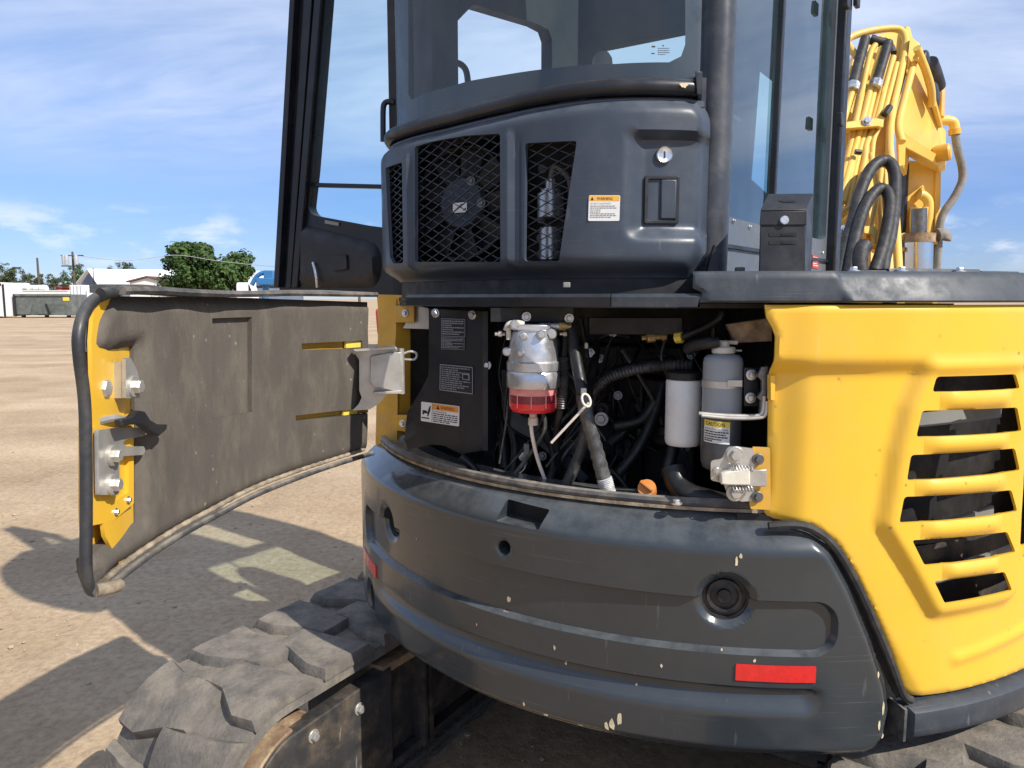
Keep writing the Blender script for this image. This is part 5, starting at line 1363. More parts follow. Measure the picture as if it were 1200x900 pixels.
    dc.lines(.05, .95, [(.46, .95), (.57, .9), (.68, .98), (.79, .7), (.88, .3)], .055, 2); dc.build('caution_label', [MAT['lblwhite'], MAT['lblyellow'], MAT['ink']], bt, 'yellow headed caution label on the bottle')
    # bracket plate, wire stay and door catch at the opening's edge
    br = Flat(P(880, 450, 1.545), (1, -0.05, 0), (-0.05, -1, 0))
    obj('bottle_bracket', sheet(rounded(br.hits([(872, 431), (888, 431), (889, 476), (872, 476)]), .003, 2), [], .02, br.pt, .004), MAT['bayplate'], EX)
    for p in ((880, 439), (879, 466)): bolt(BOLT, br.pt(*br.hit(*p), .003), br.n, EX)
    s2 = Flat(P(896, 450, 1.50), (1, -0.05, 0), (-0.05, -1, 0))
    mb = MB(); o = s2.hits([(893, 430), (901, 429), (900, 486), (890, 484), (892, 470), (888, 466), (893, 458), (893, 446), (888, 441)]); mb.prism([s2.pt(u, v) for u, v in o], -s2.n * 0.012); obj('catch_plate', mb, MAT['darkbolt'], EX, bev=.0015)
    mb = MB(); mb.tube([P(819, 484.5, 1.515), P(850, 487, 1.508), P(884, 487.5, 1.50), P(893, 484, 1.498), P(895, 474, 1.498), P(895.5, 464, 1.498)], 0.0042, 10, smooth=4); st = obj('door_stay', mb, MAT['zinc'], EX)
    mb = MB(); mb.tube([P(822, 487, 1.51), P(855, 490, 1.503), P(886, 490, 1.495), P(897, 486, 1.493), P(898.5, 470, 1.493)], 0.0038, 10, smooth=4); obj('stay_rod', mb, MAT['zinc'], st)
    mb = MB(); s3 = Flat(P(905, 455, 1.47), (1, 0, 0), (0, -1, 0)); mb.prism([s3.pt(*s3.hit(*p)) for p in ((903, 440), (909, 440), (908, 470), (903, 469))], (0, .02, 0)); obj('edge_tab', mb, MAT['yellow'], EX, bev=.001)
    # lower latch
    lt = Flat(P(872, 560, 1.465), (1, -0.02, 0), (-0.02, -1, 0))
    o = lt.hits([(853, 524), (862, 523), (884, 526), (884, 587), (868, 588), (852, 578), (848, 566), (833, 563), (833, 540), (846, 538)])
    la = obj('door_latch', sheet(rounded(o, .006, 3), [circ2(lt.hit(861, 533), .0035, 14), circ2(lt.hit(861, 577), .0035, 14)], .012, lt.pt, .004), MAT['zinc'], EX)
    o = lt.hits([(882, 524), (903, 525), (904, 598), (880, 597), (878, 582), (884, 574), (884, 560), (880, 552), (884, 546)])
    obj('latch_mount', sheet(rounded(o, .004, 3), [], .012, lambda u, v, w: lt.pt(u, v, w - .003), .004), MAT['yellow_old'], EX)
    mb = MB(); mb.prism([lt.pt(*lt.hit(*p), .004) for p in ((842, 553), (850, 550), (872, 546), (876, 548), (876, 566), (850, 566), (842, 565))], lt.n * .016); obj('latch_lever', mb, MAT['capwhite'], la, bev=.003)
    mb = MB(); mb.prism([lt.pt(*lt.hit(*p), .003) for p in ((876, 550), (897, 549), (897, 569), (876, 569))], lt.n * .006); obj('latch_plate', mb, MAT['zinc'], la, bev=.0015)
    for y in (547.5, 571):
        mb = MB(); a = lt.pt(*lt.hit(855, y), .014); b = lt.pt(*lt.hit(880, y), .014)
        pts = [a.lerp(b, i / 56) + Vector((0, math.cos(i * 0.79) * .0055, math.sin(i * 0.79) * .0055)) for i in range(57)]
        mb.tube(pts, .0014, 5, smooth=0); obj('spring', mb, MAT['steel'], la)
    for p in ((839, 551), (893, 553), (893, 566)): bolt(bolt_small, lt.pt(*lt.hit(*p), .004), lt.n, la)
    for p in ((861, 533), (861, 577)): bolt(BIGBOLT, lt.pt(*lt.hit(*p), .001), lt.n, la)
    for p in ((888, 538), (887, 582)): bolt(DARKBOLT, lt.pt(*lt.hit(*p), .002), lt.n, EX)
    # orange filler cap
    c = P(758, 572, 1.60); n = Vector((-0.25, -0.75, 0.62)); mb = MB(); fr = frame(c, n)
    mb.lathe(fr, [(.020, -.02), (.0205, 0), (.0195, .004), (.012, .005)], 24); cp = obj('filler_cap', mb, MAT['orange'], EX)
    mb = MB(); mb.box((0, 0, .010), (.008, .034, .012), fr @ Matrix.Rotation(R_(55), 4, 'Z')); obj('cap_grip', mb, MAT['orange'], cp, bev=.002)
    mb = MB(); mb.cyl(c - n.normalized() * .02, c - n.normalized() * .12, .018, 14); obj('filler_neck', mb, MAT['bay'], EX)
    # engine block and accessories deep in the bay
    fE = frame(P(720, 470, 2.15), UP, (0.83, -0.56, 0))
    mb = MB(); mb.box((0, 0, -.06), (.60, .30, .30), fE); mb.box((0, 0, .13), (.50, .2, .08), fE)
    for i in range(7): mb.box((-.24 + i * .08, -.16, -.05), (.012, .03, .26), fE)
    obj('engine_block', mb, MAT['bay'], EX, bev=.008)
    for (x, y, dd, r, L) in ((735, 520, 1.95, .05, .06), (748, 478, 1.93, .035, .07), (600, 535, 2.0, .06, .05), (705, 480, 1.86, .022, .03), (775, 505, 1.9, .045, .08), (690, 515, 2.0, .07, .03)):
        mb = MB(); c = P(x, y, dd); mb.lathe(frame(c, (-.4, -.9, .1)), [(r, -L), (r, 0), (r * .86, .004), (r * .8, -.004), (r * .35, -.004), (r * .3, .012), (r * .1, .013)], 24); obj('pulley', mb, MAT['bay'], EX)
    # clutter of thin wires, pipes, clips and castings in the depth of the bay
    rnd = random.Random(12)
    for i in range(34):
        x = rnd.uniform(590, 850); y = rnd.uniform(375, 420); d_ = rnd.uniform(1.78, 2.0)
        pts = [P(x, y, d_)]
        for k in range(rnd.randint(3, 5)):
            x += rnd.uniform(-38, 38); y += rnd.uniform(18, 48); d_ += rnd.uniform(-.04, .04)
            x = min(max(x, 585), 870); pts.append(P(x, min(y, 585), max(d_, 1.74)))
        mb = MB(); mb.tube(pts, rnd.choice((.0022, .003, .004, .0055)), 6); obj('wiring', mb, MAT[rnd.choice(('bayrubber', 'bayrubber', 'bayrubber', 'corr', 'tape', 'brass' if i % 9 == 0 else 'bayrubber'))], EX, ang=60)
    for i in range(16):
        c = P(rnd.uniform(600, 840), rnd.uniform(400, 570), rnd.uniform(1.84, 2.02)); s_ = rnd.uniform(.02, .05)
        mb = MB(); fm = frame(c, (-.4 + rnd.uniform(-.3, .3), -.9, rnd.uniform(-.2, .3))); mb.box((0, 0, 0), (s_, s_ * rnd.uniform(.5, 1.6), s_ * .7), fm); mb.box((s_ * .5, 0, s_ * .3), (s_ * .4, s_ * .3, s_ * .5), fm); obj('bay_bracket', mb, MAT[rnd.choice(('bay', 'bayplate', 'bayplate'))], EX, bev=.003)
    for i in range(14):
        bolt(rnd.choice((BOLT, DARKBOLT, DARKBOLT)), P(rnd.uniform(600, 850), rnd.uniform(380, 575), rnd.uniform(1.80, 1.95)), (-.3, -.95, .1), EX)
    bolt(BIGBOLT, P(705, 491, 1.84), (-.3, -.95, .1), EX); bolt(BOLT, P(571, 428, 1.9), (-.3, -.95, .1), EX); bolt(BOLT, P(793, 590, 1.5), UP, EX)
    mb = MB(); mb.prism([P(600, 480, 1.93), P(640, 505, 1.9), P(690, 560, 1.85), P(682, 566, 1.85), P(630, 520, 1.9), P(598, 500, 1.93)], (0, .02, 0)); obj('support_arm', mb, MAT['bayplate'], EX)
    mb = MB(); mb.prism([P(690, 372, 1.75), P(800, 372, 1.68), P(800, 392, 1.68), P(690, 392, 1.75)], (0, .03, 0)); obj('cross_brace', mb, MAT['bay'], EX, bev=.002)
    mb = MB(); mb.prism([P(852, 380, 1.60), P(905, 372, 1.56), P(905, 400, 1.56), P(862, 402, 1.6)], (0, .02, 0)); obj('roof_stiffener', mb, MAT['rust'], EX, bev=.002)
def thing_part(*a): return None
bolt_small = bolt_mesh('bolt', 0.0042, MAT['steel'])
bay()

class Plan:
    """A wall standing on any plan curve: u is distance along it, +off is to its right hand."""
    def __init__(s, pts):
        pts = [Vector((p[0], p[1], 0)) for p in pts]; s.p = resample(smooth_path(pts, 12), 0.01)
        s.s = [0.0]
        for a, b in zip(s.p, s.p[1:]): s.s.append(s.s[-1] + (b - a).length)
        s.L = s.s[-1]
    def at(s, u):
        i = int(np.clip(np.searchsorted(s.s, u) - 1, 0, len(s.p) - 2))
        d = s.s[i + 1] - s.s[i]; t = (u - s.s[i]) / max(d, 1e-9)
        q = s.p[i].lerp(s.p[i + 1], t) if 0 <= t <= 1 else s.p[i] + (s.p[i + 1] - s.p[i]) * t
        j0, j1 = max(i - 2, 0), min(i + 3, len(s.p) - 1); tn = (s.p[j1] - s.p[j0]).normalized()
        return q, tn
    def pt(s, u, v, off=0.0):
        q, t = s.at(u); n = Vector((t.y, -t.x, 0)); return Vector((q.x, q.y, v)) + n * off
    def hit(s, px, py, off=0.0):
        d = ray(px, py); best = None
        P0 = [s.pt(u, 0, off) for u in s.s]
        # run past both ends along the end directions
        ext = [(-1, P0[0] + (P0[0] - P0[1]).normalized() * 0.2, P0[0])] + [(i, P0[i], P0[i + 1]) for i in range(len(P0) - 1)] + [(-2, P0[-1], P0[-1] + (P0[-1] - P0[-2]).normalized() * 0.2)]
        for i, a, b in ext:
            e = b - a; den = d.x * e.y - d.y * e.x
            if abs(den) < 1e-9: continue
            k = (a.x * e.y - a.y * e.x) / den
            t = (d.y * a.x - d.x * a.y) / (den) * 1.0
            # solve a + t e = k d
            t = ((k * d.x - a.x) * e.x + (k * d.y - a.y) * e.y) / (e.x ** 2 + e.y ** 2)
            if -1e-6 <= t <= 1 + 1e-6 and k > 0.2 and (best is None or k < best[0]):
                L = e.length
                u = (-L * (1 - t)) if i == -1 else (s.L + L * t if i == -2 else s.s[i] + (s.s[i + 1] - s.s[i]) * t)
                best = (k, u, 1.5 + d.z * k)
        if best is None: raise ValueError('no hit %s %s' % (px, py))
        return (best[1], best[2])
    def hits(s, pts, off=0.0): return [s.hit(*p, off) for p in pts]

# ------------------------------------------------------------------ open engine door
def engine_door():
    dc = Plan([(x * 0.92, y * 0.92) for x, y in ((-0.428, 2.248), (-0.563, 1.919), (-0.649, 1.571), (-0.678, 1.327), (-0.669, 1.115))])
    # travelling from hinge to free end the right hand points away from the machine: inside is negative
    I = lambda u, v, w: dc.pt(u, v, -w)
    H = lambda pts: dc.hits(pts)
    shell_o = H([(130, 346), (437, 355), (436, 526), (350, 557), (250, 602), (170, 648), (145, 660), (128, 628), (119, 560), (114, 470), (112, 400), (115, 362)])
    uend = max(p[0] for p in shell_o)
    shell = obj('engine_door', sheet(shell_o, [], 0.02, lambda u, v, w: I(u, v, w - 0.042), 0.006, lambda u, v: 0.036 * sst(uend - .30, uend - .02, u)), MAT['yellow'], EX, label='engine door swung open showing its foam lined inside')
    rim = []
    # foam liner
    fo = H([(137, 347), (300, 349), (436, 354), (434, 526), (390, 541), (350, 554), (300, 574), (250, 600), (210, 622), (170, 648), (140, 668), (121, 687), (115, 671), (113, 655), (140, 632), (168, 612), (166, 405), (150, 408), (133, 415), (113, 412), (118, 372)])
    rec = H([(250, 373), (296.5, 371.5), (297, 483), (249.5, 491.5)])
    s1 = H([(353, 402.5), (424, 399), (424, 408), (353, 410.5)]); s2 = H([(346, 487), (437, 477), (437, 484), (347, 493.5)])
    fr_ = np.array(fo)
    def hf(u, v):
        h = np.zeros_like(u); d = edgedist(fo, u, v)
        h -= 0.016 * (1 - sst(0, 0.022, d)) ** 1.5
        # soft swells pressed into the foam
        h += 0.0035 * np.sin(u * 7.5 + 0.5) * np.sin((v - 1.0) * 5.0) + 0.0008 * np.sin(u * 31 + v * 12) * np.sin(v * 23 + u * 7)
        uf = H([(150, 500)])[0][0]
        h += 0.002 * (1 - sst(0.0, 0.003, np.abs(u - H([(282, 540)])[0][0]))) * (v < 1.28)
        return h
    foam = obj('foam_liner', sheet(fo, [rec, s1, s2], 0.010, I, 0.016, hf, edge=0.012), MAT['foam'], shell, ang=45)
    rin = [(u, v) for u, v in rec]
    obj('liner_recess', sheet(rin, [], 0.015, lambda u, v, w: I(u, v, w - 0.011), 0.006, lambda u, v: hf(u, v)), MAT['foam'], shell, ang=45)
    for s_, h_ in ((s1, 0.3), (s2, 0.3)):
        o = [(s_[0][0] + .004, s_[0][1] - .0), (s_[1][0] - .004, s_[1][1] - 0), (s_[2][0] - .004, s_[2][1] + .004), (s_[3][0] + .004, s_[3][1] + .004)]
        obj('strap_bar', sheet(s_, [], 0.03, lambda u, v, w: I(u, v, w - 0.016), 0.006), MAT['yellow_old'], shell)
    # end tabs of the hinge straps showing in the slots
    for q in ([(407, 400), (424, 399), (424, 407), (407, 408)], [(404, 481), (420, 479), (420, 485), (404, 487)]):
        obj('strap_tab', sheet(H(q), [], 0.03, lambda u, v, w: I(u, v, w - 0.004), 0.006), MAT['lblyellow'], shell)
    # rubber edge seals: bottom, free end, top
    def pts(px, off): return [I(*dc.hit(*p), off) for p in px]
    mb = MB(); mb.tube(pts([(436, 531), (390, 545), (350, 559), (300, 579), (250, 605), (215, 624), (180, 646), (150, 668), (122, 690), (112, 694)], 0.002), 0.0066, 10); obj('bottom_seal', mb, MAT['seal'], shell, ang=60, label='pale dusty seal along the curved bottom edge')
    mb = MB(); mb.tube(pts([(428, 527), (390, 539), (350, 552), (300, 571), (250, 597), (215, 616), (180, 638), (150, 659), (126, 680)], -0.004), 0.0052, 8, ripple=0.12, pitch=.03); obj('torn_foam_edge', mb, MAT['foam_edge'], shell, ang=60)
    le = [(132, 342), (112, 350), (99, 366), (92, 392), (93, 420), (99, 470), (101, 540), (101, 610), (101, 668), (106, 690), (114, 693)]
    mb = MB(); mb.tube([I(*dc.hit(*p, .010), -.010) for p in le], 0.0088, 12); obj('end_seal', mb, MAT['doorseal'], shell, ang=60, label='black rubber seal round the free end of the door')
    mb = MB(); pth = [I(u, 0, 0) for u in np.linspace(0.0, dc.hit(128, 342)[0], 50)]
    z0 = 1.513
    prof = [(0.03, 0), (-0.026, 0), (-0.030, 0.006), (-0.026, 0.013), (0.03, 0.013)]
    ring = []
    for i, u in enumerate(np.linspace(0.0, dc.hit(128, 342)[0], 60)):
        wv = 0.003 * math.sin(i * 0.5) * (1 if i > 36 else 0.4); zt = 1.506 + 0.003 * math.sin(i * .13)
        ring.append(mb.verts([I(u, zt + b - (0.004 * max(0, math.sin(i * 0.115 + .4)) if a < 0 else 0), -a + (wv if a < 0 else 0)) for a, b in prof]))
    for a, b in zip(ring, ring[1:]):
        for k in range(5): mb.bm.faces.new([a[k], a[(k + 1) % 5], b[(k + 1) % 5], b[k]])
    mb.bm.faces.new(ring[0]); mb.bm.faces.new(ring[-1][::-1]); obj('top_seal', mb, MAT['seal'], shell, ang=50)
    mb = MB(); mb.tube([I(*dc.hit(*p), o_) for p, o_ in (((118, 345), .0), ((140, 339), .014), ((165, 338), .020), ((190, 341), .022))], [0.010, .003], 10); obj('corner_seal', mb, MAT['doorseal'], shell, ang=60)
    # rolled corner at the foot of the free end
    mb = MB(); mb.tube([I(*dc.hit(112, 692), 0.0), I(*dc.hit(119, 689), .012), I(*dc.hit(128, 686), .014)], 0.010, 10, cap=True); obj('rolled_corner', mb, MAT['foam_edge'], shell)
    # latch pocket at the free end
    pan = H([(120, 410), (136, 414), (167, 403), (169, 613), (140, 632), (122, 645), (120, 600)])
    obj('latch_panel', sheet(pan, [], 0.02, lambda u, v, w: I(u, v, w - 0.030), 0.005), MAT['yellow'], shell)
    rz = H([(113, 501), (135, 491), (161, 484), (161, 590), (137, 611), (112, 616)]); win = H([(140, 546), (156, 533), (155, 577), (140, 586)])
    obj('latch_plate', sheet(rz, [win], 0.012, lambda u, v, w: I(u, v, w - 0.006), 0.012), MAT['yellow'], shell)
    obj('latch_window', sheet(win, [], 0.03, lambda u, v, w: I(u, v, w - 0.024), 0.003), MAT['bay'], shell)
    st = H([(112, 504), (137, 501), (168, 501), (169, 506), (166, 511), (145, 515), (141, 519), (145, 523), (166, 523), (168, 528), (165, 533), (137, 535), (137, 577), (134, 580), (113, 580)])
    obj('striker_plate', sheet(rounded(st, .003, 2), [], 0.012, lambda u, v, w: I(u, v, w + 0.004), 0.006), MAT['zinc'], shell)
    def N(u): return (I(u, 0, 0.1) - I(u, 0, 0)).normalized()
    for p in ((127, 534), (127, 568)):
        u, v = dc.hit(*p); mb = MB(); fm = frame(I(u, v, 0.004), N(u)); mb.lathe(fm, [(.0165, 0), (.0165, .004), (.0155, .005)], 24); mb.lathe(fm, [(.0105, .005), (.0105, .013), (.009, .015), (.003, .015)], 6); obj('bolt', mb, MAT['zinc'], shell)
    for p in ((140, 600), (154, 586)): u, v = dc.hit(*p); bolt(bolt_small, I(u, v, -.006), N(u), shell)
    kp = H([(140, 420), (146, 419), (153, 432), (157, 447), (157, 466), (140, 467)])
    obj('keeper_plate', sheet(rounded(kp, .004, 2), [], 0.012, lambda u, v, w: I(u, v, w + 0.010), 0.006), MAT['zinc'], shell)
    mb = MB(); a, b = dc.hit(143, 424), dc.hit(143, 466); mb.hexa([I(a[0], a[1], .010), I(a[0], a[1], -.03), I(b[0], b[1], -.03), I(b[0], b[1], .010)], [I(a[0] + .006, a[1], .010), I(a[0] + .006, a[1], -.03), I(b[0] + .006, b[1], -.03), I(b[0] + .006, b[1], .010)]); obj('keeper_foot', mb, MAT['zinc'], shell)
    u, v = dc.hit(129, 455); mb = MB(); mb.lathe(frame(I(u, v, -.026), N(u)), [(.021, 0), (.021, .006), (.0145, .007), (.0145, .022), (.012, .025), (.004, .025)], 6); obj('adjuster_nut', mb, MAT['zinc'], shell)
    u, v = dc.hit(149, 453); bolt(BIGBOLT, I(u, v, .010), N(u), shell)
    hk = [(120, 492), (134, 489), (142, 481), (150, 482), (157, 492), (166, 497), (178, 497), (177, 503), (168, 511), (160, 508), (152, 502), (144, 497), (132, 498), (122, 500)]
    mb = MB(); mb.prism([I(*dc.hit(*p), .016) for p in hk], N(0.9) * .012); obj('latch_hook', mb, MAT['black'], shell, bev=.002)
    mb = MB(); mb.tube([I(*dc.hit(122, 494), -.01), I(*dc.hit(134, 490), .0), I(*dc.hit(148, 492), .0)], .006, 8); obj('latch_rod', mb, MAT['zinc'], shell)
    # hinge bracket joining door and post
    hb = Flat(P(445, 440, 1.985), (1, 0.12, 0), (0.12, -1, 0))
    o = hb.hits([(419, 409), (464, 407), (470, 413), (471, 458), (455, 460), (444, 473), (433, 480), (413, 481), (420, 474), (424, 466), (421, 458), (421, 418)])
    br = obj('hinge_bracket', sheet(rounded(o, .003, 2), [], 0.014, hb.pt, 0.006), MAT['zinc'], shell)
    q = hb.hits([(434, 417), (456, 413), (470, 412), (472, 459), (438, 452), (434, 447)])
    mb = MB(); mb.hexa([hb.pt(*q[0], 0.012), hb.pt(*q[1], .022), hb.pt(*q[2], .022), hb.pt(*q[3], .022), hb.pt(*q[4], .022), hb.pt(*q[5], .012)], [hb.pt(u, v, 0.001) for u, v in q]); obj('hinge_arm', mb, MAT['zinc'], br, bev=.002)
    q = hb.hits([(415, 409), (463, 405), (466, 408), (418, 411)]); mb = MB(); mb.prism([hb.pt(u, v, 0.001) for u, v in q], hb.n * .034); obj('top_flange', mb, MAT['zinc'], br, bev=.001)
    q = hb.hits([(438, 458), (471, 456), (471, 460), (438, 460)]); mb = MB(); mb.prism([hb.pt(u, v, 0.001) for u, v in q], hb.n * .028); obj('lower_flange', mb, MAT['zinc'], br, bev=.001)
    a = hb.hit(470, 408); b = hb.hit(471, 461); mb = MB(); mb.cyl(hb.pt(*a, .008), hb.pt(*b, .008), .0085, 12); obj('hinge_pin', mb, MAT['zinc'], br)
    mb = MB(); mb.tube([hb.pt(*hb.hit(470, 416), .0), hb.pt(*hb.hit(480, 412), .0), hb.pt(*hb.hit(488, 414), .0), hb.pt(*hb.hit(486, 421), 0.0), hb.pt(*hb.hit(472, 421), .0)], .0035, 8); obj('pin_clip', mb, MAT['zinc'], br)
engine_door()

# ------------------------------------------------------------------ rear upper cover with mesh grilles
RC = interp(np.radians([183, 190, 194, 200, 206, 215, 225, 235, 243, 251, 258.7, 262]), [0.972, 1.012, 1.032, 1.047, 1.026, 0.988, 0.972, 0.973, 0.966, 0.925, 0.866, 0.83])
cov = Polar(RC)
def rear_cover():
    zt, zb = 1.942, 1.548
    uR = cov.hit(832, 200)[0]; uL = U(186)
    o = [(uL, zb), (uR - 0.045, zb), (uR, zb + 0.045), (uR, zt - 0.035), (uR - 0.04, zt), (U(203), zt), (U(198), zt - 0.01), (uL, zt - 0.02)]
    o = rounded(o, [0, .02, .02, .03, .03, .02, .02, 0], 4)
    g1 = cov.hits([(451.5, 197), (471, 190), (472.5, 308), (461, 309), (457, 302)]); g2 = cov.hits([(486, 172), (505, 166), (545, 159), (586, 156.5), (586.5, 307), (486, 307)]); g3 = cov.hits([(615.5, 168), (676, 165), (655, 306), (614, 306)])
    ho, hi = cov.hit(731, 143), cov.hit(751, 264); h2 = cov.hit(751, 163); hb = cov.hit(735, 283)
    def height(u, v):
        h = np.zeros_like(u); d = edgedist(o, u, v)
        h -= 0.034 * (1 - sst(0, 0.045, d)) ** 2.0
        # pocket round the door handle, open towards the pillar
        m = sst(ho[0], hi[0], u) * sst(hb[1], hi[1], v) * (1 - sst(h2[1], h2[1] + 0.020, v))
        h -= 0.030 * m
        # upright ribs
        for px in (480, 597.5):
            r = cov.hit(px, 230)[0]; w = 0.010 if px > 500 else 0.008
            h += 0.011 * (1 - sst(w * .5, w * 1.5, np.abs(u - r))) * sst(1.57, 1.59, v) * (1 - sst(1.872, 1.895, v))
        r = cov.hit(607, 230)[0]; h -= 0.006 * (1 - sst(0.004, .012, np.abs(u - r))) * sst(1.57, 1.60, v) * (1 - sst(1.86, 1.89, v))
        # lower edge tucks in
        h -= 0.016 * (1 - sst(zb, zb + 0.05, v))
        return h
    c = obj('rear_cover', sheet(o, [rounded(g, .008, 3) for g in (g1, g2, g3)], 0.0085, cov.pt, 0.010, height, edge=.008), MAT['plastic'], EX, ang=40)
    # expanded metal in each opening
    for g, pitch in ((g1, 0.050), (g2, 0.064), (g3, 0.066)):
        A = np.array(g); x0, y0 = A.min(0); x1, y1 = A.max(0); mb = MB(); sl = 0.385
        big = [(u, v) for u, v in g]
        for sgn in (1, -1):
            cs = np.arange(-2.0, 2.0, pitch * sl)
            for c0 in cs:
                us = np.arange(x0 - .006, x1 + .006, 0.0045); vs = y0 + sgn * sl * (us - x0) + c0
                ok = (vs > y0 - .006) & (vs < y1 + .006)
                if ok.sum() < 2: continue
                cu = us[ok]; cv = vs[ok]; ins = inside(big, cu, cv) | (edgedist(big, cu, cv) < .004)
                run = []
                for uu, vv, k in zip(cu, cv, ins):
                    if k: run.append(cov.pt(uu, vv, -0.012 + (0.0012 if sgn > 0 else -0.0012)))
                    if (not k or uu == cu[-1]):
                        if len(run) > 1: mb.tube(run, 0.0016, 4, smooth=0, cap=False)
                        run = []
        obj('grille_mesh', mb, MAT['frame'], c, ang=60)
    bk = Polar(lambda th: RC(th) - 0.052); obj('moulding_backing', sheet([(U(187), 1.90), (uR - .015, 1.90), (uR - .015, 1.995), (U(187), 1.995)], [], .04, bk.pt, .008), MAT['frame'], EX)
    # lock, handle, label
    n = cov.nrm(cov.hit(776, 179)[0]); n = n if n.y < 0 else -n
    def on(px, py, off): u, v = cov.hit(px, py); return cov.pt(u, v, off)
    mb = MB(); fm = frame(on(776, 179, -.030), n); mb.lathe(fm, [(.0185, -.004), (.0185, .006), (.0165, .0085), (.0145, .0075), (.004, .0075)], 28); lk = obj('door_lock', mb, MAT['steel'], c)
    mb = MB(); mb.box((0, 0, .0082), (.0028, .014, .002), fm); obj('keyhole', mb, MAT['bay'], lk)
    hp = Flat(on(775, 234, -.030), n.cross(UP) * -1, n)
    if hp.x.dot(Vector((1, 0, 0))) < 0: hp.x = -hp.x; hp.y = -hp.y
    fo = [(-.046, -.060), (.044, -.060), (.044, .058), (-.046, .058)]
    ao, bo = hp.hit(754, 262.5), hp.hit(796, 206.5)
    fo = [ao, (bo[0], ao[1]), bo, (ao[0], bo[1])]; m = .008
    fi = [(ao[0] + m, ao[1] + m), (bo[0] - m, ao[1] + m), (bo[0] - m, bo[1] - m), (ao[0] + m, bo[1] - m)]
    hf_ = obj('handle_surround', sheet(rounded(fo, .006, 3), [rounded(fi, .004, 2)], .02, lambda u, v, w: hp.pt(u, v, w + .006), .02), MAT['black'], c, bev=.0015)
    obj('handle_well', sheet(fi, [], .03, lambda u, v, w: hp.pt(u, v, w - .010), .004), MAT['bay'], hf_)
    a, b = hp.hit(773, 257), hp.hit(792, 211); mb = MB(); mb.hexa([hp.pt(a[0], a[1], .006), hp.pt(b[0], a[1], .010), hp.pt(b[0], b[1], .010), hp.pt(a[0], b[1], .006)], [hp.pt(a[0], a[1], -.006), hp.pt(b[0], a[1], -.006), hp.pt(b[0], b[1], -.006), hp.pt(a[0], b[1], -.006)]); obj('handle_paddle', mb, MAT['plastic'], hf_, bev=.003)
    q = [on(690.5, 229, .0014), on(727, 229, .0014), on(726, 259, .0014), on(689.5, 259, .0014)]
    d = Decal(*q); d.base(0, .05); d.rect(.02, .02, .98, .22, 1); d.poly([(.06, .19), (.11, .06), (.16, .19)], 2, .0016); d.text('WARNING', .26, .07, .11, 2, .50); d.text('BURN HAZARD', .06, .28, .065, 3, .66)
    d.lines(.06, .90, [(.40, .95), (.475, .95), (.55, .4), (.63, .35), (.70, .9), (.77, 1), (.84, .75)], .03, 3)
    d.build('warning_label', [MAT['lblwhite'], MAT['lblamber'], MAT['ink'], MAT['inkdim']], c, 'amber topped warning label beside the handle pocket')
    # what stands behind the mesh: fan, coil and a small pump
    ctr = P(541, 238, 2.02); fn = Vector((-0.50, -0.86, 0.05)).normalized(); fm = frame(ctr, fn)
    mb = MB(); mb.lathe(fm, [(.15, -.05), (.15, .0), (.145, .0), (.145, -.045)], 40); fs = obj('fan_shroud', mb, MAT['bay'], c)
    mb = MB(); mb.lathe(fm, [(.072, -.03), (.072, -.004), (.064, .004), (.02, .006)], 32); obj('fan_hub', mb, MAT['frame'], c)
    for k in range(9):
        a = k * 2 * math.pi / 9; mb = MB(); R = fm @ Matrix.Rotation(a, 4, 'Z')
        mb.hexa([R @ Vector((.07, -.02, -.022)), R @ Vector((.142, -.028, -.03)), R @ Vector((.142, .03, -.006)), R @ Vector((.07, .018, -.004))], [R @ Vector((.07, -.02, -.020)), R @ Vector((.142, -.028, -.028)), R @ Vector((.142, .03, -.004)), R @ Vector((.07, .018, -.002))]); obj('fan_blade', mb, MAT['bay'], c)
    q = [fm @ Vector(p) for p in ((-.022, .0, .008), (.022, .0, .008), (.022, -.026, .008), (-.022, -.026, .008))]
    if q[0].x > q[1].x: q = [q[1], q[0], q[3], q[2]]
    d = Decal(*q); d.base(0); d.poly([(.05, .85), (.6, .15), (.75, .15), (.2, .85)], 1); d.poly([(.7, .85), (.95, .5), (.95, .7), (.85, .85)], 1); d.build('fan_label', [MAT['lblwhite'], MAT['ink']], c)
    mb = MB(); b0 = P(645, 300, 1.93)
    for (z0, z1, r) in ((1.60, 1.68, .028), (1.705, 1.765, .034), (1.765, 1.775, .026), (1.775, 1.80, .014)): mb.cyl((b0.x, b0.y, z0), (b0.x, b0.y, z1), r, 24)
    pm_ = obj('washer_pump', mb, MAT['alu'], c)
    mb = MB(); mb.tube([(b0.x, b0.y, 1.80), (b0.x + .01, b0.y - .01, 1.83), (b0.x + .045, b0.y - .01, 1.80), (b0.x + .05, b0.y, 1.74), (b0.x + .05, b0.y, 1.70)], .007, 8); obj('pump_hose', mb, MAT['greyplastic'], pm_)
    for px, py in ((636, 198), (634, 257), (634, 279), (634, 298), (552, 212), (564, 238)): bolt(DARKBOLT, P(px, py, 1.96), (-.2, -.97, 0), c)
    rb = Polar(lambda th: RC(th) - 0.21); obj('rear_bulkhead', sheet([(U(172), 1.50), (U(262), 1.50), (U(262), 1.96), (U(172), 1.96)], [], .06, rb.pt, .012), MAT['bay'], EX)
    # black sheet put in for the shade of the gap under the cover
    vb = Polar(lambda th: RC(th) - 0.055); obj('cover_gap_dark', sheet([(U(186), 1.504), (U(259), 1.504), (U(259), 1.555), (U(186), 1.555)], [], .05, vb.pt, .01), MAT['bay'], EX)
    mb = MB(); mb.box(P(664, 334, 1.66), (.016, .01, .012)); obj('clip', mb, MAT['greyplastic'], EX, bev=.002)
    tb = Polar(lambda th: RC(th) - 0.035); mb = MB(); vs = []
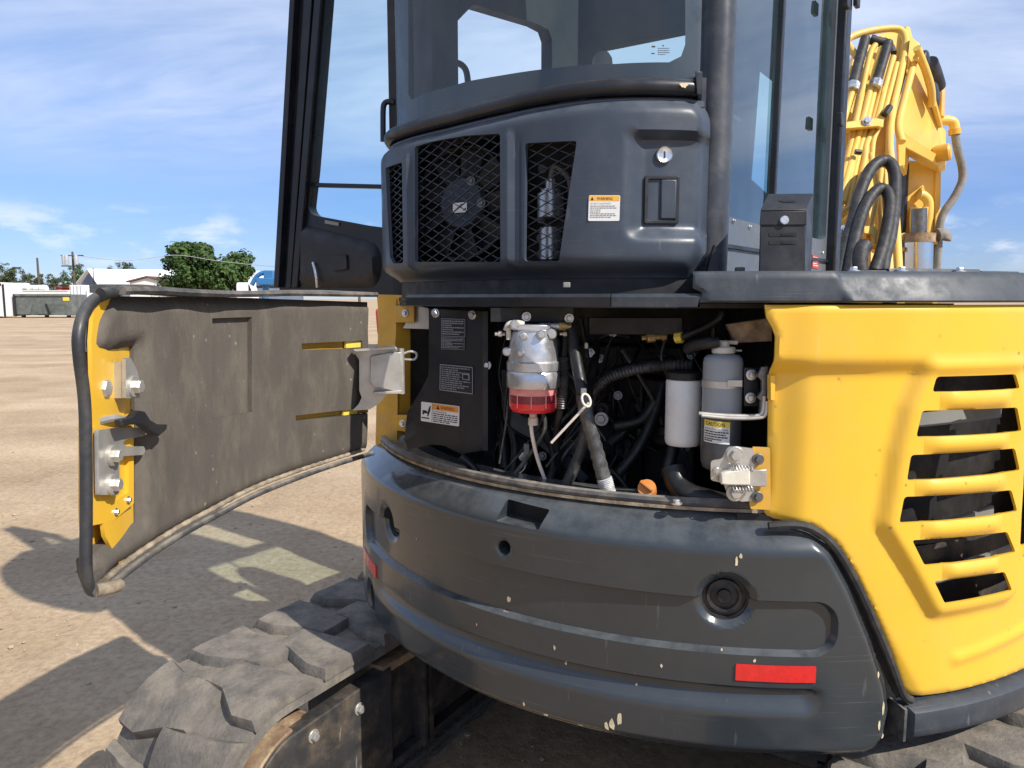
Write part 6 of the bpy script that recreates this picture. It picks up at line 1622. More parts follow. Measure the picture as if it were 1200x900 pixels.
    for u in np.linspace(U(186), uR - .02, 40): vs.append(mb.verts([tb.pt(u, 1.925, 0.006), tb.pt(u, 1.932, -.22), tb.pt(u, 1.945, -.22), tb.pt(u, 1.938, 0.006)]))
    for p, q in zip(vs, vs[1:]):
        for k in range(4): mb.bm.faces.new([p[k], p[(k + 1) % 4], q[(k + 1) % 4], q[k]])
    mb.bm.faces.new(vs[0]); mb.bm.faces.new(vs[-1][::-1]); obj('cover_top', mb, MAT['plastic'], EX)
    # black moulding between cover and glass
    tr = Polar(lambda th: RC(th) - 0.028); pts = [tr.pt(u, 1.963, 0) for u in np.linspace(U(187), tr.hit(815, 102)[0], 50)]
    mb = MB(); mb.tube(pts, .0180, 14, smooth=0); obj('glass_moulding', mb, MAT['frame'], EX, ang=60)
    e = tr.hit(818.5, 103); mb = MB(); mb.hexa([tr.pt(e[0] - .004, 1.944, .024), tr.pt(e[0] + .010, 1.944, .024), tr.pt(e[0] + .010, 1.994, .024), tr.pt(e[0] - .010, 1.994, .024)], [tr.pt(e[0] - .004, 1.944, -.03), tr.pt(e[0] + .010, 1.944, -.03), tr.pt(e[0] + .010, 1.994, -.03), tr.pt(e[0] - .010, 1.994, -.03)]); obj('moulding_end', mb, MAT['frame'], EX, bev=.002)
    bm = bmesh.new(); e = tr.hit(802, 104)
    bm.faces.new([bm.verts.new(tr.pt(e[0] + .010 * math.cos(a) * (1 + .3 * math.sin(3 * a)), 1.962 + .005 * math.sin(a) * (1 + .3 * math.cos(5 * a)), .0222 + .0015)) for a in np.linspace(0, 6.28, 12)[:-1]]); obj('paint_scuff', bm, MAT['chip'], EX, recalc=False)
rear_cover()

# ------------------------------------------------------------------ cab
def cab():
    cabp = thing_empty('cab')
    gl = Polar(lambda th: RC(th) - 0.040); uL, uR = U(200.5), gl.hit(821, 60)[0]
    z0, z1 = 1.985, 2.80
    obj('rear_glass', sheet([(uL, z0), (uR, z0), (uR, z1), (uL, z1)], [], .03, gl.pt, 0.0), MAT['glass'], cabp, ang=60)
    gi = Polar(lambda th: RC(th) - 0.046)
    inner = gi.hits([(803, -140), (803, 52), (798, 66), (784, 73), (720, 75), (647, 80), (549, 95), (500, 109), (482, 117), (478, 110), (478, -140)])
    obj('glass_border', sheet([(uL + .004, z0), (uR, z0), (uR, z1), (uL + .004, z1)], [inner], .03, gi.pt, 0.003), MAT['frame'], cabp)
    # maker's mark etched in the corner of the pane
    go = Polar(lambda th: RC(th) - 0.0385)
    q = [go.pt(*go.hit(*p)) for p in ((761, 51), (785, 51), (785, 67), (761, 67))]
    d = Decal(*q)
    d.rect(.62, .12, .70, .22, 0); d.rect(.10, .18, .28, .30, 0); d.rect(.08, .70, .26, .78, 0)
    d.lines(.40, .98, [(.34, 1), (.50, 1), (.64, 1), (.78, .6)], .06, 0); d.build('glass_etching', [MAT['ink']], cabp)
    # right rear post
    mb = MB(); mb.tube([P(831, 326, 1.80), P(834, 250, 1.80), P(838.5, 120, 1.81), P(842.5, 0, 1.82), P(845, -130, 1.84)], .0405, 20); obj('rear_post', mb, MAT['pillar'], cabp, ang=60)
    mb = MB(); mb.prism([P(829, 318, 1.70), P(842, 318, 1.70), P(841, 300, 1.70), P(838, 287, 1.70), P(833, 302, 1.70)], (0, .02, 0)); obj('post_foot', mb, MAT['frame'], cabp)
    # right side
    sp = Flat(P(852, 255, 1.84), FWD + RGT * .055, RGT - FWD * .055)
    fa, fb_ = sp.hit(848, 255)[0], sp.hit(979, 290)[0]
    o = [(fa, -0.185), (fb_, -0.185), (fb_, 1.12), (fa, 1.12)]
    win = sp.hits([(852, 254), (891, 268), (967, 291)]); w0, w1 = win[0], win[2]
    wh = [(fa + .03, w0[1]), (w1[0], w0[1] - .004), (w1[0], 1.02), (fa + .03, 1.02)]
    obj('cab_side', sheet(o, [rounded(wh, .02, 3)], .06, sp.pt, .03), MAT['panelgrey'], cabp)
    obj('side_glass', sheet(wh, [], .1, lambda u, v, w: sp.pt(u, v, w - .012), 0.0), MAT['sideglass'], cabp)
    a = sp.hit(914.5, 110)[0]; mb = MB(); mb.hexa([sp.pt(a - .03, w0[1], .004), sp.pt(a - .012, w0[1], .004), sp.pt(a + .024, 1.02, .004), sp.pt(a + .006, 1.02, .004)], [sp.pt(a - .03, w0[1], -.02), sp.pt(a - .012, w0[1], -.02), sp.pt(a + .024, 1.02, -.02), sp.pt(a + .006, 1.02, -.02)]); obj('window_divider', mb, MAT['frame'], cabp, bev=.003)
    for z0_, z1_, nm in ((w0[1] - .075, w0[1] - .066, 'side_strip'),):
        mb = MB(); mb.hexa([sp.pt(fa, z0_, .008), sp.pt(fb_, z0_, .008), sp.pt(fb_, z1_, .008), sp.pt(fa, z1_, .008)], [sp.pt(fa, z0_, .001), sp.pt(fb_, z0_, .001), sp.pt(fb_, z1_, .001), sp.pt(fa, z1_, .001)]); obj(nm, mb, MAT['frame'], cabp)
    for px, py in ((859, 239 + 8), (878, 245 + 9), (963, 279 + 5)): u, v = sp.hit(px, py + 12); bolt(bolt_small, sp.pt(u, v, .001), RGT, cabp)
    u0 = sp.hit(970, 290)[0]
    mb = MB(); mb.hexa([sp.pt(u0 - .015, -.19, .03), sp.pt(u0 + .05, -.19, .03), sp.pt(u0 + .05, 1.14, .03), sp.pt(u0 - .015, 1.14, .03)], [sp.pt(u0 - .015, -.19, -.06), sp.pt(u0 + .05, -.19, -.06), sp.pt(u0 + .05, 1.14, -.06), sp.pt(u0 - .015, 1.14, -.06)]); obj('front_post', mb, MAT['frame'], cabp, bev=.008)
    for px, py in ((971, 142), (978, 5), (990, 4)):
        u, v = sp.hit(px, py); mb = MB(); mb.hexa([sp.pt(u - .02, v - .02, .045), sp.pt(u + .02, v - .02, .045), sp.pt(u + .02, v + .02, .045), sp.pt(u - .02, v + .02, .045)], [sp.pt(u - .02, v - .02, .03), sp.pt(u + .02, v - .02, .03), sp.pt(u + .02, v + .02, .03), sp.pt(u - .02, v + .02, .03)]); obj('window_hinge', mb, MAT['black'], cabp, bev=.003)
    q = [sp.pt(*sp.hit(*p), .002) for p in ((951, 298), (958, 300), (958, 315), (951, 314))]
    d = Decal(*q); d.base(0); d.lines(.1, .9, [(.15, 1), (.3, .8), (.45, 1), (.6, .6), (.75, 1)], .07, 1); d.build('red_label', [FAR['red'], MAT['lblwhite']], cabp)
    ROFF = (sp.pt(fb_, 0) - ROOT).dot(RGT) - .03; F0 = (sp.pt(fa, 0) - ROOT).dot(FWD); F1 = (sp.pt(fb_, 0) - ROOT).dot(FWD)
    # left side with the door opening, and the front
    LR = -0.655
    lp = Flat(M(LR, 0, 1.5), FWD, RGT)
    hole = lp.hits([(530, 240), (530, 31), (555, 5), (630, 28), (643, 35), (647, 47), (647, 240)]); ulo = lp.hit(560, 200)[0]
    fmax = max(p[0] for p in hole); F1 = max(F1, fmax + .12); print('cab front', F1, fmax)
    o = [(-.72, 0.0), (-.30, 0.0), (-.30, -.52), (F1, -.52), (F1, 1.30), (-.72, 1.30)]
    hole = [(hole[0][0], .03), (-.26, .03), (-.26, -.46)] + [(hole[-1][0], -.46)] + hole[-2:0:-1]
    obj('cab_left_frame', sheet(o, [hole], .06, lp.pt, .05), MAT['headliner'], cabp)
    fp = Flat(M(0, F1 - .02, 1.5), RGT, -FWD)
    hw = fp.hits([(705, 220), (705, 56), (803, 36), (812, 34), (812, 220)]); hw2 = fp.hits([(876, 208), (886, 80), (909, 98), (900, 230)])
    hw = [(u, max(v, .05)) for u, v in hw]
    o = [(LR + .001, 0), (ROFF - .02, 0), (ROFF - .02, 1.46), (LR + .001, 1.46)]; hw = [(min(max(u, LR + .03), ROFF - .06), v) for u, v in hw]
    obj('cab_front_frame', sheet(o, [hw, hw2], .06, fp.pt, .05), MAT['headliner'], cabp)
    obj('windscreen', sheet(hw, [], .1, lambda u, v, w: fp.pt(u, v, w - .03), 0.0), MAT['doorglass'], cabp)
    obj('front_side_pane', sheet(hw2, [], .1, lambda u, v, w: fp.pt(u, v, w - .03), 0.0), MAT['doorglass'], cabp)
    mb = MB(); b = [M(LR - .02, -.06, 2.78), M(LR - .02, -.86, 2.78)] + [Vector((CX + 1.15 * math.cos(R_(a)), CY + 1.15 * math.sin(R_(a)), 2.78)) for a in range(210, 263, 4)] + [M(ROFF + .02, -.62, 2.78), M(ROFF + .02, -.06, 2.78)]; mb.prism(b, (0, 0, .09)); obj('cab_roof', mb, MAT['headliner'], cabp, bev=.02)  # unseen roof, cut back in front and overhung behind to shape its shadow
    rg = Flat(M(0, 0, 2.82), RGT, UP); obj('added_roof_glass', sheet([(LR, -.058), (ROFF, -.058), (ROFF, F1 - .02), (LR, F1 - .02)], [], .2, rg.pt, 0.0), MAT['doorglass'], cabp)  # glazing added so sun still passes where the roof is cut back
    mb = MB(); b = [M(LR + .05, -.20, 0.98), M(ROFF - .03, -.20, 0.98), M(ROFF - .03, F1 - .05, 0.98), M(LR + .05, F1 - .05, 0.98)]; mb.prism(b, (0, 0, .03)); obj('cab_floor', mb, MAT['seat'], cabp)
    mb = MB(); b = [M(LR + .05, -.80, 1.96), M(ROFF - .06, -.62, 1.96), M(ROFF - .06, -.45, 1.96), M(LR + .05, -.45, 1.96)]; mb.prism(b, (0, 0, .01)); obj('rear_shelf', mb, MAT['seat'], cabp)
    # seat and small fittings seen through the rear pane
    sc = M(-0.20, -0.22, 0); st = []
    mb = MB(); fm = Matrix.Translation(Vector((sc.x, sc.y, 1.70))) @ Matrix.Rotation(HEAD - math.pi / 2, 4, 'Z') @ Matrix.Rotation(R_(-10), 4, 'X'); mb.box((0, 0, 0), (.46, .12, .50), fm); obj('seat_backrest', mb, MAT['seat'], cabp, bev=.05, seg=4)
    mb = MB(); fm = Matrix.Translation(Vector((sc.x, sc.y, 1.42))) @ Matrix.Rotation(HEAD - math.pi / 2, 4, 'Z'); mb.box((0, .26, 0), (.48, .5, .12), fm); obj('seat_cushion', mb, MAT['seat'], cabp, bev=.04, seg=4)
    mb = MB(); c = P(706, 74, 2.55); mb.lathe(frame(c, UP, (1, 0, 0)), [(.034, -.07), (.036, -.02), (.031, .015), (.020, .032), (.003, .038)], 24); obj('headrest', mb, MAT['greyplastic'], cabp)  # rounded grey headrest, not a light source
    mb = MB(); mb.tube([P(530, 73, 2.62), P(540, 75.5, 2.62), P(546.5, 84, 2.62), P(549, 103, 2.62)], .011, 10); obj('grab_handle', mb, MAT['frame'], cabp)
    mb = MB(); mb.tube([P(522, 18, 2.40), P(521, 40, 2.40), P(519, 68, 2.40), P(517, 100, 2.40), P(516, 130, 2.4)], .007, 6); mb.box(P(519, 70, 2.395), (.03, .02, .05)); obj('seat_belt', mb, MAT['belt'], cabp)
    mb = MB(); mb.hexa([M(LR + .03, -.70, 1.96), M(LR + .13, -.72, 1.96), M(LR + .13, -.60, 1.96), M(LR + .03, -.60, 1.96)], [M(LR + .03, -.70, 2.78), M(LR + .13, -.72, 2.78), M(LR + .13, -.60, 2.78), M(LR + .03, -.60, 2.78)]); obj('left_rear_post', mb, MAT['headliner'], cabp, bev=.01)
    # grab rail beside the cover and the open cab door
    mb = MB(); mb.tube([P(449, 166, 2.33), P(449, 130, 2.33), P(451, 121, 2.33), P(457, 119, 2.33), P(462, 120, 2.33)], .0085, 10); obj('grab_rail', mb, MAT['frame'], cabp)
    return LR
def thing_empty(name):
    o = bpy.data.objects.new(name, None); COL.objects.link(o); o.parent = EX; o.empty_display_size = .1; ORI[o.name] = ROOT.copy(); return o
cab()
def cab_door():
    dp = Flat(P(400, 150, 2.52), (0.93, -0.36, 0), (-0.36, -0.93, 0))
    out = dp.hits([(360, -240), (482, -240), (476, 150), (462, 347), (327, 347), (338, 120)])
    hole = dp.hits([(395, -190), (472, -190), (468, 110), (460, 268), (430, 264), (366, 252), (361, 244), (366, 200), (382, 0)])
    d = obj('cab_door', sheet(out, [rounded(hole, .02, 3)], .05, dp.pt, .045), MAT['frame'], EX, label='open glazed cab door behind the engine door')
    obj('door_glass', sheet(hole, [], .1, lambda u, v, w: dp.pt(u, v, w - .02), 0.0), MAT['doorglass'], d)
    # stepped outer frame: three bars of different depth
    for (x0, x1, b0, b1, t) in ((346, 352, 327, 333, .03), (358, 368, 337, 343, .012), (372, 380, 345, 352, .018)):
        q = dp.hits([(x0 + (x0 - b0) * .72, -240), (x1 + (x1 - b1) * .72, -240), (b1, 337), (b0, 337)]); mb = MB(); mb.prism([dp.pt(u, v, .001) for u, v in q], dp.n * t); obj('door_rail', mb, MAT['frame'], d, bev=.003)
    q = dp.hits([(366, 213.5), (466, 216), (466, 221), (366, 218.5)]); mb = MB(); mb.prism([dp.pt(u, v, -.03) for u, v in q], dp.n * .02); obj('glazing_bar', mb, MAT['frame'], d, bev=.002)
    q = dp.hits([(352, 262), (440, 285), (447, 300), (446, 325), (438, 337), (349, 337)]); obj('door_trim', sheet(rounded(q, .03, 4), [], .02, dp.pt, .03, lambda u, v: .022 - .02 * (1 - sst(0, .02, edgedist(rounded(q, .03, 4), u, v)))), MAT['black'], d)
    mb = MB(); mb.tube([dp.pt(*dp.hit(373, 308), .03), dp.pt(*dp.hit(376, 316), .034), dp.pt(*dp.hit(378, 327), .034), dp.pt(*dp.hit(378, 337), .03)], .005, 8); obj('latch_lever', mb, MAT['steel'], d)
    q = dp.hits([(396, 300), (412, 299), (413, 316), (397, 318)]); mb = MB(); mb.prism([dp.pt(u, v, .022) for u, v in q], dp.n * .01); obj('latch_cover', mb, MAT['black'], d, bev=.003)
    q = dp.hits([(382, 258), (398, 261), (398, 265), (382, 262)]); mb = MB(); mb.prism([dp.pt(u, v, .001) for u, v in q], dp.n * .006); obj('door_label', mb, MAT['greyplastic'], d)
cab_door()

# ------------------------------------------------------------------ black lock box on the hood
def lock_box():
    d0, d1 = 1.60, 1.72
    F = [P(889, 317, d0), P(943, 318, d0), P(945, 247, d0), P(891, 248, d0)]
    back = Vector((.055, d1 - d0, 0)) * 1.0
    zb = F[0].z
    B = [P(898, 316, d1), P(951, 314, d1), P(953.5, 228.5, d1), P(900, 229, d1)]
    for p in (F[0], F[1], B[0], B[1]): p.z = 1.548
    mb = MB(); mb.hexa(F, B); b = obj('lock_box', mb, MAT['black'], EX, bev=.003)
    fl = Flat(F[0], F[1] - F[0], (F[1] - F[0]).cross(F[3] - F[0]))
    if fl.n.y > 0: fl.n = -fl.n; fl.y = -fl.y
    q = [fl.hit(*p) for p in ((890, 264), (944.5, 263.5), (945, 247), (891, 248))]
    mb = MB(); mb.prism([fl.pt(u, v, .0005) for u, v in q], fl.n * .003); ld = obj('box_lid_flap', mb, MAT['black'], b, bev=.001)
    n2 = (F[2] - F[3]).cross(B[3] - F[3]).normalized(); n2 = n2 if n2.z > 0 else -n2
    mb = MB(); mb.prism([F[3] + n2 * .0005, F[2] + n2 * .0005, B[2] + n2 * .0005, B[3] + n2 * .0005], n2 * .003); obj('box_lid', mb, MAT['black'], b, bev=.001)
    c = (F[2] + F[3] + B[2] + B[3]) / 4 + n2 * .0042; ax = (F[2] - F[3]).normalized(); ay = n2.cross(ax)
    mb = MB(); mb.prism([c + ax * .018 * math.cos(a) + ay * .012 * math.sin(a) for a in np.linspace(0, 6.283, 20)[:-1]], n2 * .0008); obj('lid_opening', mb, MAT['bay'], b)
    p = fl.pt(*fl.hit(918, 258.5), .0035); mb = MB(); mb.lathe(frame(p, fl.n), [(.0095, 0), (.0095, .004), (.008, .0055), (.002, .0055)], 22); obj('box_lock', mb, MAT['steel'], b)
    for y0, y1 in ((272.5, 277), (282, 286.5)):
        o = fl.hits([(901, y0), (934, y0), (934, y1), (901, y1)]); mb = MB(); mb.prism([fl.pt(u, v, .0012) for u, v in rounded(o, .003, 2)], -fl.n * .003); obj('slot', mb, MAT['bay'], b)
        o = fl.hits([(915, y0 + 1), (929, y0 + 1), (929, y1 - .8), (915, y1 - .8)]); mb = MB(); mb.prism([fl.pt(u, v, .0014) for u, v in o], fl.n * .0008); obj('slot_tab', mb, MAT['frame'], b)
    mb = MB(); mb.box(P(867, 316, 1.75), (.02, .02, .012)); obj('clip', mb, MAT['greyplastic'], EX, bev=.003)
lock_box()

# ------------------------------------------------------------------ tracks
TH = R_(58.8); TF = Vector((math.cos(TH), math.sin(TH), 0)); TR_ = Vector((math.sin(TH), -math.cos(TH), 0))
def T(r, f, z): return ROOT + TR_ * r + TF * f + UP * z
def track(side, label):
    HL, RO, ZC = 1.27, 0.232, 0.258          # half length between wheel centres, belt radius, axle height
    t = bpy.data.objects.new('crawler_track', None); COL.objects.link(t); t.parent = EX; t.empty_display_size = .1; ORI[t.name] = ROOT.copy(); t['label'] = label
    rc = side * 0.815; hw = 0.215
    straight = 2 * HL; arc = math.pi * RO; LEN = 2 * straight + 2 * arc
    def path(s):
        """Distance along the belt, starting at the top front and running rearward: returns f, z, normal."""
        s %= LEN
        if s < straight: return HL - s, ZC + RO, (0, 1)
        s -= straight
        if s < arc: a = math.pi / 2 + s / RO; return -HL + RO * math.cos(a), ZC + RO * math.sin(a), (math.cos(a), math.sin(a))
        s -= arc
        if s < straight: return -HL + s, ZC - RO, (0, -1)
        s -= straight
        a = -math.pi / 2 + s / RO; return HL + RO * math.cos(a), ZC + RO * math.sin(a), (math.cos(a), math.sin(a))
    def pm_(s, w, off):
        f, z, n = path(s)
        return T(rc + w, f + n[0] * off, z + n[1] * off)
    # belt
    mb = MB(); ring = []
    for s in np.linspace(0, LEN, 150, endpoint=False):
        ring.append(mb.verts([pm_(s, -hw, -.028), pm_(s, -hw + .01, 0), pm_(s, hw - .01, 0), pm_(s, hw, -.028), pm_(s, hw - .03, -.034), pm_(s, -hw + .03, -.034)]))
    for i in range(len(ring)):
        a, b = ring[i], ring[(i + 1) % len(ring)]
        for k in range(6): mb.bm.faces.new([a[k], a[(k + 1) % 6], b[(k + 1) % 6], b[k]])
    obj('belt', mb, MAT['track'], t, ang=50)
    # lugs: two interlocking rows, each block bent round the belt
    rnd = random.Random(3 + int(side > 0)); pitch = LEN / 28
    from mathutils import noise
    for i in range(28):
        for row in (0, 1):
            s0 = i * pitch + (0.5 * pitch if row else 0)
            w0 = -hw if row == 0 else -0.045; w1 = 0.045 if row == 0 else hw
            sg = 1 if row == 0 else -1
            L = pitch * 0.84
            inner = w1 if row == 0 else w0; outer = w0 if row == 0 else w1
            o = [(s0, outer), (s0 + L, outer), (s0 + L * 1.06, outer + sg * .085), (s0 + L * .84, inner - sg * .075), (s0 + L * .80, inner), (s0 + L * .16, inner), (s0 + L * .12, inner - sg * .06), (s0 + L * .08, outer + sg * .09)]
            o = [(a + rnd.uniform(-.006, .006), b + (rnd.uniform(-.006, .006) if abs(b - outer) > .01 else 0)) for a, b in o]
            seed = rnd.random() * 50
            def hh(u, v, o=o, seed=seed):
                d = edgedist(o, u, v)
                nz = np.array([noise.noise(Vector((a * 16, b * 16, seed))) for a, b in zip(u, v)])
                return 0.003 + 0.022 * np.clip(d / .0115, 0, 1) + nz * .0035
            obj('lug', sheet(o, [], .020, pm_, 0.012, hh, edge=.018, mp_back=lambda u, v, w: pm_(u, v, -.004), creases=[inset(o, .012)]), MAT['track'], t, ang=32)
    # guide lugs on the inside of the belt
    me = None
    for i in range(40):
        s = i * LEN / 40
        for w in (-.055, .055):
            f, z, n = path(s)
            mb = MB(); a = [pm_(s - .025, w - .018, -.030), pm_(s + .025, w - .018, -.030), pm_(s + .025, w + .018, -.030), pm_(s - .025, w + .018, -.030)]
            b = [pm_(s - .012, w - .012, -.072), pm_(s + .012, w - .012, -.072), pm_(s + .012, w + .012, -.072), pm_(s - .012, w + .012, -.072)]
            mb.hexa(a, b); obj('guide_lug', mb, MAT['under'], t)
    # cleats across the belt's inner edge
    iw = -side
    for i in range(52):
        s = straight + arc * .5 + i * .05
        mb = MB(); w = iw * (hw - .05); a = [pm_(s - .014, w - .05, -.033), pm_(s + .014, w - .05, -.033), pm_(s + .014, w + .045, -.033), pm_(s - .014, w + .045, -.033)]
        mb.hexa(a, [p + (pm_(s, w, -.055) - pm_(s, w, -.033)) for p in a]); obj('belt_cleat', mb, MAT['under'], t)
    # drive drum, its cover plate, frame and rollers
    for f0, nm in ((-HL, 'sprocket'), (HL, 'idler')):
        mb = MB(); c = T(rc - side * .20, f0, ZC); mb.lathe(frame(c, -TR_ * side), [(.05, -.30), (.150, -.29), (.170, -.26), (.170, -.02), (.165, 0.0), (.05, .004)], 40); obj(nm, mb, MAT['rust'], t)
    # raised dusty rim and black end plate on the machine's inner side
    ri = rc - side * (hw + .005)
    mb = MB(); ring = []
    for a in np.linspace(R_(95), R_(265), 26):
        ca, sa = math.cos(a), math.sin(a)
        ring.append(mb.verts([T(ri + side * .10, -HL + .172 * ca, ZC + .172 * sa), T(ri - side * .012, -HL + .172 * ca, ZC + .172 * sa), T(ri - side * .016, -HL + .168 * ca, ZC + .168 * sa), T(ri - side * .012, -HL + .160 * ca, ZC + .160 * sa), T(ri + side * .10, -HL + .160 * ca, ZC + .160 * sa)]))
    for p, q in zip(ring, ring[1:]):
        for k in range(5): mb.bm.faces.new([p[k], p[(k + 1) % 5], q[(k + 1) % 5], q[k]])
    mb.bm.faces.new(ring[0]); mb.bm.faces.new(ring[-1][::-1]); obj('drum_rim', mb, MAT['rust'], t)
    pts = [(-HL + .158 * math.cos(a), ZC + .158 * math.sin(a)) for a in np.linspace(R_(100), R_(260), 18)] + [(-HL + .36, ZC - .158), (-HL + .36, ZC + .170)]
    mb = MB(); mb.hexa([T(ri - side * .018, f, z) for f, z in pts], [T(ri + side * .03, f, z) for f, z in pts]); obj('end_plate', mb, MAT['under'], t, bev=.004)
    for f, z in ((-HL + .22, ZC + .11), (-HL + .22, ZC - .10), (-HL + .05, ZC + .12), (-HL + .05, ZC - .12)): bolt(BIGBOLT, T(ri - side * .018, f, z), -TR_ * side, t)
    mb = MB(); a = [(-HL + .362, ZC - .13), (HL - .3, ZC - .13), (HL - .3, ZC + .10), (-HL + .362, ZC + .15)]
    mb.hexa([T(ri + side * .02, f, z) for f, z in a], [T(rc + side * .12, f, z) for f, z in a]); obj('track_frame', mb, MAT['under'], t, bev=.006)
    for f in (-HL + .50, -HL + .53):
        mb = MB(); mb.hexa([T(ri - side * .03, f, ZC - .15), T(ri - side * .03, f + .012, ZC - .15), T(ri - side * .03, f + .012, ZC + .165), T(ri - side * .03, f, ZC + .165)], [T(ri + side * .019, f, ZC - .15), T(ri + side * .019, f + .012, ZC - .15), T(ri + side * .019, f + .012, ZC + .165), T(ri + side * .019, f, ZC + .165)]); obj('frame_rib', mb, MAT['under'], t)
    mb = MB(); b = [(-HL + .33, ZC + .155), (HL - .35, ZC + .105), (HL - .35, ZC + .125), (-HL + .33, ZC + .180)]; mb.hexa([T(ri - side * .012, f, z) for f, z in b], [T(ri + side * .12, f, z) for f, z in b]); obj('frame_ledge', mb, MAT['rust'], t)
    mb = MB(); b = [(-HL + .30, ZC - .160), (HL - .35, ZC - .160), (HL - .35, ZC - .132), (-HL + .30, ZC - .132)]; mb.hexa([T(ri - side * .012, f, z) for f, z in b], [T(ri + side * .10, f, z) for f, z in b]); obj('lower_ledge', mb, MAT['under'], t)
    for f in (-.65, -.25, .15, .55):
        mb = MB(); c = T(rc - side * .12, f, ZC - .115); mb.lathe(frame(c, TR_ * side), [(.03, -.02), (.072, -.01), (.072, .24), (.03, .25)], 20); obj('roller', mb, MAT['under'], t)
track(-1, 'left crawler track with dusty worn rubber lugs')
track(1, 'right crawler track showing beyond the black skirt')
def carbody():
    mb = MB(); a = [T(-.60, -.42, .20), T(.60, -.42, .20), T(.60, .42, .20), T(-.60, .42, .20)]; b = [T(-.60, -.34, .36), T(.60, -.34, .36), T(.60, .34, .36), T(-.60, .34, .36)]; mb.hexa(a, b); obj('car_body', mb, MAT['under'], EX, bev=.01)
    mb = MB(); mb.lathe(frame(T(0, 0, .36), UP, (1, 0, 0)), [(.45, 0), (.42, .045)], 36); obj('turntable_base', mb, MAT['under'], EX)
carbody()

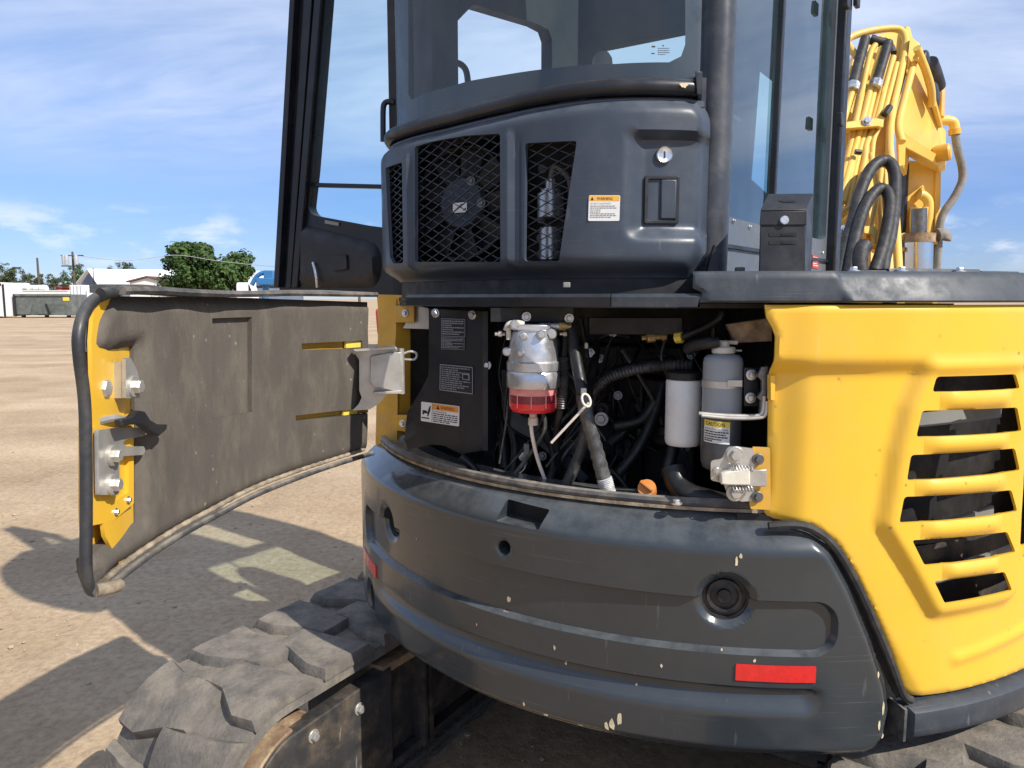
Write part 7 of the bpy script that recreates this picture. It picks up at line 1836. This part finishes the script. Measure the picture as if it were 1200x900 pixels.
# ------------------------------------------------------------------ boom, stick and hoses
def boom():
    b = bpy.data.objects.new('boom', None); COL.objects.link(b); b.parent = EX; b.empty_display_size = .1; ORI[b.name] = ROOT.copy()
    def Dp(py): return 3.45 + (330 - py) / 300 * 0.95      # depth rises with height: the beam leans away
    def B(px, py, dd=0.0): return P(px, py, Dp(py) + dd)
    Q = lambda x, y: (960 + .3556 * x, 10 + .3556 * y)
    def tube(nm, pts, r, mt, dd=0.0, ripple=0, n=10, lab=None):
        mb = MB(); mb.tube([B(*Q(x, y), dd + (z[0] if z else 0)) for x, y, *z in pts], r, n, ripple, .03); return obj(nm, mb, MAT[mt], b, ang=60, label=lab)
    # main beam: back face carries the pipes, right face catches the sun
    k = [(60, 880), (250, 880), (238, 420), (300, 105), (300, 62), (110, 150), (75, 320)]
    face = [B(*Q(x, y), .16) for x, y in [(40, 880), (215, 880), (225, 520), (250, 330), (285, 110), (290, 60), (180, 90), (115, 150), (75, 300), (60, 560)]]
    mb = MB(); mb.hexa(face, [p + Vector((.09, .42, .02)) for p in face]); obj('boom_beam', mb, MAT['boom_yellow'], b, bev=.004)
    edge = [B(*Q(x, y), .10) for x, y in [(215, 880), (250, 880), (236, 520), (258, 330), (300, 170), (312, 110), (300, 62), (285, 55), (276, 110), (240, 330), (215, 520)]]
    mb = MB(); mb.hexa(edge, [p + Vector((.03, .10, .01)) for p in edge]); obj('boom_edge_plate', mb, MAT['boom_yellow'], b, bev=.006)
    # upper knuckle with its big side plate
    def K(x, y, d): return P(*Q(x, y), d)
    side = [K(*p) for p in [(300, 90, 4.25), (325, 110, 4.30), (345, 190, 4.42), (400, 385, 4.62), (416, 402, 4.64), (416, 500, 4.64), (392, 512, 4.60), (330, 482, 4.46), (286, 452, 4.36), (276, 515, 4.34), (262, 520, 4.32), (254, 405, 4.28), (262, 330, 4.24), (285, 230, 4.24)]]
    mb = MB(); mb.prism(side, Vector((.20, .34, 0)) * -1 * -1); obj('knuckle_plate', mb, MAT['boom_yellow'], b, bev=.003)
    lip = [K(258, 404, 4.22), K(270, 404, 4.22), K(418, 500, 4.58), K(392, 516, 4.55), K(285, 456, 4.30), K(283, 516, 4.28), K(262, 521, 4.26)]
    mb = MB(); mb.prism(lip, Vector((.004, .03, 0))); obj('knuckle_edge', mb, MAT['boom_yellow'], b, bev=.004)
    rail = [K(318, 160, 4.22), K(345, 200, 4.30), K(398, 388, 4.54)]
    mb = MB(); mb.tube(rail, .016, 8); obj('knuckle_rib', mb, MAT['boom_yellow'], b)
    mb = MB(); mb.tube([K(322, 130, 4.2), K(350, 200, 4.28), K(368, 260, 4.34), K(372, 320, 4.4)], .021, 10); obj('feed_pipe', mb, MAT['boom_yellow'], b)
    for (x, y, r, L) in ((355, 168, .055, .05), (386, 285, .075, .08), (428, 472, .05, .08)):
        mb = MB(); c = K(x, y, 4.5); mb.lathe(frame(c, (.75, -.6, .1)), [(r * .9, -L), (r, -L * .8), (r, 0), (r * .8, .01), (r * .4, .012)], 18); obj('pivot_boss', mb, MAT['black'] if y < 400 else MAT['yellow_old'], b)
    mb = MB(); mb.tube([K(355, 185, 4.6), K(372, 220, 4.65), K(388, 262, 4.7)], [.062, .05], 14); obj('stick_cylinder', mb, MAT['black'], b)
    mb = MB(); mb.prism([K(402, 262, 4.75), K(416, 262, 4.75), K(414, 360, 4.72), K(400, 352, 4.72)], (.02, .25, 0)); obj('cylinder_bracket', mb, MAT['yellow_old'], b, bev=.006)
    # guard rail hooped over the hose bundle
    tube('guard_rail', [(262, 880), (252, 700), (238, 520), (232, 440), (240, 340), (262, 240), (280, 150), (286, 105), (272, 75), (240, 66), (180, 72), (130, 84), (98, 98), (92, 112), (108, 138), (124, 158)], .020, 'boom_yellow', -.02, n=12)
    tube('guard_rail', [(272, 440), (262, 380), (285, 280), (310, 180), (318, 120)], .020, 'boom_yellow', .02, n=12)
    # steel pipes up the beam
    pipes = [[(185, 120), (165, 160), (130, 330), (100, 470), (70, 600), (45, 720)], [(205, 130), (180, 220), (150, 340), (128, 420), (90, 560), (62, 660), (40, 720)], [(112, 262), (92, 330), (74, 400), (52, 560)], [(184, 260), (160, 360), (146, 420), (120, 520), (96, 650), (70, 690), (40, 705)],
             [(244, 160), (222, 240), (200, 330), (182, 390), (155, 450), (150, 500), (130, 580), (110, 640), (95, 660), (50, 690)], [(256, 180), (236, 260), (214, 340), (192, 400), (178, 440), (172, 520)], [(228, 150), (206, 260), (182, 350), (160, 440)], [(120, 470), (100, 560), (80, 640)],
             [(170, 480), (190, 600), (175, 700), (160, 770), (150, 860)], [(205, 530), (196, 620), (200, 720), (180, 800)], [(60, 740), (50, 800), (42, 860)]]
    for i, p in enumerate(pipes): tube('hydraulic_pipe', p, .0165 if i < 5 else .013, 'boom_yellow', -.03 - .012 * (i % 3))
    # black sleeved hoses at the top of the bundle and the two big loops at its foot
    tube('sleeved_hose', [(152, 98), (146, 120), (130, 180), (112, 250)], .027, 'rubber', -.07, .02)
    tube('sleeved_hose', [(228, 112), (220, 140), (205, 190), (188, 245)], .026, 'rubber', -.07, .02)
    tube('sleeved_hose', [(168, 100), (190, 108), (225, 118), (240, 150)], .026, 'rubber', -.03, .05)
    for x, y in ((110, 260), (185, 252)):
        mb = MB(); mb.cyl(B(*Q(x + 4, y - 12), -.07), B(*Q(x - 2, y + 10), -.06), .034, 8); obj('hose_ferrule', mb, MAT['steel'], b)
    tube('looped_hose', [(62, 890), (80, 800), (112, 700), (130, 620), (160, 545), (190, 510), (222, 502), (245, 530), (250, 590), (244, 680), (232, 760), (215, 820), (208, 880)], .029, 'rubber', -.16, .008, 14, 'outer black hose loop at the foot of the boom')
    tube('looped_hose', [(95, 890), (110, 800), (128, 720), (150, 655), (178, 610), (205, 592), (226, 610), (232, 660), (222, 730), (205, 800), (180, 870)], .027, 'rubber', -.20, .008, 14, 'inner black hose loop at the foot of the boom')
    tube('sleeved_hose', [(150, 780), (138, 800), (132, 840), (140, 890)], .036, 'rubber', -.22, .01)
    # clamps
    for q, nm in (([(64, 376), (190, 360), (214, 366), (212, 392), (194, 388), (66, 398)], 'pipe_clamp'), ([(50, 722), (120, 716), (142, 728), (138, 756), (118, 742), (48, 746)], 'pipe_clamp'), ([(145, 716), (185, 716), (196, 735), (190, 780), (180, 776), (178, 744), (146, 742)], 'pipe_clamp')):
        mb = MB(); mb.prism([B(*Q(x, y), -.13) for x, y in q], (.02, .10, 0)); obj(nm, mb, MAT['boom_yellow'], b, bev=.006)
    for x, y in ((158, 372), (85, 730)): bolt(clampbolt, B(*Q(x, y), -.14), (-.2, -1, .2), b)
    mb = MB(); mb.cyl(B(*Q(215, 350), -.09), B(*Q(232, 325), -.09), .018, 8); obj('pipe_coupling', mb, MAT['black'], b)
    mb = MB(); mb.cyl(B(*Q(118, 472), -.10), B(*Q(138, 474), -.10), .014, 8); obj('pipe_coupling', mb, MAT['black'], b)
    # stick hanging beyond the knuckle
    s = bpy.data.objects.new('stick', None); COL.objects.link(s); s.parent = EX; s.empty_display_size = .1; ORI[s.name] = ROOT.copy()
    dS = 4.9
    f = [K(x, y, dS) for x, y in ((292, 500), (388, 508), (378, 880), (282, 880))]
    mb = MB(); mb.hexa(f, [p + Vector((.10, .30, 0)) for p in f]); obj('stick_beam', mb, MAT['boom_yellow'], s, bev=.003)
    f = [K(x, y, dS - .02) for x, y in ((386, 500), (404, 508), (396, 880), (376, 880))]
    mb = MB(); mb.hexa(f, [p + Vector((.02, .34, 0)) for p in f]); obj('stick_edge_plate', mb, MAT['boom_yellow'], s, bev=.006)
    f = [K(x, y, dS - .02) for x, y in ((290, 508), (298, 508), (288, 720), (268, 860), (258, 860), (278, 700))]
    mb = MB(); mb.prism(f, (.02, .3, 0)); obj('stick_side_plate', mb, MAT['under'], s, bev=.004)
    def st(nm, pts, r, mt, dd=-.06, n=12, ripple=0):
        mb = MB(); mb.tube([K(x, y, dS + dd) for x, y in pts], r, n, ripple, .02); return obj(nm, mb, MAT[mt], s, ang=60)
    st('stick_pipe', [(330, 612), (345, 618), (360, 640), (358, 700), (350, 770)], .030, 'boom_yellow'); st('stick_pipe', [(320, 655), (316, 700), (318, 760)], .034, 'boom_yellow'); st('stick_pipe', [(346, 655), (340, 700), (340, 760)], .030, 'boom_yellow')
    mb = MB(); mb.prism([K(x, y, dS - .04) for x, y in ((340, 588), (346, 590), (350, 612), (328, 614))], (.01, .06, 0)); obj('stick_lug', mb, MAT['boom_yellow'], s)
    st('bucket_cylinder', [(326, 765), (324, 880)], .088, 'chrome', -.12, 16); st('cylinder_gland', [(327, 742), (325, 772)], .10, 'rust', -.12, 16)
    st('cylinder_rod', [(330, 660), (328, 745)], .045, 'darkbolt', -.10, 14)
    st('side_hose', [(274, 745), (268, 800), (266, 880)], .060, 'sleeve', -.05); st('side_hose', [(352, 800), (352, 880)], .045, 'sleeve', -.05)
    for q in ([(262, 742), (285, 738), (292, 760), (264, 764)], [(350, 762), (392, 765), (392, 778), (350, 775)], [(256, 788), (284, 786), (284, 800), (256, 802)], [(342, 792), (362, 792), (362, 812), (342, 812)]):
        mb = MB(); mb.prism([K(x, y, dS - .13) for x, y in q], (.01, .08, 0)); obj('hose_clamp', mb, MAT['yellow_old'], s, bev=.006)
    st('steel_elbow', [(392, 368), (420, 368), (440, 374), (446, 390), (446, 402)], .030, 'boom_yellow', -.1); st('steel_elbow', [(446, 398), (447, 416)], .036, 'yellow_old', -.1)
    st('sleeved_feed_hose', [(447, 405), (455, 460), (470, 520), (472, 560), (462, 590), (440, 630), (415, 665), (400, 700), (394, 745), (392, 800), (386, 880)], .024, 'sleeve', -.1, 12, .03)
    st('steel_elbow', [(388, 748), (402, 746), (412, 752), (410, 760)], .045, 'sleeve', -.12)
    # foot of the boom in its swing bracket, and the stick carried down to the bucket
    q0 = [B(*Q(40, 880), .16), B(*Q(250, 880), .10)]
    c0 = (q0[0] + q0[1]) / 2
    lo = M(.34, 1.12, .92)
    mb = MB(); w = RGT * .13; t_ = FWD * .13
    mb.hexa([lo - w - t_, lo + w - t_, lo + w + t_, lo - w + t_], [c0 - w * 1.25 - t_ * .6, c0 + w * 1.25 - t_ * .6, c0 + w * 1.25 + t_ * 2.4, c0 - w * 1.25 + t_ * 2.4]); obj('boom_foot', mb, MAT['boom_yellow'], b, bev=.006)
    mb = MB(); mb.cyl(lo - RGT * .2, lo + RGT * .2, .05, 20); obj('foot_pin', mb, MAT['steel'], b)
    mb = MB()
    for sg in (-1, 1): mb.hexa([M(.34 + sg * .15, .86, .56), M(.34 + sg * .19, .86, .56), M(.34 + sg * .19, 1.24, .70), M(.34 + sg * .15, 1.24, .70)], [M(.34 + sg * .15, .86, 1.04), M(.34 + sg * .19, .86, 1.04), M(.34 + sg * .19, 1.24, 1.02), M(.34 + sg * .15, 1.24, 1.02)])
    obj('swing_bracket', mb, MAT['under'], b, bev=.006)
    for p0, p1 in ((P(*Q(70, 870), 3.3), 0), (P(*Q(225, 870), 3.3), 1)):
        mb = MB(); mb.tube([p0, p0 + Vector((.02, .0, -.25)), lo + RGT * (.1 if p1 else -.1) + UP * .1 - FWD * .14], .030, 12); obj('looped_hose', mb, MAT['rubber'], b)
    sb = K(335, 880, dS) + Vector((.05, .15, 0)); se = sb + Vector((.05, .12, -.95))
    mb = MB(); x_ = RGT * .13; y_ = FWD * .15
    mb.hexa([sb - x_ - y_, sb + x_ - y_, sb + x_ + y_, sb - x_ + y_], [se - x_ * .8 - y_ * .5, se + x_ * .8 - y_ * .5, se + x_ * .8 + y_ * .5, se - x_ * .8 + y_ * .5]); obj('stick_foot', mb, MAT['boom_yellow'], s, bev=.006)
    prof = [(0.10, .10), (.32, .02), (.46, -.18), (.44, -.42), (.24, -.58), (-.02, -.60), (-.22, -.54)]
    mb = MB(); pa = [se + FWD * -f + UP * (z + .06) for f, z in prof]; nrm_ = []
    for a_, c_ in zip(pa, pa[1:]): mb.hexa([a_ - RGT * .3, a_ + RGT * .3, c_ + RGT * .3, c_ - RGT * .3], [p + (se - UP * .2 - (a_ + c_) / 2).normalized() * .02 for p in (a_ - RGT * .3, a_ + RGT * .3, c_ + RGT * .3, c_ - RGT * .3)])
    for sg in (-1, 1): mb.prism([p + RGT * .3 * sg for p in pa], RGT * .016 * sg)
    obj('bucket', mb, MAT['under'], EX)
clampbolt = bolt_mesh('bolt', 0.016, MAT['steel'])
boom()
